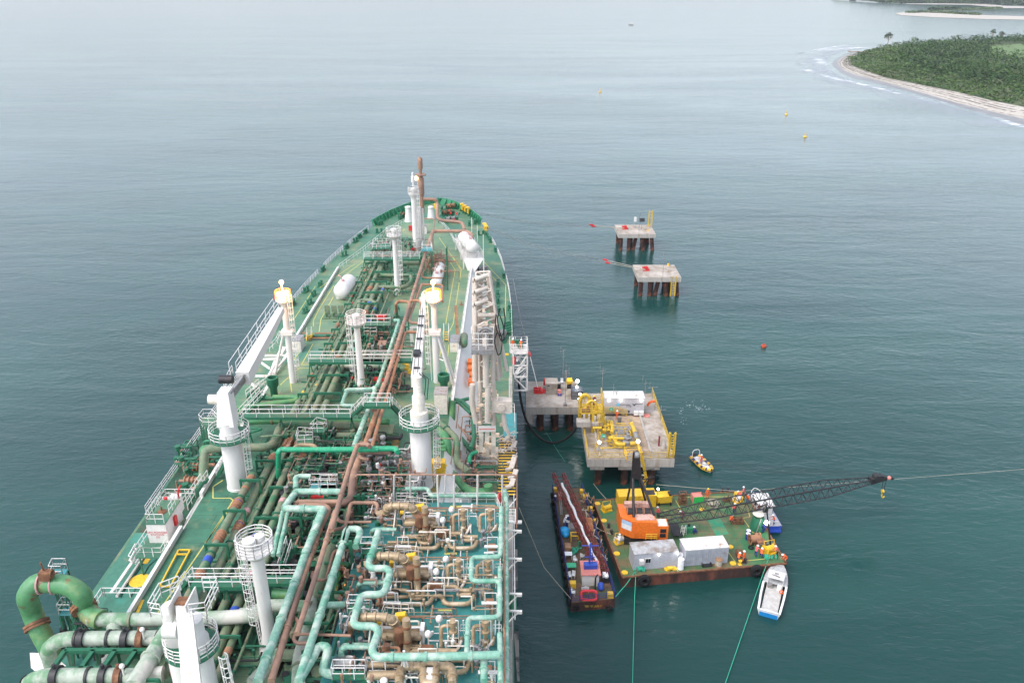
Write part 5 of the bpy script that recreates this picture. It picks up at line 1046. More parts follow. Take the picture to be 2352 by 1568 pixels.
# starboard outriggers (rusty white brackets) and long rail of the module
for y in(150,385,680,825):
    b=MB();a=Z(2,2220,y,MD+.6);c=Z(2,2345,y+4,MD+.6);b.beam(a,c,.14);b.beam(c,(a.x,a.y-.2,MD-1.0),.1);b.beam(c+Vector((-.2,0,-.1)),c+Vector((.25,0,-.1)),.25);b.build("outrigger",'whiterust',ship)
b=MB();b.tube([Z(2,2300,-150,MD+.4),Z(2,2310,900,MD+.4)],.05,6);b.tube([(mx1-.1,38,MD+.1),(mx1-.1,my1,MD+.1)],.06,6);b.build("wire_rail",'whiterust',ship)
b=MB();q=Z(2,2295,760,UD+1);b.cyl(q+Vector((0,-1.5,0)),q+Vector((0,1.2,0)),.35,n=14);b.build("life_raft_canister",'green2',ship)
b=MB();L=[Z(2,2285,300,UD+.05),Z(2,2330,310,UD+.05),Z(2,2335,640,UD+.05),Z(2,2290,650,UD+.05)];b.prism([(v.x,v.y) for v in L[::-1]],UD+.01,UD+.05);L=[Z(2,2300,1000,UD),Z(2,2340,1000,UD),Z(2,2350,1420,UD),Z(2,2330,1420,UD)];b.prism([(v.x,v.y) for v in L[::-1]],UD+.01,UD+.05);b.build("side_plate",mat('stained side plating',(.24,.22,.19),(.06,.06,.055),.25,.48,.54,.7),ship)
# sprinkler portal at the forward edge of the module
a=Z(4,400,985,MD+4.2);c=Z(4,2145,985,MD+4.2);b=MB();b.tube([Z(4,410,1190,MD),Z(4,385,1010,MD+4.1),a,c,Z(4,2145,1500,MD-1)],.09,8,fil=.5);
b.tube([Z(4,1180,1343,MD+.7),Z(4,2130,1345,MD+.7)],.06,6);b.tube([Z(4,240,1108,TD+3),Z(4,930,1108,TD+3),Z(4,930,1220,TD+1)],.05,6);b.build("sprinkler_portal",'brownpipe',ship)
for x,x2,yb in((808,800,1280),(980,990,1290),(1278,1290,1360),(1365,1345,1280),(1460,1458,1330),(1715,1710,1330),(1985,1985,1290)):
    b=MB();q=Z(4,x2,yb,MD);b.tube([q,Z(4,x,1100,MD+2.6),Z(4,x,990,MD+4.2)],.1,6);b.build("portal_post",'white',ship)
b=MB();b.rail([Vector((Z(4,840,1275,MD).x,my1-.1,MD)),Vector((Z(4,1070,1275,MD).x,my1-.1,MD))],1.25,.04,1,(.35,.7,1));b.rail([Vector((Z(4,1130,1275,MD).x,my1-.1,MD)),Vector((Z(4,1910,1275,MD).x,my1-.1,MD)),Vector((Z(4,1960,1340,MD).x,my1-2,MD))],1.25,.04,1,(.35,.7,1));b.build("module_railing",'white',ship)
zp(4,[(930,1140),(1180,1135),(1195,1215),(1960,1215)],.22,'tealpipe',MD+1.0,fil=.5);zp(4,[(2010,1160),(2030,1300),(2020,1568)],.26,'tealpipe',MD+1.2,fl=2)
b=MB();a=Z(4,1020,1290,TD);b.box(a+Vector((0,2.2,1.2)),(1.7,5.5,2.4));b.build("grey_cabinet",'steel',ship)
b=MB();q=Z(4,1430,1270,UD+2);b.add([q+Vector(v) for v in((-1.4,-.3,0),(1.3,-.3,0),(-.1,1.7,2.2),(-.6,1.7,2.2),(-1.4,1.6,0),(1.3,1.6,0))],[(0,1,2,3),(1,5,2),(0,3,4),(4,3,2,5)]);b.build("sloping_cover",'whiterust',ship)
b=MB();q=Z(4,1955,1290,MD+.7);b.cyl(q,q+Vector((0,0,1.2)),.14,n=8);b.build("fire_extinguisher",'red',ship)
b=MB()
for x in(2040,2130):b.beam(Z(4,x,1500,UD+2.5),Z(4,x,1360,UD+2.5),.15)
for k in range(5):b.beam(Z(4,2040,1360+35*k,UD+2.5),Z(4,2130,1360+35*k,UD+2.5),.08)
b.beam(Z(4,2050,1350,UD+2.5),Z(4,2140,1240,UD+2.5),.1);b.box(Z(4,2090,1500,UD+2.4),(2.2,.5,.15));b.build("side_gangway",'white',ship)
b=MB();b.tube([Z(4,2145,985,MD),Z(4,2140,1568,MD)],.07,6);b.tube([Z(4,2135,700,UD+1),Z(4,2145,985,UD+1)],.06,6);b.build("edge_pipe",'orangepipe',ship)
# ---- yellow striped landing deck
ys=[Z(4,1930,1210,UD+1.2).y,Z(4,2040,570,UD+1.2).y];xa=Z(4,1935,1100,UD+1.2).x;xb=Z(4,2130,1100,UD+1.2).x
b=MB();b.box(((xa+xb)/2,(ys[0]+ys[1])/2,UD+1.1),(xb-xa,ys[1]-ys[0],.2));st=b.build("landing_deck",'dark',ship)
b=MB();y=ys[0]+.2
while y<ys[1]:b.box(((xa+xb)/2,y,UD+1.215),(xb-xa-.06,.24,.022));y+=.68
b.build("yellow_stripes",'yellow',st)
b=MB()
for x,y in((2100,850),(2080,920),(2110,1010),(2080,1110),(2100,690)):
    q=Z(4,x,y,UD+1.5);b.beam(q,q+Vector((.3,1.0,.4)),.6,.3);b.beam(q,q+Vector((-.7,-.3,0)),.4,.3)
b.build("mooring_hooks",'beige',ship)
b=MB();q=Z(4,2085,500,UD+1.0);b.box(q+Vector((-.2,1.2,0)),(1.8,7,.2));b.build("teal_landing",'tealplate',ship)
b=MB();b.rail([Z(4,2060,0,UD),Z(4,2060,290,UD)],1.1,.04,1.2,(.5,1));b.rail([Z(4,2060,285,UD+1),Z(4,2115,285,UD+1),Z(4,2122,480,UD+1)],1.1,.04,1.2,(.5,1));b.build("landing_railing",'white',ship)
b=MB()
for i in range(26):
    q=Z(4,R.uniform(1940,2120),R.uniform(540,830),R.uniform(UD+1.3,UD+2.2));b.tube([q,q+Vector((R.uniform(-.8,.8),R.uniform(-.8,.8),.3)),q+Vector((R.uniform(-.8,.8),R.uniform(-.8,.8),.1))],.06,5)
struct(b.build("loose_rigging",'beige',ship),'stuff')
# ---- loading arm tower
p0=Z(4,1825,870,UD);zb=UD;zT=top(6,250,p0)
def V(k,x,y):
    'point on the vertical plane of the tower front'
    yy=ZT[k][1]+y*ZT[k][2];a=(yy-HY)*PC;h=a*p0.y*PC/(F-a*PS);D=p0.y*PC+h*PS;return Vector(((ZT[k][0]+x*ZT[k][2]-CX)*D/F,p0.y,H-h))
tower=MB();a=V(4,1705,870);c=V(4,1940,770);tower.box(((a.x+c.x)/2,p0.y+.8,(a.z+c.z)/2),(c.x-a.x,2.4,c.z-a.z));tw=tower.build("loading_arm_base",'tan',ship)
b=MB()
for x in(1765,1890):q=V(4,x,870);b.beam((q.x,q.y+.4,UD),(q.x,q.y+.4,a.z),.55)
b.tube([V(4,1840,1160)+Vector((0,-2,0)),V(4,1820,1040)+Vector((0,-1.4,0)),V(4,1825,960)],.5,12,fil=.8);b.build("loading_arm_leg",'tan',tw)
b=MB()
for x in(1755,1820,1890):q=V(4,x,770);t=V(4,x,490);b.beam(q,t,.55,.3)
q=V(4,1720,490);t=V(4,1935,770);b.rail([V(4,1700,770),V(4,1700,770)+Vector((0,2,0))],1.1,.04)
b.ladder(V(4,1720,765),V(4,1720,100),.4,.04);b.build("tower_frame",'cream',tw)
b=MB();q=V(4,1820,465);b.box(q+Vector((0,-.5,0)),(V(4,1915,465).x-V(4,1725,465).x,.12,.8));pn=b.build("name_board",'white',tw)
text("SHIPPING  GAS  ARM",.42,upright(q+Vector((0,-.57,-.15))),'pinkred',pn,"sign_writing") if 0 else None
b=MB();b.box(q+Vector((0,-.57,0)),(V(4,1905,465).x-V(4,1735,465).x,.02,.16));b.build("board_stripe",'pinkred',pn)
for (k,x,y,x2,y2,r,dy) in ((4,1825,370,1830,-20,.36,-.8),(4,1740,480,1740,-20,.28,.3),(4,1890,480,1890,-20,.27,.3),(6,1405,1560,1410,300,.38,.8),(6,1475,1560,1465,300,.26,1.6),(6,1545,1560,1540,960,.38,-.8),(6,1630,1560,1630,1150,.3,0),(6,1720,1560,1560,280,.3,2.0),(6,1800,1470,1600,560,.24,1.5),(6,1690,1560,1640,1130,.3,1.0)):
    q=V(k,x,y);t=V(k,x2,y2);b=MB();b.tube([q+Vector((0,dy,0)),t+Vector((0,dy,0))],r,14);b.build("loading_arm_pipe",'beige',tw)
q=V(4,1645,0);
b=MB();b.tube([V(6,1380,1568),V(4,1650,180),V(4,1700,420)],.36,12,fil=1);b.build("riser_pipe",'beige',tw)
b=MB();b.truss(V(4,1815,440)+Vector((0,1.2,0)),V(6,1530,960)+Vector((0,1.2,0)),V(4,1890,300).x-V(4,1750,300).x,1.6,9,.14,.1);b.build("lower_lattice",'beige',tw)
b=MB();b.truss(V(6,1550,860)+Vector((0,1.2,0)),V(6,1500,260)+Vector((0,1.2,0)),lambda t:2.6-1.0*t,1.6,7,.15,.11);b.build("upper_lattice",'beige',tw)
b=MB()
for y in(275,425,575):b.cyl(V(6,1405,y+12)+Vector((0,-.2,0)),V(6,1560,y-22)+Vector((0,.6,0)),.28,n=12);
for y in(275,425,575):q=V(6,1395,y+10)+Vector((0,-.25,0));b.cyl(q-Vector((.15,0,0)),q,.34,n=12)
for y in(720,880):b.beam(V(6,1440,y),V(6,1650,y-6),.3)
b.build("cross_tube",'beige',tw)
b=MB();a=V(6,1375,1110);c=V(6,1640,1110);b.box(((a.x+c.x)/2,p0.y-1.2,a.z+.3),(c.x-a.x,2.2,.6));pl=b.build("work_platform",'steel',tw);b=MB();b.rail([Vector((a.x,p0.y,a.z+.5)),Vector((a.x,p0.y-2.2,a.z+.5)),Vector((c.x,p0.y-2.2,a.z+.5)),Vector((c.x,p0.y,a.z+.5))],2.2,.05,.9,(.35,.68,1));b.build("platform_railing",'white',pl)
b=MB();q=V(6,1540,940)+Vector((0,-.6,0));b.ring(q,.95,.2,20,(0,1,0));b.ring(q,.6,.12,20,(0,1,0));b.cyl(q+Vector((0,-.4,0)),q+Vector((0,.4,0)),.35,n=12);b.build("swivel_sheave",'steel',tw)
b=MB();q=V(4,1975,225);b.box(q,(2.4,1.2,1.7),ry=.1);b.cyl(q+Vector((0,-.8,0)),q+Vector((0,-.55,0)),.5,n=16);b.build("counterweight",'beige',tw)
b=MB();b.tube([V(4,1990,280),V(4,2010,450),V(4,2030,500)],.32,10);b.tube([V(4,2030,480),V(4,2060,560),V(4,2000,620)],.25,10);b.build("outboard_coupling",'beige',tw)
for (x0,y0,x1,y1) in((1640,680,1700,960),(1650,900,1660,1130),(1690,600,1690,900)):
    b=MB();A_=V(6,x0,y0)+Vector((.3,-1,0));C_=V(6,x1,y1)+Vector((.3,-1,0));b.tube([A_,A_.lerp(C_,.4)+Vector((-.4,0,0)),C_+Vector((0,0,-.5)),C_+Vector((.35,0,-.2)),A_.lerp(C_,.5)+Vector((.6,0,0)),A_+Vector((.4,0,0))],.07,6,fil=.6);b.build("hydraulic_hose",'black',tw)
b=MB()
for i in range(26):
    q=V(4,R.uniform(1690,1990),R.uniform(60,760));b.box(q+Vector((0,R.uniform(-.8,1),0)),(R.uniform(.2,.6),.4,R.uniform(.2,.7)))
for i in range(16):
    q=V(6,R.uniform(1460,1700),R.uniform(600,1500));b.box(q+Vector((0,R.uniform(0,2),0)),(R.uniform(.2,.5),.4,R.uniform(.2,.6)))
struct(b.build("arm_fittings",'tan',tw),'stuff')
b=MB()
for i in range(4):
    q=Z(6,1360+R.uniform(-20,30),1300+i*80,UD+3);b.box(q,(.9,1.4,.7))
b.build("hydraulic_unit",'orange',ship)
b=MB();b.tube([Z(6,1240,1310,TD-2),Z(6,1320,1310,UD+2),Z(6,1330,1430,UD+2),Z(6,1400,1430,UD+2)],.07,6);b.tube([Z(6,1240,1130,TD-1),Z(6,1310,1180,TD-2),Z(6,1340,1320,UD+2)],.07,6);b.build("side_piping",'orangepipe',ship)
q=Z(6,1270,1060,TD+.6);b=MB();b.capsule(q+Vector((0,-.6,0)),q+Vector((-.1,2.6,0)),.65,16);b.build("green_drum",'olive',ship)
b=MB();q=Z(6,1200,1090,TD);b.beam(q,q+Vector((-.3,2,6.0)),.5,.14);b.build("timber_gangplank",'wood',ship)
# ---- white stair tower hung on the starboard side, where two crew stand
gz=19.0;A0=Z('a',62,165,gz);A1=Z('a',255,165,gz);x0=A0.x;x1=A1.x;y0=A0.y
gt=MB();gt.box(((x0+x1)/2,y0+1.2,gz-.1),(x1-x0,3.2,.2));gt=gt.build("gangway_tower",'white',ship)
zb2=top('a',590,(0,y0-.4,0))
b=MB();yf=y0-.4;yb=y0+2.8
for x in(x0+.6,x1):
    for y in(yf,yb):b.beam((x,y,zb2),(x,y,gz+1.2),.2)
for z in(zb2,zb2+2.4,zb2+4.4,gz-.2):
    b.beam((x0+.6,yf,z),(x1,yf,z),.2);b.beam((x1,yf,z),(x1,yb,z),.15);b.beam((x0+.6,yb,z),(x1,yb,z),.12)
b.beam((x0+.6,yf,zb2+2.6),(x1,yf,gz-.4),.2);b.beam((x0+.6,yf,zb2+2.4),(x1,yf,zb2),.18);b.beam((x0,yf,zb2),(x0+.6,yf,zb2),.2);b.beam((x0+.6,yf,zb2+2.4),(x1,yf,zb2+4.2),.12)
b.build("tower_lattice",'white',gt)
b=MB()
for f in range(3):
    z0=zb2+f*2.2
    for i in range(8):b.box((x0+1.2+(x1-x0-1.4)*i/8,y0+1.6,z0+2.2*i/8),(.3,.9,.05))
b.rail([Vector((x0+.9,y0+.9,zb2)),Vector((x1-.1,y0+.9,zb2+2.2))],1,.04);b.rail([Vector((x1-.1,y0+2,zb2+2.2)),Vector((x0+.9,y0+2,zb2+4.4))],1,.04);b.build("stair",'white',gt)
b=MB();b.rail([Vector((x0,yf,gz)),Vector((x1,yf,gz)),Vector((x1,yb,gz)),Vector((x0,yb,gz)),Vector((x0,yf,gz))],1.3,.05,.8,(.3,.65,1));b.rail([Vector((x0+.1,y0+.4,gz+.1)),Vector((x0+1,y0+.4,gz+.1))],1,.04,.5);b.build("tower_railing",'white',gt)
b=MB();b.cyl((x0+.7,y0-.2,zb2+4.6),(x0+.7,y0-.2,zb2+5.8),.3,n=10);b.build("red_drum",'red',gt)
b=MB();b.tube([Z('a',0,200,UD+1.6),Z('a',50,200,UD+1.6)],.22,8);b.build("yellow_arm",'yellow',ship)
b=MB();b.box((x0+1.7,y0+1.5,gz+.35),(.9,.8,.7));b.box((x0+1.0,y0+2.2,gz+.5),(.9,.5,1.0));b.build("line_reel",'green',gt)

# orange work light glowing below the module's inboard edge
for x,y in((900,880),(960,620),(800,1170)):
    p=Z(2,x,y,MD-1.2);b=MB();b.ball(p,.16,8);wl=b.build("work_light",M['lampy'],ship)
    l=bpy.data.lights.new("work_light_glow",'POINT');l.energy=260;l.color=(1,.35,.08);l.shadow_soft_size=.2;o=bpy.data.objects.new("work_light_glow",l);COL.objects.link(o);o.parent=wl;o.location=(0,-.3,.1)

# small insulated lines, white frames and cable trays crowding the module: too many to count
b=MB()
for i in range(330):
    x=R.uniform(1080,2200);y=R.uniform(-60,1420);z=MD+R.uniform(.15,1.6)
    if x>1750 and R.random()<.3:continue
    q=Z(2,x,y,z);b.k=R.choice([0,0,0,1,1,2,3,4]);r=R.uniform(.03,.1);L=R.uniform(.5,2.6);t=R.random();d=Vector((L,0,0)) if t<.5 else Vector((0,L,0)) if t<.75 else Vector((0,0,-(z-MD)))
    if q.x+d.x>mx1-.2 or q.x<mx0+.2:continue
    P=[q,q+d]
    if t<.75:P.append(q+d+Vector((0,0,-(z-MD)*.9)))
    b.tube(P,r,6,fil=.15)
    if R.random()<.35:b.cyl(q-Vector((0,0,.12)),q+Vector((0,0,.2)),r*2.2,n=8)
struct(b.build("small_process_lines",['insul','cream','white','brownpipe','steel'],ship),'stuff')
# ---------------------------------------------------------------- concrete platforms and what stands on them
JT=5.2
def boxat(b,p,w,d,h,rz=0):
    'box with its near left bottom corner at p'
    c,s=math.cos(rz),math.sin(rz);p=Vector(p);return b.box(p+Vector((c*w/2-s*d/2,s*w/2+c*d/2,h/2)),(w,d,h),rz=rz)
def slab(label,x0,x1,y0,y1,piles,th=1.4,z=JT):
    t=thing("concrete_platform",label,"platform",((x0+x1)/2,(y0+y1)/2,0));b=MB();b.box(((x0+x1)/2,(y0+y1)/2,z-th/2),(x1-x0,y1-y0,th));d=b.build("deck_slab",'concside',t)
    b=MB();b.box(((x0+x1)/2,(y0+y1)/2,z+.01),(x1-x0-.1,y1-y0-.1,.03));b.build("deck_surface",'conc',t)
    for x,y,dx,dy in piles:b=MB();b.cyl((x+dx,y+dy,-3),(x,y,z-th+.05),.55,n=14);b.build("pile",'pile',t)
    return t
def corners(k,L,z=JT):return [Z(k,x,y,z) for x,y in L]
q=corners('a',[(240,775),(840,775),(920,492),(240,492)]);JA=(q[0].x,q[1].x+.1,q[0].y,q[3].y)
x0,x1,y0,y1=JA;ja=slab("low concrete jetty platform with a grey shed, between the ship and the yellow pipework",x0,x1,y0,y1,[(x,y,0,0) for x in(x0+2.6,x0+5.2,x0+7.8) for y in(y0+1.4,y0+4.5,y1-1.5)])
b=MB();b.box((x0+.6,y0+.9,2.9),(1.2,1.6,2.2));b.box((x0+.45,y1-1.5,2.9),(.9,1.6,2.2));b.build("fender_block",'concside',ja)
q=corners('a',[(910,1340),(1860,1340),(1570,650),(830,905)]);x0,x1=q[0].x,q[1].x;y0=q[0].y;y1=Z(0,1500,903,JT).y;JB=(x0,x1,y0,y1)
jb=slab("large concrete jetty platform carrying the yellow loading pipework and a grey container",x0,x1,y0,y1,[(x,y,0,0) for x in(x0+1.9,x0+6.0,x0+10.3) for y in(y0+1.3,y0+7,y1-8,y1-2)])
b=MB()
for x in(x0+1.6,x0+6,x0+10.2):b.box((x,y0+1.3,JT-1.75),(2.2,2.0,.7))
b.build("pile_cap",'concside',jb)
for L,n_ in (([(x0+.1,y0+.1),(x1-.1,y0+.1)],0),([(x0+.1,y0+.1),(x0+.1,y1-6)],1),([(x1-.1,y0+3),(x1-.1,y1-.1)],2)):
    b=MB();b.rail([Vector((*p,JT)) for p in L],1.2,.035,1.2,(.25,.5,.75,1));b.build("railing",'jettyyellow',jb)
b=MB();b.box((x1-3.4,(y0+y1)/2-1.5,JT+.12),(.3,y1-y0-7,.24));b.box((x1-5.6,y1-4.8,JT+.12),(4.2,.3,.24));b.box((x0+1.9,y0+4.5,JT+.15),(.35,8,.3));b.build("kerb",'concside',jb)
b=MB();b.prism([(x1-7,y0+1.2),(x1-3.6,y0+1.2),(x1-3.6,y1-5),(x1-8,y1-5),(x1-8,y0+6)],JT+.03,JT+.035);b.build("painted_floor",mat("worn tan floor",(.42,.31,.22),(.3,.22,.16),.5,rough=.8),jb)
def ladder_tower(k,x,y,yt,w_,label,z=JT,lean=0):
    p=Z(k,x,y,z);t=top(k,yt,p);th=thing("ladder_tower",label,"ladder",p);b=MB();b.ladder(p,p+Vector((0,0,t-z)),w_*.6,.07);b.build("rungs",'jettyyellow',th);b=MB()
    for s_ in(-w_/2,w_/2):b.beam(p+Vector((s_,0,-.3)),p+Vector((s_,0,t-z)),.16,.35)
    for i in range(int((t-z)/.8)):b.beam(p+Vector((-w_/2,0,.8*i)),p+Vector((w_/2,0,.8*i+.6)),.08)
    b.build("side_frame",'jettyyellow',th);return th
ladder_tower('a',1815,1325,1050,.9,"tall yellow ladder standing at the near right corner of the big jetty platform")
def dolphin(L,yb,label,lab):
    q=corners('d',L);x0=q[0].x;x1=q[1].x;y0=q[0].y;y1=q[2].y
    P=[(x0+1,y0+1,0,0),(x0+3.3,y0+1,0,0),(x0+5.4,y0+1.5,-1.2,0),(x0+7,y0+1,1,0),(x1-2.6,y0+1.8,-1.2,0),(x1-1,y0+1,.8,0),(x0+1,y1-1.4,0,0),(x1-3,y1-1.4,1,0),(x0+5,y1-1.4,0,0),(x1-1.4,y1-1.5,1,0)]
    return slab(label,x0,x1,y0,y1,P,1.15)
d1=dolphin([(760,1048),(1290,1045),(1208,892),(690,895)],0,"nearer mooring platform, bare concrete slab with a yellow ladder hanging down its near side",0)
d2=dolphin([(520,517),(978,515),(910,402),(466,405)],0,"farther mooring platform, concrete slab with black panel and yellow ladder on top",0)
def lad(k,x,y,zt_,zb_,label,w_=.9):
    p=Z(k,x,y,JT);t=thing("access_ladder",label,"ladder",(p.x,p.y,zb_));b=MB();b.ladder((p.x,p.y,zb_),(p.x,p.y,zt_),w_*.8,.07);b.build("rungs",'jettyyellow',t)
    for s_ in(-w_/2,w_/2):b=MB();b.beam((p.x+s_,p.y,zb_),(p.x+s_,p.y,zt_),.22,.3);b.build("side_rail",'jettyyellow',t)
p=Z('d',1200,1045,JT);lad('d',1200,1047,JT+.3,.3,"yellow ladder hanging from the nearer mooring platform into the water",1.1)
p=Z('d',905,425,JT);lad('d',905,425,top('d',225,p),JT,"yellow ladder standing upright on the far corner of the farther mooring platform",1.0)
def hook(k,x,y,label,z=JT,rz=0):
    p=Z(k,x,y,z);t=thing("mooring_hook",label,"mooring hook",p);b=MB();b.box(p+Vector((0,0,.25)),(1.6,1.1,.5),rz=rz);b.cyl(p+Vector((0,0,.5)),p+Vector((0,0,1.1)),.3,n=12);b.build("base",'red',t)
    for s_ in(-.35,.35):b=MB();b.beam(p+Vector((-.9,s_,.7)),p+Vector((.5,s_,.8)),.25,.35);b.build("hook_arm",'red',t)
hook('d',600,455,"red quick release hook on the farther mooring platform");hook('d',855,960,"red quick release hook on the nearer mooring platform, holding two lines");hook('a',375,615,"orange red hook with a white line left of the grey shed")
p=Z('d',720,440,JT);t=thing("signal_box","white box on legs on the farther mooring platform","box",p);b=MB();b.box(p+Vector((0,0,2.6)),(.7,.5,1.3));b.build("cabinet",'white',t);b=MB();b.cyl(p+Vector((-.25,0,0)),p+Vector((-.25,0,2)),.05);b.cyl(p+Vector((.25,0,0)),p+Vector((.25,0,2)),.05);b.build("legs",'steel',t)
p=Z('d',800,460,JT);t=thing("solar_panel","black tilted panel on a pole on the farther mooring platform","solar panel",p);b=MB();b.box(p+Vector((0,0,2.9)),(1.7,.08,1.1),rx=-.5,rz=.15);b.build("panel",'dark',t);b=MB();b.cyl(p,p+Vector((0,0,2.6)),.06);b.cyl(p+Vector((-.8,-.3,0)),p+Vector((-.8,-.3,5)),.04);b.build("pole",'steel',t)
for k,x,y,yt,lab in(('d',770,505,250,"thin pole at the near edge of the farther mooring platform"),('d',1062,1035,745,"thin pole at the near edge of the nearer mooring platform")):
    p=Z(k,x,y,JT);z_=top(k,yt,p);b=MB();b.cyl(p,(p.x,p.y,z_),.035,n=6);b.cyl((p.x,p.y,z_-.8),(p.x,p.y,z_),.09,n=6);tag(b.build("marker_pole",'steel'),lab,"pole")
for k,x,y,lab in(('d',880,478,"small orange bollard on the farther mooring platform"),('d',1130,900,"small orange bollard at the far edge of the nearer mooring platform")):
    p=Z(k,x,y,JT);b=MB();b.lathe(p,[(.35,0),(.2,.15),(.2,.4),(.3,.5),(0,.55)],12);tag(b.build("bollard",'yellow'),lab,"bollard")
# grey shed and its neighbours
p=Z('a',455,635,JT);t=thing("shed","ribbed grey beige metal shed standing alone on the low jetty platform","shed",p);w_=Z('a',578,635,JT).x-p.x;hh=top('a',520,p)-JT
b=MB();boxat(b,p,w_,1.9,hh);
for i in range(12):b.box((p.x+w_*(i+.5)/12,p.y-.03,p.z+hh/2),(.05,.06,hh-.1))
b.build("wall",mat("ribbed beige wall",(.42,.38,.33),(.3,.25,.2),.8,rough=.7),t);b=MB();boxat(b,p+Vector((-.12,-.12,hh)),w_+.24,2.25,.14);b.build("roof",'conc',t);b=MB();b.box(p+Vector((.5,-.07,hh-.35)),(.3,.05,.2));b.build("vent",'dark',t)
def simple(name,lab,cat,m,fn,group=None):
    b=MB();fn(b);return tag(b.build(name,m),lab,cat,group)
def drumf(p,r,h):return lambda b:b.lathe(p,[(0,0),(r,0),(r*1.04,.02),(r,.05),(r,h*.35),(r*1.04,h*.36),(r,h*.38),(r,h*.65),(r*1.04,h*.66),(r,h*.68),(r,h),(r*.92,h),(r*.9,h-.03),(0,h-.03)],16)
p=Z('a',600,640,JT)
simple("cart","small coral cart with blue wheels against the right wall of the grey shed","cart",['pinkred','blue'],lambda b:(b.box(p+Vector((0,0,.6)),(.6,.6,.8)),setattr(b,'k',1),b.cyl(p+Vector((-.3,-.3,.2)),p+Vector((-.1,-.3,.2)),.22),b.cyl(p+Vector((.2,-.3,.2)),p+Vector((.4,-.3,.2)),.22)))
p2=Z('a',600,600,JT);simple("gas_bottle_rack","black rack of bottles behind the coral cart by the grey shed","rack",'dark',lambda b:([b.capsule(p2+Vector((.2*i-.2,.3,.2)),p2+Vector((.2*i-.2,.3,1.3)),.1,8) for i in range(3)],b.box(p2+Vector((0,.3,.2)),(.7,.3,.3))))
p3=Z('a',440,610,JT);simple("fire_pump","red wheeled pump on the left side of the grey shed","pump",['red','steel'],lambda b:(b.box(p3+Vector((0,0,.5)),(.6,.8,.7)),b.cyl(p3+Vector((-.2,-.4,.2)),p3+Vector((.2,-.4,.2)),.22),setattr(b,'k',1),b.cyl(p3+Vector((0,-.3,.8)),p3+Vector((0,-.3,1.3)),.15),b.tube([p3+Vector((0,-.3,.3)),p3+Vector((.2,-.9,.2)),p3+Vector((.4,-.8,.9))],.07,6)))
p4=Z('a',438,540,JT);simple("extinguisher","slim red cylinder at the far left corner of the grey shed","extinguisher",'red',lambda b:b.capsule(p4+Vector((0,0,.2)),p4+Vector((0,0,1.4)),.16,10))
p5=Z('a',630,520,JT);simple("chair","white and black chair right of the grey shed by the far edge","chair",['plastic','dark'],lambda b:(b.box(p5+Vector((0,0,.45)),(.5,.5,.06)),b.box(p5+Vector((0,.25,.75)),(.5,.06,.6)),setattr(b,'k',1),[b.cyl(p5+Vector((i*.2,j*.2,0)),p5+Vector((i*.2,j*.2,.45)),.03,n=5) for i in(-1,1) for j in(-1,1)]))
# masts
def antenna(k,x,y,yt,lab,arms=(),z=JT,foot=False,r=.05):
    p=Z(k,x,y,z);z_=top(k,yt,p);t=thing("antenna_mast",lab,"antenna",p);b=MB();b.cyl(p,(p.x,p.y,z_),r,n=6)
    if foot:b.box(p+Vector((0,0,.2)),(.6,.6,.4));b.box(p+Vector((0,0,1.9)),(.3,.3,.1))
    b.build("mast",'steel',t)
    if arms:
        b=MB()
        for f,w_ in arms:zz=z+(z_-z)*f;b.cyl((p.x-w_/2,p.y,zz),(p.x+w_/2,p.y+.3,zz),.04,n=5)
        b.cyl((p.x-.5,p.y+.2,z_-.5),(p.x-.5,p.y+.2,z_+.8),.03,n=5);b.build("aerial",'steel',t)
    return t,p,z_
antenna('a',640,500,160,"tall thin antenna mast right of the grey shed",((1,.7),(.8,.7)));t,p,z_=antenna('a',665,755,390,"thin lamp pole on a concrete block at the near edge of the low jetty platform",(),foot=True)
b=MB();b.box((p.x,p.y,z_-.5),(.4,.15,1.5));b.build("slim_panel",'steel',t)
antenna('a',705,500,340,"short pole with a white box behind the yellow case",((.6,.5),))
antenna('a',1065,640,350,"tall mast with cross arms at the left end of the grey container",((.9,1.0),(.8,.8)));antenna('a',1215,830,610,"dark pole with a small flat head in front of the grey container",((1,.4),),r=.06)
antenna('a',1530,690,480,"mast with a white camera at the right end of the grey container",((.8,.5),));antenna('a',1610,720,545,"mast with a long cross bar beyond the yellow side rail",((.9,1.8),));antenna('a',1700,920,760,"slanting cross bar mast halfway along the right rail of the big platform",((.7,1.8),))
antenna('a',1190,630,520,"short whip antenna behind the middle of the grey container")
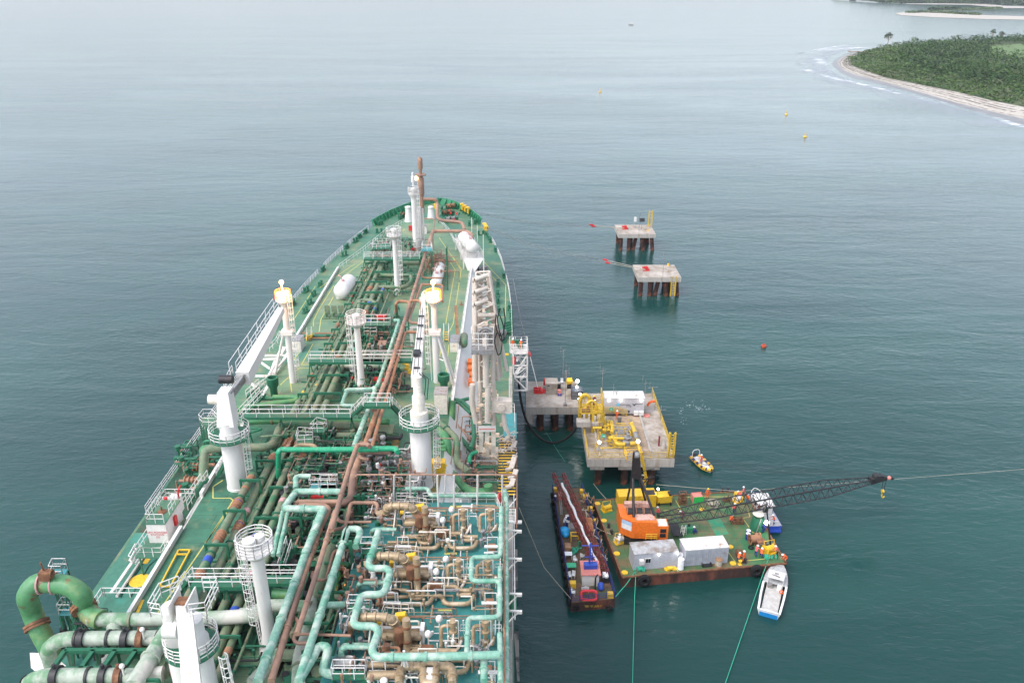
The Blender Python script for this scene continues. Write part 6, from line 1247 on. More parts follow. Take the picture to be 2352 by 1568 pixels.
# dark generator box and yellow case
p=Z('a',735,690,JT);w_=Z('a',860,690,JT).x-p.x;t=thing("generator","dark blue grey louvred generator at the right end of the low jetty platform","generator",p);hh=top('a',600,p)-JT
b=MB();boxat(b,p,w_,1.9,hh);b.build("housing",mat("blue grey housing",(.05,.06,.08),rough=.5),t);b=MB()
for i in range(5):b.box(p+Vector((w_*.3,-.02,.3+i*.28)),(w_*.5,.05,.12))
b.build("louvre",'steel',t)
p6=Z('a',690,580,JT);simple("equipment_case","yellow tilted case on a dark stand behind the generator","case",['yellow','dark'],lambda b:(b.box(p6+Vector((.35,.5,1.4)),(1.0,.9,.9),rx=.4,rz=.15),setattr(b,'k',1),b.box(p6+Vector((.35,.5,.5)),(.8,.6,1.0))))
def lamp(p,lab,r=.2,pole=None,mt='lampw',energy=35):
    t=thing("work_lamp",lab,"lamp",p if pole is None else Vector((p.x,p.y,pole)))
    b=MB();b.ball(p,r,12);b.build("lamp_head",mt,t)
    if pole is not None:b=MB();b.cyl((p.x,p.y,pole),p-Vector((0,0,r*.8)),.05,n=6);b.build("pole",'steel',t)
    l=bpy.data.lights.new("lamp_light",'POINT');l.energy=energy;l.color=(1,.93,.82);l.shadow_soft_size=.25;o=bpy.data.objects.new("lamp_light",l);COL.objects.link(o);o.parent=t;o.location=p-Vector(t.location)+Vector((0,-.4,0));return t
lamp(Z('a',800,490,JT+2.2),"brightest lit floodlight beyond the generator",.3,JT);lamp(Z('a',793,552,JT+2.2),"lit floodlight over the generator roof",.2,JT)
lamp(Z('a',828,630,JT+2.6),"upper lit lamp of the pair left of the yellow stairs",.2,JT);lamp(Z('a',820,682,JT+2.6),"lower lit lamp of the pair left of the yellow stairs",.22,JT)
lamp(Z('a',1038,1155,JT+2.5),"lit lamp on the yellow rail at the left side of the big platform",.25,JT);lamp(Z('a',1460,1145,JT+3),"lit lamp beside the yellow pipe above the black crane mast",.28,JT)
lamp(Z('c',720,443,4.2),"bluish lit lamp above the yellow generator on the barge",.17,1.7)
# grey container with logos
p=Z('a',1090,850,JT+.25);w_=Z('a',1520,850,JT).x-Z('a',1090,850,JT).x;hh=min(3.0,top('a',628,p)-p.z);t=thing("container","long grey equipment container with white roof and two logos on the big jetty platform","container",p)
b=MB();boxat(b,p,w_,2.5,hh);b.build("body",mat("grey panel",(.42,.41,.43),rough=.55),t);b=MB();boxat(b,p+Vector((-.06,-.06,hh)),w_+.12,2.62,.1);b.build("roof",'contwhite',t)
b=MB();q=p+Vector((w_*.34,-.02,hh*.62));b.cyl(q,q+Vector((0,-.02,0)),.28,n=20);b.build("round_logo",mat("light blue mark",(.12,.42,.6)),t)
text("NewFortress\n               energy",.34,upright(p+Vector((w_*.51,-.03,hh*.58))),'dark',t);text("WELLSAT",.3,upright(p+Vector((w_*.86,-.03,hh*.62))),'dark',t) if 0 else text("MOLAS",.32,upright(p+Vector((w_*.87,-.03,hh*.62))),'dark',t)
b=MB();q=p+Vector((w_*.74,-.03,hh*.62));b.add([q+Vector(v) for v in((-.4,0,.25),(-.1,0,.1),(0,0,-.05),(.1,0,.1),(.4,0,.25),(.05,0,-.3))],[(0,5,2,1),(2,5,4,3)]);b.build("wing_logo",'dark',t)
for f in(.8,.93):b=MB();b.box(p+Vector((w_*f,-.25,.35)),(.75,.5,.65));b.build("air_conditioner",'white',t)
b=MB();b.box(p+Vector((w_*.62,-.05,.55)),(.2,.1,.4));b.box(p+Vector((w_*.5,-.03,.02)),(w_,.05,.12));b.build("socket",'dark',t)
for x in(1135,1262,1475):
    f=(Z('a',x,650,JT).x-Z('a',1090,650,JT).x)/w_;q=p+Vector((w_*min(.97,f*.98),-.18,hh-.35));lamp(q,{1135:"lit wall lamp at the left end of the grey container",1262:"lit wall lamp above the round blue logo",1475:"lit wall lamp at the right end of the grey container"}[x],.13,None,energy=10)
# yellow stair and access landing beside the container, with its tower
def ysign(p,lab):
    t=thing("sign",lab,"sign",p);b=MB();b.box(p,(.62,.05,.55));b.build("board",'turq',t);b=MB();b.box(p+Vector((-.06,-.035,0)),(.22,.02,.08));b.add([p+Vector(v) for v in((.02,-.04,.15),(.02,-.04,-.15),(.2,-.04,0))],[(0,1,2)]);b.build("arrow",'white',t)
ysign(Z('a',1165,797,JT+1.6),"green sign with white arrow on the yellow rail below the container");ysign(Z('a',1087,1085,JT+2.2),"green sign with white arrow left of the big yellow pipe bend")
p=Z('a',1085,860,JT);t=thing("stair","low yellow railed landing and steps in front of the grey container","stairs",p);e=Z('a',1250,860,JT);
b=MB();b.box(((p.x+e.x)/2,p.y,JT+.5),(e.x-p.x,.9,.12));
for i in range(5):b.box((e.x+.2+i*.22,p.y,JT+.5-i*.1),(.24,.9,.05))
b.build("landing",'steel',t);b=MB();b.rail([Vector((p.x,p.y-.45,JT+.5)),Vector((e.x,p.y-.45,JT+.5)),Vector((e.x+1.3,p.y-.45,JT))],1.25,.045,.9,(.2,.4,.6,.8,1));b.rail([Vector((p.x,p.y+.45,JT+.5)),Vector((e.x,p.y+.45,JT+.5)),Vector((e.x+1.3,p.y+.45,JT))],1.25,.045,.9,(.5,1));b.build("handrail",'jettyyellow',t)
# tower with loading pipes
f=Z('a',930,1050,JT);g_=Z('a',1060,1050,JT);tz=Z('a',950,800,JT+4.4)
t=thing("loading_tower","yellow steel tower with arched hose pipes between the two jetty platforms","loading tower",f)
TX0=Z('a',825,800,JT+4).x;TX1=Z('a',1080,800,JT+4).x;TY=Z('a',950,835,JT+3.6).y;TZ=JT+3.6
b=MB()
for x in(Z('a',935,900,JT).x,Z('a',1045,900,JT).x):
    for y in(TY,TY+2.6):b.beam((x,y,JT),(x,y,TZ),.38)
for x in(Z('a',935,900,JT).x,Z('a',1045,900,JT).x):b.beam((x,TY,JT+1.5),(x,TY+2.6,TZ-.3),.14)
b.beam((Z('a',935,900,JT).x,TY,JT+1.2),(Z('a',1045,900,JT).x,TY,JT+1.2),.3);b.build("frame",'jettyyellow',t)
b=MB();b.box(((TX0+TX1)/2,TY+1.4,TZ),(TX1-TX0,3.2,.2));b.build("platform",'jettyyellow',t)
b=MB();b.rail([Vector((x,y,TZ+.1)) for x,y in((TX0,TY-.2),(TX1,TY-.2),(TX1,TY+3),(TX0,TY+3))],1.3,.05,.9,(.33,.66,1),closed=True);b.rail([Vector((TX1,TY+.5,TZ+.1)),Vector((TX1-.1,TY+3.4,TZ+.6))],2.2,.05,.9,(.5,1));b.build("railing",'jettyyellow',t)
for dx,r,zz,yy in((.9,.28,1.8,1.8),(1.9,.22,1.2,.8)):
    b=MB();c=Vector((TX0+dx,TY+yy,TZ+.1));b.tube([c+Vector((-.7,0,-2)),c+Vector((-.7,0,zz)),c+Vector((0,0,zz+.6)),c+Vector((.8,0,zz)),c+Vector((.8,0,-1))],r,12,fil=.7);b.build("arched_pipe",'jettyyellow',t)
b=MB();c=Vector((TX0+1,TY+.2,TZ+.4));b.box(c,(1.3,.6,.5));b.cyl(c+Vector((.3,0,0)),c+Vector((.3,0,.8)),.2);b.build("valve_block",'orangepipe',t)
b=MB();b.box((TX0+.6,TY-.3,TZ-1.6),(2.2,1.4,.9));b.box((TX0+2.6,TY-.3,TZ-1.8),(2.2,.8,.5));b.build("concrete_beam",'concside',t)
b=MB();b.ladder((TX1-.5,TY-.6,JT),(TX1-.5,TY-.4,TZ+1.2),.5,.05,cage=1.5,out=(0,-1,0),side=(1,0,0));b.build("caged_ladder",'jettyyellow',t)
# yellow pipework on the big platform ('h' zoom)
t=thing("pipe_manifold","bright yellow pipe manifold with grey valves on the big jetty platform","pipework",Z('h',800,1000,JT));s_=.55
def jp(L,r,m='jettyyellow',name="pipe",fil=.6,par=None):
    b=MB();b.tube([Z('h',x,y,z) for x,y,z in L],r,14,fil=fil);return b.build(name,m,par or t)
jp([(520,790,JT+1.2),(690,790,JT+1.2)],.32);jp([(520,900,JT+1.2),(660,900,JT+1.2)],.3);jp([(690,740,JT+1.5),(720,870,JT+1.4),(700,960,JT+1.2)],.34);jp([(1090,770,JT+1.5),(1160,960,JT+1.5)],.36)
jp([(1160,960,JT+1.5),(1200,1080,JT+1.5)],.38,'steel',"grey_pipe");jp([(1200,1080,JT+1.5),(1230,1240,JT+1.5),(1270,1400,JT+1.3)],.22)
jp([(640,1080,JT+1.2),(700,1040,JT+1.4),(760,1060,JT+1.4),(790,1150,JT+1),(830,1175,JT+.9),(960,1175,JT+.9)],.34,fil=.8);jp([(740,1060,JT+1.6),(940,1060,JT+1.6)],.22);jp([(1060,1160,JT+1),(1170,1160,JT+1)],.36)
jp([(640,1120,JT+.8),(680,1190,JT+.5),(900,1200,JT+.5)],.08);jp([(330,855,JT+2.5),(500,855,JT+2.5)],.2);jp([(470,1245,JT+1.3),(740,1245,JT+1.3)],.08)
for x,y in((560,790),(620,790),(570,900),(630,870),(760,900),(1030,900),(1070,770)):
    b=MB();c=Z('h',x,y,JT+1.25);b.cyl(c-Vector((.12,0,0)),c+Vector((.12,0,0)),.48,n=16);b.cyl(c,c+Vector((0,0,.7)),.1,n=8);b.ring(c+Vector((0,0,.75)),.25,.05,12);b.build("valve",'jettyyellow' if x<640 else 'steel',t)
b=MB();c=Z('h',1010,1150,JT+.8);b.lathe(c,[(.45,-.5),(.55,-.2),(.55,.3),(.3,.4),(.3,.9),(.6,.95),(.6,1.05),(.25,1.1),(.25,1.6),(0,1.65)],18);b.cyl(c+Vector((-.8,0,.1)),c+Vector((.8,0,.1)),.5,n=16);b.build("large_valve",'steel',t)
b=MB()
for x,y in((560,870),(620,960),(740,1130),(900,1130),(1080,1130),(620,1240),(800,1240),(980,1000),(1050,820)):
    c=Z('h',x,y,JT);b.beam(c,c+Vector((0,0,1.3)),.12);b.beam(c+Vector((-.5,0,1.2)),c+Vector((.5,0,1.2)),.12)
b.build("pipe_stands",'jettyyellow',t)
b=MB();b.rail([Z('h',x,y,JT+.1) for x,y in((640,1120),(620,1250),(740,1250))],1.2,.045,.8,(.5,1));b.rail([Z('h',x,y,JT+1.2) for x,y in((740,930),(930,930),(940,1000))],1.1,.045,.8,(.5,1));b.rail([Z('h',x,y,JT) for x,y in((1090,900),(1150,1150),(1180,1250))],1.2,.045,.8,(.5,1));b.rail([Z('h',x,y,JT+.1) for x,y in((420,1000),(440,1250))],1.2,.045,.8,(.5,1));b.build("walkway_railing",'jettyyellow',t)
b=MB();c=Z('h',860,900,JT+1.1);b.box(c,(2.6,2.2,.1));c=Z('h',850,1010,JT+1.1);b.box(c,(2.4,.8,.1));b.build("grating",'steel',t)
p7=Z('h',820,770,JT);simple("grey_cable_drum","upright grey finned panel in front of the crew member in orange","panel",'steel',lambda b:[b.box(p7+Vector((.16*i,0,.6)),(.1,.5,1.2)) for i in range(4)])
p8=Z('a',1550,870,JT);simple("red_basin","round red tray at the far right of the big platform","tray",'pinkred',lambda b:b.lathe(p8,[(0,0),(.55,0),(.6,.15),(.5,.15),(.48,.05),(0,.05)],18))
p9=Z('a',1610,720,JT+1.6);simple("windsock","limp orange windsock at the far right corner of the big platform","windsock",['orangecloth','steel'],lambda b:(b.tube([p9+Vector((-.7,0,-.6)),p9+Vector((-.3,0,.1)),p9+Vector((.6,0,.25))],.2,10,fil=.3),setattr(b,'k',1),b.cyl(p9+Vector((.6,0,-1.6)),p9+Vector((.6,0,.6)),.05)))
q9=Z('a',1435,855,JT);simple("floor_hatch","round brown manhole in front of the grey container","manhole",'rust',lambda b:b.cyl(q9+Vector((0,0,.03)),q9+Vector((0,0,.1)),.75,n=24))
pB=Z('a',1685,1195,JT);simple("post_box","dark red upright post by the right rail of the big platform","post",'maroon',lambda b:b.box(pB+Vector((0,0,.9)),(.22,.3,1.8)))
pC=Z('a',1740,1215,JT);simple("cone_cover","grey pointed cover by the right rail corner of the big platform","cover",'concside',lambda b:b.lathe(pC,[(.5,0),(.35,.6),(.05,1.5)],10))
pD=Z('h',1140,1240,JT)
b=MB()
for i in range(46):
    q=Z('h',R.uniform(300,1200),R.uniform(740,1250),JT+R.uniform(.1,1.8));d=R.choice([Vector((R.uniform(.5,1.6),0,0)),Vector((0,R.uniform(.5,1.6),0)),Vector((0,0,-(q.z-JT)))]);b.tube([q,q+d],R.uniform(.03,.09),6)
struct(b.build("small_yellow_pipes",'jettyyellow',t),'stuff')
# black loading hose from the ship to the tower
hp=[Z('a',x,y,z) for x,y,z in((158,470,14),(170,600,11.5),(190,740,8.6),(240,920,5),(330,1060,2.6),(430,1140,1.5),(530,1170,1.2),(640,1140,1.7),(740,1070,3),(800,970,5),(850,860,7))]
b=MB();b.tube(hp,.2,12,fil=1.2);tag(b.build("loading_hose",'black'),"thick black hose sagging from the ship's side to the yellow tower","hose")

b=MB()
for i in range(30):
    q=Vector((R.uniform(TX0,TX1),TY+R.uniform(-.4,2.8),R.uniform(JT+.2,TZ)));b.tube([q,q+R.choice([Vector((R.uniform(.4,1.5),0,0)),Vector((0,R.uniform(.4,1.2),0)),Vector((0,0,R.uniform(.5,1.4)))])],R.uniform(.03,.1),6)
lt=[o for o in bpy.data.objects if o.name=="loading_tower"][0];struct(b.build("tower_fittings",'jettyyellow',lt),'stuff')
# ---------------------------------------------------------------- deck barge
BD=1.7;RZ=math.radians(7)
A_=Z(0,1364,1149,BD);B_=Z(0,1709,1128,BD);C_=Z(0,1806,1293,BD);D_=Z(0,1430,1325,BD)
barge=thing("deck_barge","green decked rusty barge moored below the jetty, carrying an orange crane","barge",(25,95,0))
poly=[(D_.x,D_.y),(C_.x,C_.y),(B_.x,B_.y),(A_.x,A_.y)]
b=MB();b.prism(poly,-1,BD-.01);b.build("hull",'bargeside',barge)
b=MB();b.prism([(p[0]*.9985+.04,p[1]*.9985+.14) for p in poly],BD-.02,BD);b.build("deck",'bargedeck',barge)
def cb(x,y,z=0):return Z('c',x,y,BD+z)
b=MB()
for i in range(4):
    q=[Vector((*poly[i],BD)),Vector((*poly[(i+1)%4],BD))];b.beam(q[0],q[1],.22,.2)
b.build("rubbing_edge",'rust',barge)
for L in ([(1640,760),(1760,925)],[(1640,760),(1720,745),(1700,680)],[(910,565),(965,660),(780,680)],[(905,1290),(950,1355)],[(1470,1110),(1560,1235)],[(1650,1225),(1920,1200)],[(1010,530),(1560,525)],[(640,1000),(700,1120)]):
    b=MB();b.strip([cb(x,y,.012) for x,y in L],.12);b.build("deck_line",'yline',barge,smooth=False)
for x,y in((130,790),(270,1148),(355,1355),(820,1315),(890,1310),(1535,1255),(1505,1075),(1580,490),(1200,670),(60,605)):
    q=cb(x,y,.01);b=MB();b.cyl(q,q+Vector((0,0,.1)),.42,n=20);b.build("manhole_cover",'yellow',barge)
for x,y in((570,1440),(1790,1330)):
    q=Z('c',x,y,BD-.5);b=MB();b.lathe(q,[(.5,-.3),(.85,-.2),(.85,.2),(.5,.3),(.35,.2),(.35,-.2),(.5,-.3)],20,(.1,-1,0));b.build("tyre_fender",'black',barge)
for x,y in((210,930),(1420,470),(1475,470),(1610,1260),(1665,1245),(180,860)):
    q=cb(x,y);b=MB();b.lathe(q,[(.3,0),(.16,.1),(.16,.4),(.25,.5),(.25,.6),(0,.62)],12);b.build("bollard",'dark' if x!=1610 else 'yellow',barge)
b=MB();L=[cb(x,y,.006) for x,y in((1255,785),(1395,755),(1490,935),(1350,950))];b.prism([(v.x,v.y) for v in L[::-1]],BD+.004,BD+.02);b.build("repaint_patch",mat("fresh green patch",(.03,.25,.13),(.12,.2,.09),.6,rough=.6),barge)
# containers
def cont(x,y,lab,roof,wall,cat="container",name="container",L=5.9):
    p=cb(x,y);t=thing(name,lab,cat,p);b=MB();boxat(b,p,L,2.45,2.5,RZ)
    c,s=math.cos(RZ),math.sin(RZ)
    if wall=='contside':
        for i in range(22):
            d=.1+i*(L-.2)/21;b.box(p+Vector((c*d+s*.02,s*d-c*.02,1.25)),(.1,.13,2.3),rz=RZ)
    b.build("body",wall,t);b=MB();boxat(b,p+Vector((-.05,-.05,2.5)),L+.1,2.55,.09,RZ);b.build("roof",roof,t)
    def on(d,h,off=-.05):return p+Vector((c*d+s*-off,s*d+c*off,h))
    return t,on
t,on=cont(450,1328,"grey site cabin with stained roof, window and air conditioner, near edge of the barge",'container','greywall',"cabin","site_cabin")
b=MB();b.box(on(1.85,1.45),(.85,.08,.75),rz=RZ);w1=b.build("window",'white',t);b=MB();b.box(on(1.7,1.45,-.1),(.33,.05,.6),rz=RZ);b.box(on(2.05,1.45,-.1),(.3,.05,.6),rz=RZ);b.build("pane",'glass',w1)
b=MB();b.box(on(.95,1.5,-.3),(.6,.5,.6),rz=RZ);b.build("air_conditioner",'white',t);lamp(on(3.25,2.3,-.18),"lit lamp in the middle of the grey site cabin wall",.1,None,energy=10);lamp(on(5.75,2.3,-.18),"lit lamp at the right corner of the grey site cabin",.13,None,energy=10)
t,on=cont(1003,1284,"white rusty shipping container with corrugated sides, right of the grey cabin",'contwhite','contside')
b=MB();b.add([on(5.95,0,.1),on(5.95,2.5,.1),on(6.5,2.4,1.9),on(6.5,0,1.9)],[(0,1,2,3)]);b.build("open_door",'steel',t)
for x,y,r,h,m,nm,lab in((962,1305,.42,1.5,'plastic',"water_tank","tall white plastic tank standing at the near edge between the two containers"),(945,1240,.55,1.3,'plastic',"water_tank","wider white tank with a cap behind the tall one between the containers"),(1693,990,.32,.95,'navy',"drum","nearer of two blue drums with white lids on the barge"),(1697,955,.32,.95,'navy',"drum","farther of two blue drums with white lids on the barge")):
    p=cb(x,y);t=thing(nm,lab,"tank" if r>.35 else "drum",p);b=MB();drumf(p,r,h)(b);b.build("body",m,t);b=MB();b.cyl(p+Vector((0,0,h-.02)),p+Vector((0,0,h+.03)),r*.95,n=18);b.build("lid",'plastic',t)
p=cb(1375,1275);t=thing("cable_spool","beige wooden spool of rope standing against the white container","spool",p);b=MB();b.cyl(p,p+Vector((0,0,.1)),.55,n=20);b.cyl(p+Vector((0,0,.95)),p+Vector((0,0,1.05)),.5,n=20);b.build("flange",'wood',t);b=MB();b.lathe(p,[(.42,.1),(.47,.3),(.44,.5),(.47,.7),(.42,.95)],18);b.build("rope",'rope',t)
pt=cb(1225,1290);simple("tool_trough","black open trough at the near edge in front of the white container","trough",'dark',lambda b:(b.box(pt+Vector((.3,.2,.1)),(1.3,.6,.2),rz=RZ),b.box(pt+Vector((-.3,.2,.25)),(.1,.6,.35),rz=RZ),b.box(pt+Vector((.9,.2,.25)),(.1,.6,.35),rz=RZ)))
pb2=cb(840,1325);simple("yellow_block","low yellow roller at the near edge below the gap of the containers","roller",'yellow',lambda b:b.cyl(pb2+Vector((-.3,0,.3)),pb2+Vector((.4,.05,.3)),.25,n=14))
# yellow generator set
p=cb(285,655);t=thing("generator","long yellow generator housing at the far left edge of the barge","generator",p);b=MB();boxat(b,p,5.6,2.0,2.0,RZ*.6);b.build("housing",'yellow',t);b=MB();boxat(b,p+Vector((4.35,.5,2.0)),1.1,1.2,.06,RZ*.6);b.build("top_grille",'dark',t);b=MB();boxat(b,p+Vector((3.0,-.02,.3)),.9,.05,1.4,RZ*.6);boxat(b,p+Vector((.7,-.04,.3)),.9,.05,1.4,RZ*.6);b.build("door",'jettyyellow',t)
p=cb(710,625);t=thing("compressor","smaller ochre compressor right of the long yellow generator","compressor",p);b=MB();boxat(b,p+Vector((0,0,.35)),2.2,1.5,1.1,RZ);b.build("housing",'yellow',t);b=MB();boxat(b,p+Vector((1.75,.3,1.45)),.35,.9,.3,RZ);b.build("exhaust_box",'dark',t);b=MB()
for dx in(.2,1.9):b.cyl(p+Vector((dx,.1,.25)),p+Vector((dx+.15,.1,.25)),.25,n=14);b.cyl(p+Vector((dx,1.3,.25)),p+Vector((dx+.15,1.3,.25)),.25,n=14)
b.build("wheels",'black',t)
p=cb(1105,600);t=thing("skip","open box with bright green front and pink side near the far edge of the barge","bin",p);b=MB();boxat(b,p,1.5,.06,1.05,RZ);b.build("front_panel",mat("bright green panel",(.02,.42,.08)),t);b=MB();boxat(b,p+Vector((-.06,.02,0)),.06,1.2,1.05,RZ);boxat(b,p+Vector((-.1,1.2,0)),1.5,.06,1.05,RZ);boxat(b,p+Vector((0,.1,.9)),1.4,1.1,.06,RZ);b.build("side_panel",'pinkred',t)
def frame_rack(x,y,w_,d,h,lab,m='rust',name="rack",n=4,wheels=False):
    p=cb(x,y);t=thing(name,lab,"rack",p);b=MB()
    for i in(0,1):
        for j in(0,1):b.beam(p+Vector((i*w_,j*d,0)),p+Vector((i*w_,j*d,h)),.1)
    for z in(.1,h*.5,h):
        for a,c in(((0,0),(w_,0)),((w_,0),(w_,d)),((w_,d),(0,d)),((0,d),(0,0))):b.beam(p+Vector((*a,z)),p+Vector((*c,z)),.09)
    b.build("frame",m,t);b=MB()
    for i in range(n):q=p+Vector((w_*.5,d*.5,.2+i*h/n));b.cyl(q-Vector((.25,0,0)),q+Vector((.25,0,0)),.22,n=12)
    b.build("rollers",m,t)
frame_rack(950,620,1.0,.8,1.9,"tall dark red steel roller rack between the compressor and the green bin",'rust',"roller_rack",4)
frame_rack(1520,830,1.7,1.0,.6,"low rusty steel cradle in the middle right of the barge",'rust',"steel_cradle",2)
frame_rack(1575,1190,.7,.6,.9,"small rusty stand beside the two crew in orange at the near right",'rust',"stand",2)
for x,y,lab in((1590,590,"yellow and red winch under the far side of the crane boom"),(160,690,"upright yellow winch at the far left corner of the barge"),(300,1040,"yellow winch with white drum left of the grey cabin"),(1930,1150,"large yellow rope winch at the near right corner of the barge")):
    p=cb(x,y);s_=1.05 if x==1930 else .85;t=thing("winch",lab,"winch",p);b=MB();b.box(p+Vector((0,.3,.1)),(1.7*s_,1.2*s_,.2),rz=.4);
    for d in(-.65,.65):b.box(p+Vector((d*s_,.3+d*.3,.55*s_)),(.12,.9*s_,.9*s_),rz=.4)
    b.tube([p+Vector((-.7*s_,.1,.2)),p+Vector((-.7*s_,.5,1.6*s_)),p+Vector((.7*s_,.9,1.6*s_)),p+Vector((.7*s_,.7,.2))],.06,6);b.build("frame",'yellow',t);b=MB();b.cyl(p+Vector((-.55*s_,.05,.6*s_)),p+Vector((.55*s_,.55,.6*s_)),.42*s_,n=18);b.cyl(p+Vector((-.6*s_,.02,.6*s_)),p+Vector((-.52*s_,.07,.6*s_)),.62*s_,n=20);b.build("drum",'yellow' if x in(1930,160) else 'white',t)
for x,y,r,lab in((1775,985,.75,"biggest rusty orange pipe reel lying behind the two blue drums"),(1830,1020,.5,"smaller rusty orange reel in front of the big one"),(1800,945,.4,"small rusty reel behind the big one, by the lamp pole")):
    p=cb(x,y,r);t=thing("steel_reel",lab,"reel",p);b=MB();d=Vector((.9,.15,0))*(r*1.3);b.lathe(p-d*.9,[(r*.8,0),(r,0),(r,.08),(r*.75,.12),(r*.75,d.length*1.6),(r,d.length*1.65),(r,d.length*1.72),(r*.75,d.length*1.72)],20,d);b.build("reel",'orangepipe',t);b=MB();b.cyl(p-d,p+d,r*.25,n=10);b.build("axle",'rust',t)
pp=cb(1870,1050,.6);simple("grey_plate","bent grey steel sheet beside the yellow winch","sheet",'steel',lambda b:b.box(pp,(1.4,.06,.5),rz=.25,rx=.4))
pl_=cb(1720,1030);simple("rusty_cable_heap","heap of rusty chain under the orange reels","chain",'rust',lambda b:[b.ring(pl_+Vector((R.uniform(0,2.2),R.uniform(-.6,.3),R.uniform(.05,.3))),.2,.05,8,(R.gauss(0,1),R.gauss(0,1),1)) for i in range(22)])
# green tank with pale funnel
p=cb(1795,880);t=thing("mixing_tank","dark green tapered tank with a pale funnel lid at the right edge of the barge","tank",p);b=MB();b.lathe(p,[(.9,0),(1.05,.1),(.8,2.0),(.75,2.1),(0,2.1)],20);b.ring(p+Vector((0,0,.6)),1.0,.05,20);b.build("tank",'green',t);b=MB();b.lathe(p+Vector((-.1,0,2.3)),[(.2,-.2),(.75,.25),(.8,.35),(.1,.5),(0,.5)],18);b.build("funnel",'cream',t);b=MB();b.cyl(p+Vector((-.5,-1.2,0)),p+Vector((.1,-.8,2.4)),.06);b.build("strut",'steel',t)
# work bench, mat
p=cb(1010,925);t=thing("work_bench","green workbench with a vice in front of the dark mat","bench",p);b=MB();boxat(b,p,1.1,1.0,.85,-.1);b.build("cabinet",'green2',t);b=MB();b.box(p+Vector((.6,.5,1.0)),(.3,.25,.35));b.build("vice",'dark',t)
pm=[cb(x,y) for x,y in((830,850),(930,845),(985,985),(880,990))];simple("dark_mat","dark rubber mat right of the crane cab","mat",'dark',lambda b:b.prism([(v.x,v.y) for v in pm[::-1]],BD+.5,BD+.56) or b.box((sum(pm,Vector())/4)-Vector((0,0,-.25)),(1.2,1.4,.48)))
p=cb(975,960);t=thing("white_trestle","spindly white trestle ladder by the green workbench","trestle",p);b=MB();b.ladder(p,p+Vector((.2,.2,1.7)),.5,.04);b.ladder(p+Vector((.5,.5,0)),p+Vector((.3,.3,1.7)),.5,.04);b.build("steps",'white',t)
# ---- orange lattice boom crane
def hz(k,x,y,z):return Z(k,x,y,z)
HZ=BD+1.25;HT=HZ+2.7
cr_=thing("crawler_crane","orange cab lattice boom crane with black gantry on the barge","crane",cb(560,990))
f=[hz('c',x,y,HZ) for x,y in((300,925),(430,978),(700,990),(700,940))]
back=3.6;F_=[(v.x,v.y) for v in f[:3]];F_=[(F_[0][0],F_[0][1]),F_[1],F_[2],(F_[2][0]-.3,F_[2][1]+back+.2),(F_[0][0]-.1,F_[0][1]+back-.5)]
b=MB();b.prism(F_,HZ,HT);body=b.build("machinery_house",'orange',cr_)
b=MB();cx_=(F_[1][0]+F_[2][0])/2;cy_=F_[1][1]
for i in range(9):b.box((F_[1][0]+.55,cy_-.03,HZ+.5+i*.22),(.6,.06,.06))
b.build("louvres",'orange',body)
dv=Vector((F_[1][0]-F_[0][0],F_[1][1]-F_[0][1],0));dl=dv.normalized();nn=Vector((dl.y,-dl.x,0))
q0=Vector((*F_[0],0))+dl*.25+nn*.03;b=MB();b.add([q0+Vector((0,0,HZ+1.1)),q0+dl*1.5+Vector((0,0,HZ+1.1)),q0+dl*1.5+Vector((0,0,HZ+2.5)),q0+Vector((0,0,HZ+2.5))],[(0,1,2,3)]);bn=b.build("banner",'plastic',body,smooth=False)
b=MB();b.add([q0+nn*.01+Vector((0,0,HZ+1.9)),q0+nn*.01+dl*1.5+Vector((0,0,HZ+1.9)),q0+nn*.01+dl*1.5+Vector((0,0,HZ+2.5)),q0+nn*.01+Vector((0,0,HZ+2.5))],[(0,1,2,3)]);b.build("banner_stripe",mat("pale blue print",(.4,.55,.75)),bn,smooth=False)
b=MB();b.box((cx_+.1,cy_+1.0,HT+.04),(2.6,1.4,.08));b.box((cx_-.6,cy_+back-.1,HT+.35),(3.6,.7,.7));b.build("roof_deck",mat("sun bleached pink roof",(.62,.4,.33),(.4,.2,.14),1.2,rough=.7),body)
for dx in(-1.7,-.5,.6):
    b=MB();c=Vector((cx_+dx,cy_+2.2,HT+.05));b.cyl(c-Vector((.4,0,0)),c+Vector((.4,0,0)),.55,n=18);b.build("winch_drum",'dark',cr_);b=MB();b.cyl(c+Vector((-.5,0,0)),c+Vector((-.42,0,0)),.7,n=18);b.cyl(c+Vector((.42,0,0)),c+Vector((.5,0,0)),.7,n=18);b.build("drum_flange",'orangepipe',cr_)
p=hz('c',700,990,HZ-.1);b=MB();b.box(p+Vector((.75,.75,1.1)),(1.5,1.8,2.2));cab=b.build("cab",'orange',cr_);b=MB();b.box(p+Vector((.8,-.16,1.5)),(.8,.05,.6));b.box(p+Vector((.8,-.16,.75)),(.8,.05,.6));b.box(p+Vector((1.52,.6,1.4)),(.05,1.2,1.0));b.build("window",'glass',cab);b=MB();b.box(p+Vector((.7,.7,2.25)),(1.3,1.5,.1));b.build("cab_roof",'cream',cab)
b=MB();b.rail([Vector((F_[2][0]-1.5,F_[2][1]-.25,HZ+.1)),Vector((F_[2][0],F_[2][1]-.25,HZ+.1))],.95,.05,.75,(.33,.66,1));b.build("handrail",'yellow',cr_)
b=MB()
for yy in(.2,2.9):
    c=Vector((cx_-.2,cy_+yy,BD));b.prism([(c.x-2.4,c.y),(c.x+2.4,c.y),(c.x+2.4,c.y+.9),(c.x-2.4,c.y+.9)],BD+.06,BD+.9)
    for i in range(16):b.box(c+Vector((-2.3+i*.3,.45,.92)),(.18,.95,.08))
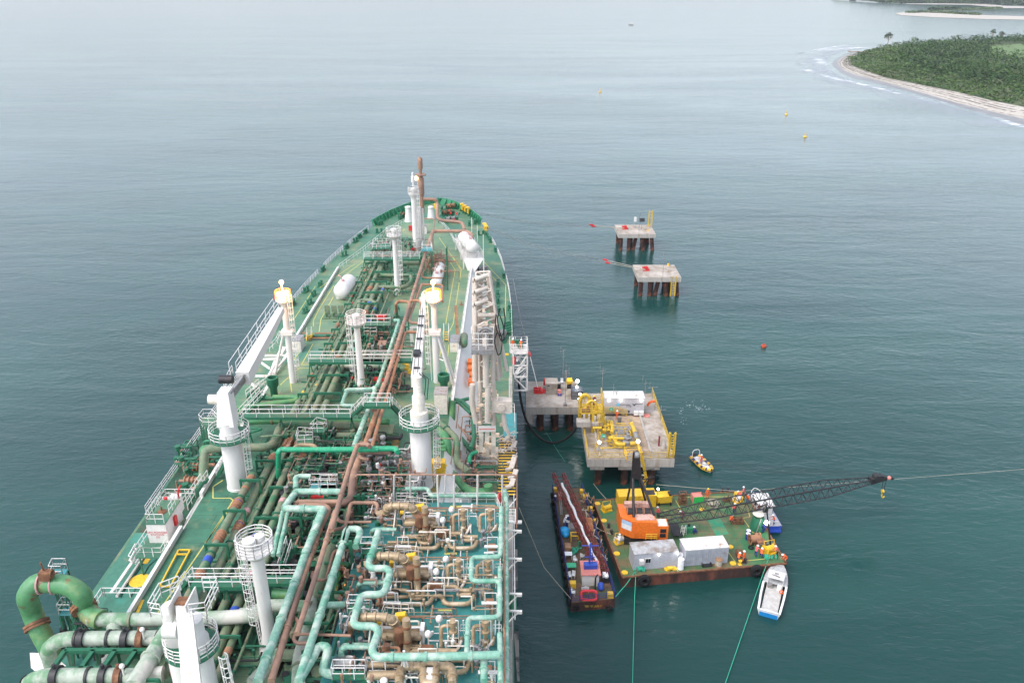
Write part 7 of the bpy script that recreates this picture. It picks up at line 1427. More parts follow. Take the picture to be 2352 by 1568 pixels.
b.build("crawler_track",'dark',cr_);b=MB();b.cyl((cx_-.2,cy_+2,BD+.5),(cx_-.2,cy_+2,HZ-.01),1.1,n=20);b.build("turntable",'dark',cr_)
# gantry
pg=Vector((hz('c',455,740,HT).x,cy_+1.0,0));gt_z=14.6;GT=Vector((Z('c',480,40,gt_z).x,Z('c',480,40,gt_z).y,gt_z))
GM=Vector((Z('c',490,230,11.2).x,Z('c',490,230,11.2).y,11.2))
for (x,y,z),tx in (((455,748,HT),-.5),((680,735,HT),.5),((378,590,HT),-.6),((585,580,HT),.3)):
    a=hz('c',x,y,z);b=MB();b.tube([a,GM+Vector((tx,0,-1.2))],.19 if y>700 else .15,8);b.build("gantry_leg",'dark',cr_)
b=MB();girder(b,GM+Vector((0,0,-1.4)),GT,1.5,.8,.35,.35);b.beam(GM+Vector((-.8,0,-1.4)),GM+Vector((.9,0,-1.4)),.25);b.build("gantry_mast",'dark',cr_)
b=MB();b.cyl(GT+Vector((-.2,-.3,-.3)),GT+Vector((.3,-.3,-.3)),.42,n=16);b.build("sheave",'steel',cr_)
b=MB();c=GM+Vector((0,0,-2.6));b.beam(c+Vector((-.6,0,0)),c+Vector((1.0,0,-.5)),.12);b.beam(c+Vector((.3,0,.8)),c+Vector((2.6,.3,1.2)),.1);b.beam(c+Vector((.6,0,-.3)),c+Vector((2.0,.3,1.4)),.1);b.beam(c+Vector((.4,0,2.2)),c+Vector((2.4,.2,2.6)),.08);b.build("gantry_brace",'dark',cr_)
# boom
BA=hz('c',735,770,HZ+.9);tip=Z('e',1880,470,7.4);d=(tip-BA)
def wd(t):return 1.9 if t<.78 else 1.9-1.2*(t-.78)/.22
def hg_(t):return .5+1.1*min(1,t/.22) if t<.78 else 1.6-1.1*(t-.78)/.22
BB=BA.lerp(tip,.52)
b=MB();b.truss(BA,tip,wd,hg_,46,.085,.045);b.build("lattice_boom",'dark',cr_)
b=MB();hd=tip+d.normalized()*2.2;girder(b,tip-d.normalized()*.3,hd,.9,.6,.9,.5);b.cyl(tip+Vector((.6,-.5,.5)),tip+Vector((.6,.5,.5)),.5,n=16);b.cyl(tip+Vector((1.2,-.4,.5)),tip+Vector((1.2,.4,.5)),.45,n=16);girder(b,hd,hd+Vector((1.0,0,-.1)),.4,.4,.4,.3);b.build("boom_head",'dark',cr_)
b=MB();h0=tip+d.normalized()*2.0;hb_=h0+Vector((0,-.1,-2.2))
for s_ in(-.25,.25):b.cyl(h0+Vector((s_,0,0)),hb_+Vector((s_*.6,0,.4)),.04,n=5)
b.build("hoist_rope",'dark',cr_);b=MB();b.cyl(hb_+Vector((-.15,0,0)),hb_+Vector((.15,0,0)),.27,n=14);b.tube([hb_+Vector((0,0,-.3)),hb_+Vector((0,0,-.9)),hb_+Vector((.25,0,-1.15)),hb_+Vector((.4,0,-.85))],.09,8,fil=.15);b.build("hook_block",'jettyyellow',cr_)
b=MB()
for i in range(5):
    o_=Vector((0,(i-2)*.3,0));b.tube([GT+o_*.8,GT.lerp(tip,.5)+o_*1.6+Vector((0,0,-.35)),tip+o_+Vector((.5,0,.8))],.02,5)
b.build("pendant_ropes",'dark',cr_)
b=MB();w1=tip+Vector((2.4,0,.4));b.ball(w1,.3,10);b.build("warning_ball",'pinkred',cr_)
# yellow hydraulic boom with a basket rising beside the gantry
yb_=cb(560,470);t=thing("hydraulic_crane","slim yellow boom with a railed basket rising behind the black gantry","crane",yb_);b=MB();yt_=Z('c',535,40,13.4);ym=Z('c',590,330,9.0)
b.tube([yb_,yb_+Vector((0,0,2))],.3,12);b.build("column",'yellow',t);b=MB();girder(b,yb_+Vector((.1,0,2)),ym,.5,.45,.5,.4);girder(b,ym,yt_,.4,.35,.4,.3);b.build("boom",'yellow',t);b=MB();girder(b,yb_+Vector((-.3,-.1,3)),ym+Vector((-.3,-.1,.6)),.3,.3,.2,.2);b.build("cylinder",'white',t)
bk=[Z('c',x,y,12.2) for x,y in((345,60),(380,150),(530,160),(530,60))];b=MB();b.prism([(v.x,v.y) for v in bk],12.1,12.2);bs=b.build("basket_floor",'steel',t);b=MB();b.rail(bk,1.1,.05,.7,(.33,.66,1),closed=True);b.build("basket_rail",'yellow',t)
# lamp derrick at the right edge
p=cb(1945,1055);tz=top('c',590,p);t=thing("lamp_derrick","leaning black pole with a glaring lamp at the right edge of the barge","lamp pole",p);b=MB();b.cyl(p,Z('c',1895,600,tz-.3),.14,.09,n=8);b.build("pole",'dark',t);b=MB();e=Z('c',1895,610,tz-.3)
for x,y in((1750,690),(1860,720),(1800,640)):b.cyl(Z('c',x,y,3.2),e,.07,n=6)
b.build("stay",'dark',t);lamp(Z('c',1905,808,3.9),"very bright lit lamp on the leaning black pole of the barge",.33,None,energy=120)
simple("tyre","old black tyre lying against the rusty reels","tyre",'black',lambda b:b.ring(cb(1730,1080,.12),.3,.12,16))
# pale rope heap
ph=cb(1320,620);simple("rope_coil","heap of pale rope lying behind the crane boom","rope",'rope',lambda b:[b.ring(ph+Vector((R.uniform(-.3,.3),R.uniform(-.2,.2),.08+i*.09)),R.uniform(.35,.7),.07,16) for i in range(8)])
ph2=cb(1400,580);simple("rusty_gear","tangle of rusty steel gear behind the boom beside the rope heap","scrap",'rust',lambda b:[b.beam(ph2+Vector((R.uniform(0,1.6),R.uniform(-.3,.4),.1)),ph2+Vector((R.uniform(0,1.6),R.uniform(-.3,.4),R.uniform(.3,1.1))),.12) for i in range(14)])
# green mooring spools
for x,y,lab in((520,1330,"tangle of green mooring rope at the near left of the barge, below the grey cabin"),(1940,1200,"green rope bundle at the near right corner of the barge, above the white boat")):
    ps=cb(x,y);simple("rope_bundle",lab,"rope",'greenrope',lambda b:[b.ring(ps+Vector((R.uniform(-.8,.8),R.uniform(-.1,.1),.25)),.3,.07,12,(1,R.gauss(0,.3),R.gauss(0,.3))) for i in range(9)])
# ---------------------------------------------------------------- narrow work boat
WD=1.45
def wb(x,y,z=0):return Z('b',x,y,WD+z)
o_=[Z(0,1269,1124,WD),Z(0,1336,1119,WD),Z(0,1412,1374,WD),Z(0,1312,1384,WD)]
wbt=thing("work_boat","narrow cluttered work boat with a pink roofed cabin, lying left of the barge","boat",(10,93,0))
b=MB();n=4
b.prism([(v.x,v.y) for v in (o_[3],o_[2],o_[1],o_[0])],-1,WD-.01);b.build("hull",'bargeside',wbt)
b=MB();b.prism([(v.x*.99+.09,v.y*.995+.4) for v in (o_[3],o_[2],o_[1],o_[0])],WD-.02,WD);b.build("deck",'boatdeck',wbt)
for a,c in((o_[3],o_[0]),(o_[2],o_[1])):
    b=MB();b.rail([a+Vector((.05,.1,0)),c],1.0,.04,1.3,(.3,.65,1));b.build("side_railing",'navy',wbt)
b=MB();b.rail([o_[3]+Vector((0,.1,0)),o_[2]+Vector((0,.1,0))],.9,.03,1.2,(.35,.7,1));b.build("stern_railing",'navy',wbt)
for a,c,nn_ in((o_[3],o_[0],15),(o_[2],o_[1],9)):
    for i in range(nn_):
        q=a.lerp(c,(i+.5)/nn_)+Vector((-.2 if a is o_[3] else .2,0,-.55));b=MB();b.lathe(q,[(.3,-.14),(.5,-.1),(.5,.1),(.3,.14),(.22,.08),(.22,-.08),(.3,-.14)],14,(1,.1,0));b.build("tyre_fender",'black',wbt)
for x,y in((335,1475),(670,1465)):
    q=Z('b',x,y,WD-.75);q.y=min(o_[3].y,o_[2].y)-.08;b=MB();b.lathe(q,[(.25,-.12),(.42,-.1),(.42,.1),(.25,.12),(.2,.05),(.2,-.05),(.25,-.12)],16,(0,1,0));b.build("tyre_fender",'black',wbt)
text("TOPA 1 NO 1 ANGELOU\nPESM    14    JACUAI 94",.2,upright(Z('b',508,1455,WD-.4)*1.0+Vector((0,-.1,0)),.03),'yellow',wbt)
# boat cabin
p=wb(392,1255);w_=wb(565,1255).x-p.x;t=b=MB();boxat(b,p,w_,2.4,1.75);cb_=b.build("cabin",'white',wbt);b=MB();boxat(b,p+Vector((-.15,-.15,1.75)),w_+.35,2.9,.12);b.build("cabin_roof",'pinkred',cb_);b=MB();b.box(p+Vector((w_*.62,-.02,.85)),(.45,.04,1.5));b.build("door",'cream',cb_);b=MB();b.box(p+Vector((-.02,1.2,1.1)),(.04,.8,.5));b.build("window",'glass',cb_)
pbx=p+Vector((w_*.55,.9,1.9));b=MB();boxat(b,pbx-Vector((.9,0,0)),1.7,.8,.6,.05);b.build("roof_locker",'blue',cb_)
m0=p+Vector((w_*.45,1.3,1.9));b=MB();b.cyl(m0,m0+Vector((.05,.3,3.6)),.12,n=8);b.cyl(m0+Vector((-1.1,.2,3.3)),m0+Vector((1.1,.2,3.3)),.07,n=6);b.cyl(m0+Vector((-.7,.1,1.6)),m0+Vector((.7,.1,1.6)),.06,n=6);b.ladder(m0+Vector((.2,0,0)),m0+Vector((.25,.3,3.4)),.3,.04);b.build("mast",'blue',wbt)
b=MB();q=p+Vector((w_*.75,-.6,0));b.tube([q,q+Vector((0,0,1.9)),q+Vector((.3,.3,2.1))],.1,8,fil=.2);b.build("exhaust",'dark',wbt)
# ramp of red lattice with a pale hose trough
a=Z('b',150,110,WD+3.0);c=Z('b',600,1130,WD+.9);b=MB();b.truss(a+Vector((-.75,0,0)),c+Vector((-.5,0,0)),.35,.8,34,.055,.035);b.truss(a+Vector((.75,0,0)),c+Vector((.7,0,0)),.35,.8,34,.055,.035)
for i in range(26):q=a.lerp(c,i/25);b.beam(q+Vector((-.75,0,-.35)),q+Vector((.75,0,-.35)),.07)
b.build("lattice_ramp",mat("dark red ramp paint",(.22,.03,.03),(.1,.03,.02),1.5,rough=.6),wbt)
b=MB();L=[a.lerp(c,i/22)+Vector((math.sin(i*1.7)*.1,0,-.15)) for i in range(2,21)];b.tube(L,.2,8);b.build("trough_hose",'plastic',wbt)
def item(name,lab,cat,m,x,y,fn,group=None):
    q=wb(x,y);b=MB();fn(b,q);return tag(b.build(name,m),lab,cat,group)
def table(b,q,w_,d,h=.72):
    b.box(q+Vector((0,0,h)),(w_,d,.06));[b.cyl(q+Vector((i*w_*.42,j*d*.42,0)),q+Vector((i*w_*.42,j*d*.42,h)),.035,n=5) for i in(-1,1) for j in(-1,1)]
item("table","green topped table on the left side of the work boat","table",mat("green table",(.05,.4,.2)),280,1085,lambda b,q:table(b,q,1.25,.95))
item("table","white topped table above the green one on the work boat","table",'plastic',250,965,lambda b,q:table(b,q,1.0,.8))
item("crate","weathered timber crate stacked behind the white table on the work boat","crate",'wood',247,905,lambda b,q:b.box(q+Vector((0,.3,.45)),(.85,1.1,.9)))
item("bench","ochre box seat beside the right chair at the stern of the work boat","box",'yellow',292,1270,lambda b,q:b.box(q+Vector((0,.2,.35)),(.9,.7,.7)))
for i,(x,y,lab) in enumerate(((262,1175,"left of the pair of white plastic chairs below the green table"),(303,1165,"right of the pair of white plastic chairs below the green table"),(300,1345,"white plastic chair in the near left corner of the work boat"),(395,970,"white plastic chair behind the pink roofed cabin"),(408,1310,"left white plastic chair at the foot of the cabin wall"),(445,1310,"right white plastic chair at the foot of the cabin wall"),(320,1010,"white plastic chair with pink cloth by the white table"))):
    q=wb(x,y);
    if i==0:
        ch=thing("plastic_chair",lab,"chair",(0,0,0),"white plastic chairs on the work boat");b=MB();b.box((0,0,.43),(.46,.46,.05));b.build("seat",'plastic',ch);b=MB();b.box((0,.23,.68),(.46,.05,.5));b.build("backrest",'plastic',ch)
        for sx in(-.2,.2):
            b=MB();b.tube([(sx,-.2,.43),(sx,-.2,.62),(sx,.22,.66)],.025,6);b.build("armrest",'plastic',ch)
            for sy in(-.2,.2):b=MB();b.cyl((sx,sy,0),(sx,sy,.42),.03,n=6);b.build("leg",'plastic',ch)
        place(ch,q,.3)
    else:dup(ch,q,[.3,-.2,1.2,2.6,3.3,3.0,.6][i],lab)
item("tarpaulin","bright blue tarpaulin bundled over gear on the left side of the work boat","tarpaulin",'tarp',215,740,lambda b,q:(b.ball(q+Vector((0,.5,.5)),.75,12,.8),b.ball(q+Vector((.1,-.2,.4)),.5,10,.8),b.ball(q+Vector((-.2,1.1,.35)),.45,10,.9)))
for x,y,lab in((238,580,"farther of two navy drums with white lids on the work boat"),(243,640,"nearer of two navy drums with white lids on the work boat")):
    p=wb(x,y);t=thing("drum",lab,"drum",p);b=MB();drumf(p,.3,.85)(b);b.build("body",'navy',t);b=MB();b.cyl(p+Vector((0,0,.83)),p+Vector((0,0,.88)),.28,n=18);b.build("lid",'plastic',t)
item("engine_box","dark grey box with a flat lid right of the blue tarpaulin","box",'steel',295,720,lambda b,q:b.box(q+Vector((0,.6,.5)),(1.1,1.5,1.0)))
item("trolley","yellow open square frame on legs beside the dark grey box","trolley",'yellow',315,800,lambda b,q:([b.beam(q+Vector(u),q+Vector(v),.12) for u,v in(((-.5,0,1),(.5,0,1)),((.5,0,1),(.5,.8,1)),((.5,.8,1),(-.5,.8,1)),((-.5,.8,1),(-.5,0,1)),((-.5,0,0),(-.5,0,1)),((.5,0,.4),(.5,0,1)),((-.5,.8,0),(-.5,.8,1)))]))
item("hose_tangle","tangled green hose in the middle of the work boat","hose",'greenrope',330,910,lambda b,q:[b.ring(q+Vector((R.uniform(-.5,.5),R.uniform(-.8,.8),.2)),R.uniform(.3,.5),.05,14,(R.gauss(0,.6),R.gauss(0,.6),1)) for i in range(10)])
item("gas_bottle","light green gas bottle beside the yellow frame","gas bottle",'green2',365,850,lambda b,q:b.capsule(q+Vector((0,0,.2)),q+Vector((0,0,.9)),.16,12))
item("lifting_ring","large red rounded ring frame at the stern of the work boat","frame",mat("bright red tube",(.6,.04,.05)),462,1400,lambda b,q:b.tube([q+Vector(v) for v in((-.95,.1,.15),(-.95,.5,.8),(-.7,.6,.95),(.7,.6,.95),(.95,.5,.8),(.95,.1,.15),(.7,0,.05),(-.7,0,.05),(-.95,.1,.15))],.19,10,fil=.2))
item("blue_barrel","blue plastic barrel right of the boat cabin","barrel",'blue',585,1300,lambda b,q:b.capsule(q+Vector((0,0,.3)),q+Vector((0,.3,.8)),.38,14))
item("outboard_gear","white and black machinery right of the boat cabin","engine",['plastic','dark'],630,1200,lambda b,q:(b.box(q+Vector((0,.2,.8)),(.7,.6,.5)),b.ball(q+Vector((.1,-.3,1.0)),.3,10),setattr(b,'k',1),b.box(q+Vector((.1,0,.3)),(.8,.9,.6))))
for x,y,lab in((395,305,"farthest yellow hatch box along the right rail of the work boat"),(425,360,"second yellow hatch box from the bow on the right side of the work boat"),(475,485,"third yellow hatch box from the bow on the right side of the work boat"),(510,615,"fourth yellow hatch box from the bow, beside the orange crate"),(685,1375,"yellow hatch box at the near right corner of the work boat"),(120,285,"orange yellow box at the bow left corner of the work boat")):
    item("hatch_box",lab,"box",'yellow',x,y,lambda b,q:b.box(q+Vector((0,.2,.3)),(.7,.6,.6)))
item("pink_case","coral red upright case beside the ramp near the bow","case",'pinkred',165,365,lambda b,q:b.box(q+Vector((0,.2,.5)),(.45,1.2,.9)))
item("small_crane","thin grey folded jib beside the coral case","jib",'steel',175,520,lambda b,q:(b.beam(q,q+Vector((-.15,1.6,1.4)),.12),b.beam(q+Vector((.2,0,0)),q+Vector((.1,1.6,1.4)),.1)))
item("timber_stack","orange brown planks leaning on the right side of the work boat","planks",mat("orange planks",(.5,.2,.08),(.3,.12,.05),1.5,rough=.8),465,680,lambda b,q:[b.beam(q+Vector((i*.17-.3,-.6-i*.1,.4+i*.03)),q+Vector((i*.15-.4,1.7,.9)),.15,.06) for i in range(6)])
b=MB()
for i in range(90):
    t_=R.random();q=wb(420+t_*200+R.uniform(-60,50),300+t_*800+R.uniform(-20,20),R.uniform(.1,.6));b.k=R.choice([0,1,2]);b.tube([q,q+Vector((R.uniform(-.6,.6),R.uniform(-.9,.9),R.uniform(-.1,.4))),q+Vector((R.uniform(-.7,.7),R.uniform(-.9,.9),R.uniform(-.1,.2)))],R.uniform(.03,.08),5)
struct(tag(b.build("tangled_rope",['rope','rust','orangepipe']),"tangle of ropes and rusty gear along the right side of the work boat","rope"),'stuff')
# ---------------------------------------------------------------- small craft
def hullshape(b,L,Wd,h,bow=.35,z0=-.2,n=16,flare=.82,stern=1.0,sheer=.35):
    'hull pointing to +Y, returns top outline'
    prof=[]
    for i in range(n+1):
        t=i/n;w_=Wd/2*(stern+(1-stern)*min(1,t*3)) if t<1-bow else Wd/2*math.cos((t-(1-bow))/bow*math.pi/2)**.62;prof.append((max(w_,.02),L*(t-.5),h*(1+sheer*max(0,t-.5))))
    rows=[[(w_*flare*.9,y*.97,z0) for w_,y,z in prof],[(w_*flare,y*.98,0.1) for w_,y,z in prof],[(w_,y,z) for w_,y,z in prof]]
    m=[]
    for r_ in rows:m.append([(x,y,z) for x,y,z in r_]+[(-x,y,z) for x,y,z in r_[::-1]])
    k=len(m[0]);b.add([p for r_ in m for p in r_],[(j*k+i,j*k+(i+1)%k,(j+1)*k+(i+1)%k,(j+1)*k+i) for j in range(2) for i in range(k)]);return prof
# white launch in the foreground
t=thing("motor_launch","white launch with a square cabin roof, bow at the barge's near right corner","boat",(0,0,0))
bow=Z('g',478,878,1.7);st=Z('g',358,1425,1.0);L=(bow-st).length
b=MB();pr=hullshape(b,L,3.1,.98,.42,stern=.9,sheer=1.3);b.build("hull",'gelcoat',t)
b=MB();b.k=0
for r_ in (0,):b.box((0,-L/2-.02,.35),(2.2,.06,.6))
b.build("blue_transom",mat("azure boot stripe",(.01,.2,.5),rough=.3),t)
n=len(pr);b=MB();k_=int(n*.55);pts=[(w_-.05,y,z-.03) for w_,y,z in pr[k_:]];vs=[(x,y,z) for x,y,z in pts]+[(-x,y,z) for x,y,z in pts[::-1]];b.add(vs,[tuple(range(len(vs)))]);b.box((0,L/2-.5,1.56),(.8,.9,.06));b.build("foredeck",mat("grey non slip deck",(.4,.4,.4),rough=.7),t)
b=MB();b.box((0,-L*.14,.42),(2.0,L*.62,.06));b.build("cockpit_floor",mat("pale cockpit floor",(.52,.5,.47),(.42,.4,.37),1,rough=.7),t)
b=MB()
for s_ in(-1,1):
    pts=[(s_*(w_-.12),y,z) for w_,y,z in pr[:k_+1]];
    for a,c in zip(pts,pts[1:]):b.beam(a,c,.26,.1)
b.beam((-1.1,-L/2+.05,.98),(1.1,-L/2+.05,.98),.2,.1);b.build("gunwale",'gelcoat',t)
b=MB();b.box((0,L*.14,1.95),(2.05,1.6,.09));rf=b.build("cabin_roof",'white',t);b=MB();b.box((0,L*.16,2.05),(.5,.25,.1));b.capsule((-.5,L*.12,2.06),(.45,L*.1,2.06),.09,8);b.build("roof_rack",'steel',rf)
b=MB()
for s_ in(-.95,.95):b.beam((s_,L*.14-.75,.6),(s_,L*.14-.75,1.9),.07);b.beam((s_,L*.14+.7,.9),(s_*.95,L*.14+.6,1.9),.07)
b.build("roof_pillars",'white',t);b=MB();b.box((0,L*.23,1.45),(1.9,.05,.8));b.build("windscreen",'glass',t)
for x in(-.55,.6):b=MB();b.box((x,L*.06,.75),(.55,.5,.6));b.build("helm_seat",'plastic' if x>0 else 'steel',t)
b=MB();b.lathe((.95,-.35,.85),[(.18,-.05),(.3,-.03),(.3,.03),(.18,.05),(.18,-.05)],16,(0,1,0));b.build("lifebuoy",'orangecloth',t)
d=bow-st;mid=(bow+st)/2;place(t,(mid.x,mid.y,0),math.atan2(d.y,d.x)-math.pi/2)
# blue and white boat behind the barge
t=thing("pilot_boat","blue hulled boat with white wheelhouse half behind the crane boom","boat",(0,0,0));L=8.6
b=MB();pr=hullshape(b,L,3.0,1.05,.4);b.build("hull",'blue',t)
b=MB();b.add([(x,y,z-.06) for x,y,z in pr]+[(-x,y,z-.06) for x,y,z in pr[::-1]],[tuple(range(2*len(pr)))]);b.build("deck",mat("grey deck",(.42,.42,.43),rough=.7),t)
b=MB();b.box((0,.3,1.75),(2.1,2.9,1.5));b.box((0,1.3,1.4),(2.2,1.6,.9));wh=b.build("wheelhouse",'white',t);b=MB();b.box((0,.1,2.55),(2.4,3.4,.12));b.build("roof",'white',wh)
b=MB();b.box((1.06,.6,1.9),(.03,1.6,.5));b.box((-1.06,.6,1.9),(.03,1.6,.5));b.box((0,-1.17,1.7),(.8,.03,1.0));b.box((.0,2.12,1.7),(1.8,.03,.4));b.build("window",'glass',wh)
b=MB();b.tube([(-.9,2.2,1.1),(-.75,3.4,1.9),(0,4.1,2.1),(.75,3.4,1.9),(.9,2.2,1.1)],.06,6,fil=.4);b.build("pulpit_rail",'white',t);b=MB();b.tube([(-.8,-4.1,1.0),(-.8,-4.1,1.7),(.9,-4.1,1.7),(.9,-4.1,1.0)],.05,6);b.build("stern_rail",'white',t)
b=MB();b.box((0,-L/2-.2,.35),(2.6,.5,.3));b.build("swim_platform",'blue',t)
f1=Z('c',1760,470,1.2);f2=Z('c',1960,850,1.0);d=f1-f2;mid=(f1+f2)/2;place(t,(mid.x,mid.y,0),math.atan2(d.y,d.x)-math.pi/2);t.scale=(d.length/8.6,)*3
# yellow and black inflatable
t=thing("inflatable_boat","yellow and black rigid inflatable with a white arch, one crew aboard, right of the jetty","boat",(0,0,0));L=6.0
sp=[(-.85,-3,.45),(-.95,0,.45),(-.9,1.2,.5),(-.55,2.3,.6),(0,2.75,.68),(.55,2.3,.6),(.9,1.2,.5),(.95,0,.45),(.85,-3,.45)]
b=MB();b.tube(sp,.27,12,fil=.6);b.build("tube_collar",'navy',t)
b=MB()
for i in range(1,len(sp)):
    a=Vector(sp[i-1]);c=Vector(sp[i])
    for k in (.25,.75) if (c-a).length>1.5 else (.5,):q=a.lerp(c,k);dd=(c-a).normalized();b.cyl(q-dd*.35+Vector((0,0,.03)),q+dd*.35+Vector((0,0,.03)),.275,n=12,cap=False)
b.tube([Vector((x*1.28,y+.1*(y>1),.35)) for x,y,z in sp],.06,6,fil=.5);b.build("yellow_panels",'yellow',t)
b=MB();hullshape(b,5.4,1.6,.35,.4);b.box((0,-.3,.36),(1.5,4.6,.05));b.build("hull",'gelcoat',t)
b=MB();b.tube([(-.8,-2.3,.6),(-.75,-2.4,1.7),(-.4,-2.5,1.95),(.4,-2.5,1.95),(.75,-2.4,1.7),(.8,-2.3,.6)],.06,8,fil=.2);b.build("arch",'white',t)
b=MB();b.box((0,-.6,.8),(.6,.9,.8));b.box((0,.5,.6),(.6,.6,.45));b.build("console",'plastic',t);b=MB();b.box((0,-2.9,.7),(.4,.45,.7));b.build("outboard_motor",'dark',t)
f1=Z('c',1300,245,.5);f2=Z('c',1115,75,.5);d=f1-f2;mid=(f1+f2)/2;place(t,(mid.x,mid.y,0),math.atan2(d.y,d.x)-math.pi/2);t.scale=(1.05*d.length/6,)*3
# distant craft and buoys
p=Z(0,1449,58,0);t=thing("fishing_boat","tiny lone boat far out on the water near the top centre","boat",p);b=MB();pr=hullshape(b,9,2.8,1.4);b.build("hull",'steel',t);b=MB();b.box((0,-1,2.4),(2,3,2.2));b.build("wheelhouse",'cream',t);place(t,p,1.2)
for c_ in t.children:c_.location=Vector(c_.location)+p if 0 else c_.location
W_fix=t
for o in t.children:o.location=o.location+p
p=Z('f',560,2,0);t=thing("ship","small dark boat at the very top edge left of the wooded headland","boat",(0,0,0));b=MB();hullshape(b,24,6,4);b.build("hull",'dark',t);b=MB();b.box((0,-5,5),(4,6,4));b.build("wheelhouse",'steel',t);place(t,p+Vector((0,-120,0)),1.4)
b0=None
for x,y,lab,s_ in((1378,212,"farthest yellow navigation buoy, left of the other two",.75),(1806,264,"middle yellow navigation buoy of the three",.9),(1849,315,"nearest yellow navigation buoy, closest to the ship",1.0)):
    p=Z(0,x,y,0)
    if b0 is None:
        b0=thing("buoy",lab,"buoy",(0,0,0),"yellow navigation buoys");b=MB();b.lathe((0,0,0),[(0,-.5),(1.1,-.4),(1.3,.2),(1.1,.6),(.5,.8),(0,.8)],18);b.build("float",'yellow',b0);b=MB()
        for i in range(4):a=i*math.pi/2;b.cyl((.6*math.cos(a),.6*math.sin(a),.7),(.15*math.cos(a),.15*math.sin(a),2.8),.06,n=6)
        b.box((0,0,2),(.7,.7,.5));b.build("tower",'yellow',b0);b=MB();b.beam((-.4,0,3.0),(.4,0,3.5),.1);b.beam((.4,0,3.0),(-.4,0,3.5),.1);b.cyl((0,0,2.8),(0,0,3.2),.1);b.build("top_mark",'yellow',b0);place(b0,p)
    else:dup(b0,p,.7,lab)
for o in [b0]+[q for q in bpy.data.objects if q.name.startswith('buoy.')]:
    if o.type=='EMPTY':o.scale=(.75,.75,.75)
p=Z(0,1754,797,0);b=MB();b.lathe(p,[(0,-.3),(.5,-.2),(.55,.1),(.55,.45),(.45,.55),(0,.55)],16);b.box(p+Vector((0,0,.7)),(.5,.2,.2));tag(b.build("mooring_buoy",mat("faded red float",(.42,.07,.03),rough=.6)),"small red orange can buoy floating alone on the right","buoy")
# ---------------------------------------------------------------- people
def figure(pose):
    'one continuous body grown with the skin modifier; returns mesh and key points'
    P={'stand':dict(hip=(0,0,.95),chest=(0,.02,1.38),neck=(0,.03,1.52),head=(0,.06,1.66),eL=(-.30,.05,1.15),hL=(-.30,.22,.98),eR=(.30,.05,1.15),hR=(.3,.22,.98),kL=(-.12,.03,.5),fL=(-.14,0,.07),kR=(.12,.03,.5),fR=(.14,0,.07)),
       'reach':dict(hip=(0,-.05,.93),chest=(0,.12,1.32),neck=(0,.2,1.44),head=(0,.27,1.56),eL=(-.28,.35,1.12),hL=(-.15,.55,1.05),eR=(.28,.35,1.12),hR=(.15,.58,1.08),kL=(-.14,.08,.5),fL=(-.16,0,.07),kR=(.14,-.05,.5),fR=(.15,-.2,.07)),
       'bend':dict(hip=(0,-.2,.88),chest=(0,.18,1.12),neck=(0,.3,1.16),head=(0,.42,1.16),eL=(-.26,.36,.82),hL=(-.15,.5,.6),eR=(.26,.36,.82),hR=(.15,.52,.62),kL=(-.14,.02,.5),fL=(-.16,-.05,.07),kR=(.14,.0,.5),fR=(.16,-.1,.07)),
       'crouch':dict(hip=(0,-.25,.42),chest=(0,-.02,.82),neck=(0,.06,.95),head=(0,.12,1.08),eL=(-.3,.15,.68),hL=(-.15,.4,.5),eR=(.3,.15,.68),hR=(.15,.42,.52),kL=(-.18,.2,.52),fL=(-.16,.02,.07),kR=(.18,.2,.5),fR=(.16,.0,.07))}[pose]
    v=[];e=[];r=[]
    def add(p,rad,par=None):
        v.append(Vector(p));r.append(rad)
        if par is not None:e.append((par,len(v)-1))
        return len(v)-1
    g_=lambda n:Vector(P[n])
    hip=add(g_('hip'),.15);wst=add(g_('hip').lerp(g_('chest'),.5),.135,hip);ch=add(g_('chest'),.155,wst);nk=add(g_('neck'),.06,ch);hd=add(g_('head')-Vector((0,0,.02)),.088,nk);tp_=add(g_('head')+Vector((0,0,.1)),.085,hd)
    add(g_('head')+Vector((0,.11,.0)),.018,hd)
    for s_,E,Hh in((-1,'eL','hL'),(1,'eR','hR')):
        sh=add(g_('chest')+Vector((s_*.2,0,.06)),.075,ch);el=add(g_(E),.05,sh);wr=add(g_(Hh),.033,el);d=(g_(Hh)-g_(E)).normalized();pa=add(g_(Hh)+d*.07,.035,wr);sd=Vector((1,0,0))
        for i in range(4):
            k1=add(v[pa]+sd*(.03*(i-1.5))+d*.05,.01,pa);k2=add(v[k1]+d*(.035-.004*abs(i-1))+Vector((0,0,-.01)),.009,k1)
        add(g_(Hh)+d*.05+sd*(-s_*.055),.01,wr)
    for s_,K,Ff in((-1,'kL','fL'),(1,'kR','fR')):
        h_=add(g_('hip')+Vector((s_*.1,0,-.06)),.1,hip);k=add(g_(K),.07,h_);a=add(g_(Ff)+Vector((0,0,.05)),.05,k);add(g_(Ff)+Vector((0,.16,-.02)),.04,a)
    me=bpy.data.meshes.new("body");me.from_pydata(v,e,[]);o=bpy.data.objects.new("body",me);COL.objects.link(o);md=o.modifiers.new("s","SKIN")
    if not me.skin_vertices:return None
    for i,sv in enumerate(me.skin_vertices[0].data):sv.radius=(r[i],r[i]*.85 if i<3 else r[i])
    me.skin_vertices[0].data[0].use_root=True;sb=o.modifiers.new("u","SUBSURF");sb.levels=1;sb.render_levels=1
    dg=bpy.context.evaluated_depsgraph_get();dg.update();m2=bpy.data.meshes.new_from_object(o.evaluated_get(dg));bpy.data.objects.remove(o);return m2,{n:Vector(q) for n,q in P.items()}
FIG={p:figure(p) for p in('stand','reach','bend','crouch')}
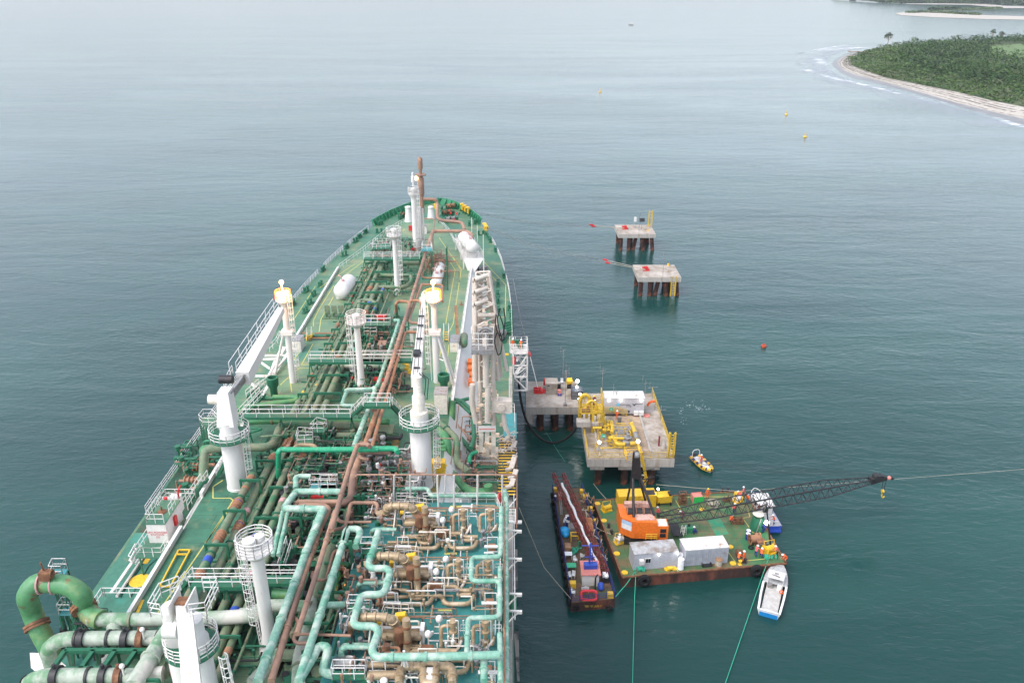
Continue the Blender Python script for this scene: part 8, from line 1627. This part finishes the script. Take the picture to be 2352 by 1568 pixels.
def person(p,pose,rz,lab,top_='orangecloth',leg='orangecloth',hat='helmet',group=None):
    m,P=FIG[pose];me=m.copy();me.name="person_body";me.materials.clear()
    for n_ in('skin',top_,leg,'boot'):me.materials.append(M[n_])
    for f in me.polygons:
        c=f.center
        if (c-P['head']).length<.2 and (c-P['neck']).length>.07:k=0
        elif min((c-P['hL']).length,(c-P['hR']).length)<.16 and c.z<1.3 and min((c-P['fL']).length,(c-P['fR']).length)>.3:
            k=0 if min((c-P['hL']-(P['hL']-P['eL']).normalized()*.1).length,(c-P['hR']-(P['hR']-P['eR']).normalized()*.1).length)<.12 else 1
        elif min((c-P['fL']).length,(c-P['fR']).length)<.2:k=3
        elif c.z<P['hip'].z-.02 and not (abs(c.x)>.22 and pose in('stand','reach')):k=2
        else:k=1
        f.material_index=k;f.use_smooth=True
    o=bpy.data.objects.new("person",me);COL.objects.link(o);W[o.name]=Vector((0,0,0))
    h=P['head']+Vector((0,0,.06));b=MB();b.lathe(h,[(.17,-.01),(.17,.01),(.125,.02),(.12,.07),(.085,.12),(0,.14)],14);b.build("helmet",hat,o)
    b=MB()
    for s_ in(-.035,.035):b.ball(P['head']+Vector((s_,.088,.02)),.012,6)
    b.build("eyes",'dark',o)
    o['label']=lab;o['category']="person"
    if group:o['group']=group
    o.location=p;o.rotation_euler=(0,0,rz);return o
PI=math.pi
def pc(x,y,*a,**k):return person(cb(x,y),*a,**k)
pc(1253,545,'stand',PI,"person in orange coverall and yellow helmet standing beside the green fronted bin",hat='yhelmet')
pc(1643,528,'stand',1.2,"person in pink red vest at the far edge beside the blue boat's bow",'pinkvest','navycloth')
pc(1605,560,'bend',.5,"person in pink red bending behind the far yellow winch",'pinkvest','navycloth')
pc(1690,605,'stand',2.2,"person in orange vest seen through the crane boom beside the blue boat",'orangecloth','navycloth')
pc(1545,710,'stand',2.8,"person in white helmet and red vest just under the crane boom, above the rusty cradle",'pinkvest','navycloth')
pc(1515,800,'crouch',-1.2,"person in bright orange crouching at the left end of the rusty cradle",leg='navycloth')
pc(718,715,'crouch',1.0,"person in red at the foot of the crane boom, behind the orange cab",'pinkvest','navycloth')
pc(985,765,'bend',1.5,"person in dark red bending under the boom near the dark mat",'maroon','maroon')
pc(1865,925,'stand',.4,"person in navy with red helmet between the bright lamp and the rusty reels",'navycloth','navycloth','helmet')
pc(1590,1238,'bend',-.6,"left of the two people in orange beside the small rusty stand, bending",leg='navycloth')
pc(1648,1236,'stand',.9,"taller of the two people in orange beside the small rusty stand, white helmet")
pc(1780,1175,'reach',-.8,"person in pink red vest and blue trousers left of the big yellow winch",'pinkvest','navycloth')
pc(1838,1190,'bend',-.4,"person in orange top and blue trousers crouched over the foot of the yellow winch",'orangecloth','navycloth')
pc(2008,1175,'reach',1.4,"person in pale pink right of the big yellow winch, above the launch's bow",'pinkvest','dark')
pc(2098,1240,'bend',1.5,"person in orange bending at the extreme right corner of the barge")
pc(1115,930,'crouch',1.4,"person in navy crouching right of the green workbench",'navycloth','navycloth')
pc(292,1055,'reach',-.3,"person in white and yellow beside the winch left of the grey cabin",'plastic','yellow')
pc(1812,705,'stand',1,"person in pink seen between the boom and the pale funnel",'pinkvest','navycloth')
person(Z('c',1975,830,1.0),'reach',1.6,"person in orange leaning on the rail of the blue boat",'orangecloth','navycloth','helmet')
person(Z('c',1185,170,.5),'stand',2.4,"person in orange red standing in the inflatable boat")
person(Z('a',1228,915,JT+.03),'stand',-.4,"person in orange red coverall on the jetty in front of the landing steps")
person(Z('a',985,800,JT+3.7),'stand',-.6,"person in dark red with white helmet on the yellow tower, nearer of two",'maroon','maroon')
person(Z('a',980,755,JT+3.7),'stand',.5,"person in dark red with yellow helmet on the yellow tower, farther of two",'maroon','maroon','yhelmet')
person(Vector((A0.x+.45,gz and A0.y+.9,gz)),'stand',-2.6,"left of the two people in orange on the white stair tower at the ship's side")
person(Vector((A0.x+1.75,A0.y+.5,gz)),'reach',-.3,"right of the two people in orange on the white stair tower, leaning on the reel")
person(wb(118,425),'stand',2.0,"person in navy with white helmet at the left rail near the work boat's bow",'navycloth','navycloth')
person(wb(205,650),'reach',-1.2,"person in pale shirt between the navy drums and the blue tarpaulin on the work boat",'plastic','navycloth')
# ---------------------------------------------------------------- mooring lines and floating ropes
def line(pts,r,m,lab,cat="rope",sag=0,name="mooring_line",mats=None):
    P=[Vector(p) for p in pts];Q=[]
    for a,c in zip(P,P[1:]):
        for i in range(10):t=i/10;Q.append(a.lerp(c,t)-Vector((0,0,sag*4*t*(1-t))))
    Q.append(P[-1]);b=MB();b.tube(Q,r,6);return tag(b.build(name,m),lab,cat)
def sleeve(a,c,f0,f1,par,off):
    b=MB();b.tube([a.lerp(c,f0),a.lerp(c,f1)],.2,8);b.build("chafe_sleeve",'red',par)
def mline(a,c,e,lab,rm='rope'):
    'dark wire from the ship to a red sleeve, then pale tail to the hook'
    t=thing("mooring_line",lab,"mooring line",c);b=MB();b.tube([a,a.lerp(c,.5)-Vector((0,0,1.2)),c],.05,5);b.build("wire",'steel',t);b=MB();b.tube([c,c.lerp(e,.12)],.22,8);b.build("chafe_sleeve",'red',t);b=MB();b.tube([c.lerp(e,.12),e],.07,6);b.build("tail_rope",rm,t)
e=Z('d',590,440,JT+.7);e2=Z('d',840,945,JT+.7)
mline(Vector((SX+hb(214),214,UD+1.2)),Z('d',165,400,8),e,"farther line of the pair from the bow to the farther mooring platform")
mline(Vector((SX+hb(212),212,UD+1.2)),Z('d',190,420,7.6),e+Vector((0,-.5,0)),"nearer line of the pair from the bow to the farther mooring platform")
mline(Vector((SX+hb(198),198,UD+1.2)),Z('d',330,825,8),e2,"upper line of the pair from the bow to the nearer mooring platform")
mline(Vector((SX+hb(196),196,UD+1.2)),Z('d',360,862,7.6),e2+Vector((.2,-.6,0)),"lower line of the pair from the bow to the nearer mooring platform")
mline(Vector((SX+21.7,161,UD+.8)),Z('a',272,170,11),Z('a',375,590,JT+.7),"steep line from the ship's side to the hook left of the grey shed",'white')
line([Z('c',700,395,3),Z('c',1420,455,BD+.4),Z('c',1640,470,BD+.5)],.035,'rope',"thin pale rope along the far edge of the barge")
line([Z('c',1560,470,BD+.5),Z(0,2352,1077,0.5)],.022,'rope',"long pale rope running from the barge past the boom tip to the right edge",sag=0)
line([Z('b',948,1100,BD+.3),Z('b',935,1350,.6),Z(0,1452,1600,.3)],.045,'greenrope',"green rope running straight down from the barge to the bottom edge")
line([Z('b',940,1105,BD+.3),Z('b',850,1235,.9),Z('b',735,1365,WD)],.06,'greenrope',"green rope between the barge's near left corner and the work boat's stern")
line([Z('g',350,865,BD+.3),Z('g',265,1100,.8),Z('g',200,1290,.5),Z(0,1655,1600,.3)],.045,'greenrope',"green rope trailing past the white launch to the bottom edge")
line([Z('b',290,1400,WD+.2),Z('b',150,1240,2.5),Z('b',0,1060,5),Z(0,1192,1165,UD-1)],.035,'rope',"thin rope from the work boat's stern up to the ship",name="mooring_line")
line([Z('a',455,1040,.5),Z('a',560,1210,1.0),Z('a',660,1360,.6)],.03,'greenrope',"thin green rope hanging under the sagging black hose")
line([Z('b',510,200,4),Z('b',580,290,2.4),Z('b',640,355,BD+.6)],.04,'rope',"rope from the jetty pile to the winch at the barge's far left corner")
line([Z('b',480,610,WD+.8),Z('b',590,680,1.0),Z('b',690,720,BD+.5)],.05,'rope',"rope tying the work boat's right side to the barge's left bollard")
# ---------------------------------------------------------------- thin sea haze
HZD=0.00007
b=MB();b.box((0,6600,69.5),(18400,14800,141));hz_=b.build("haze",'steel',smooth=False);hz_['kind']='stuff'
m=bpy.data.materials.new("sea haze");m.use_nodes=True;n=m.node_tree.nodes
for q in list(n):
    if q.type!='OUTPUT_MATERIAL':n.remove(q)
v=n.new("ShaderNodeVolumePrincipled");v.inputs["Density"].default_value=HZD;v.inputs["Color"].default_value=(.93,.96,1,1);v.inputs["Anisotropy"].default_value=.3
m.node_tree.links.new(v.outputs[0],n["Material Output"].inputs["Volume"]);hz_.data.materials.clear();hz_.data.materials.append(m)
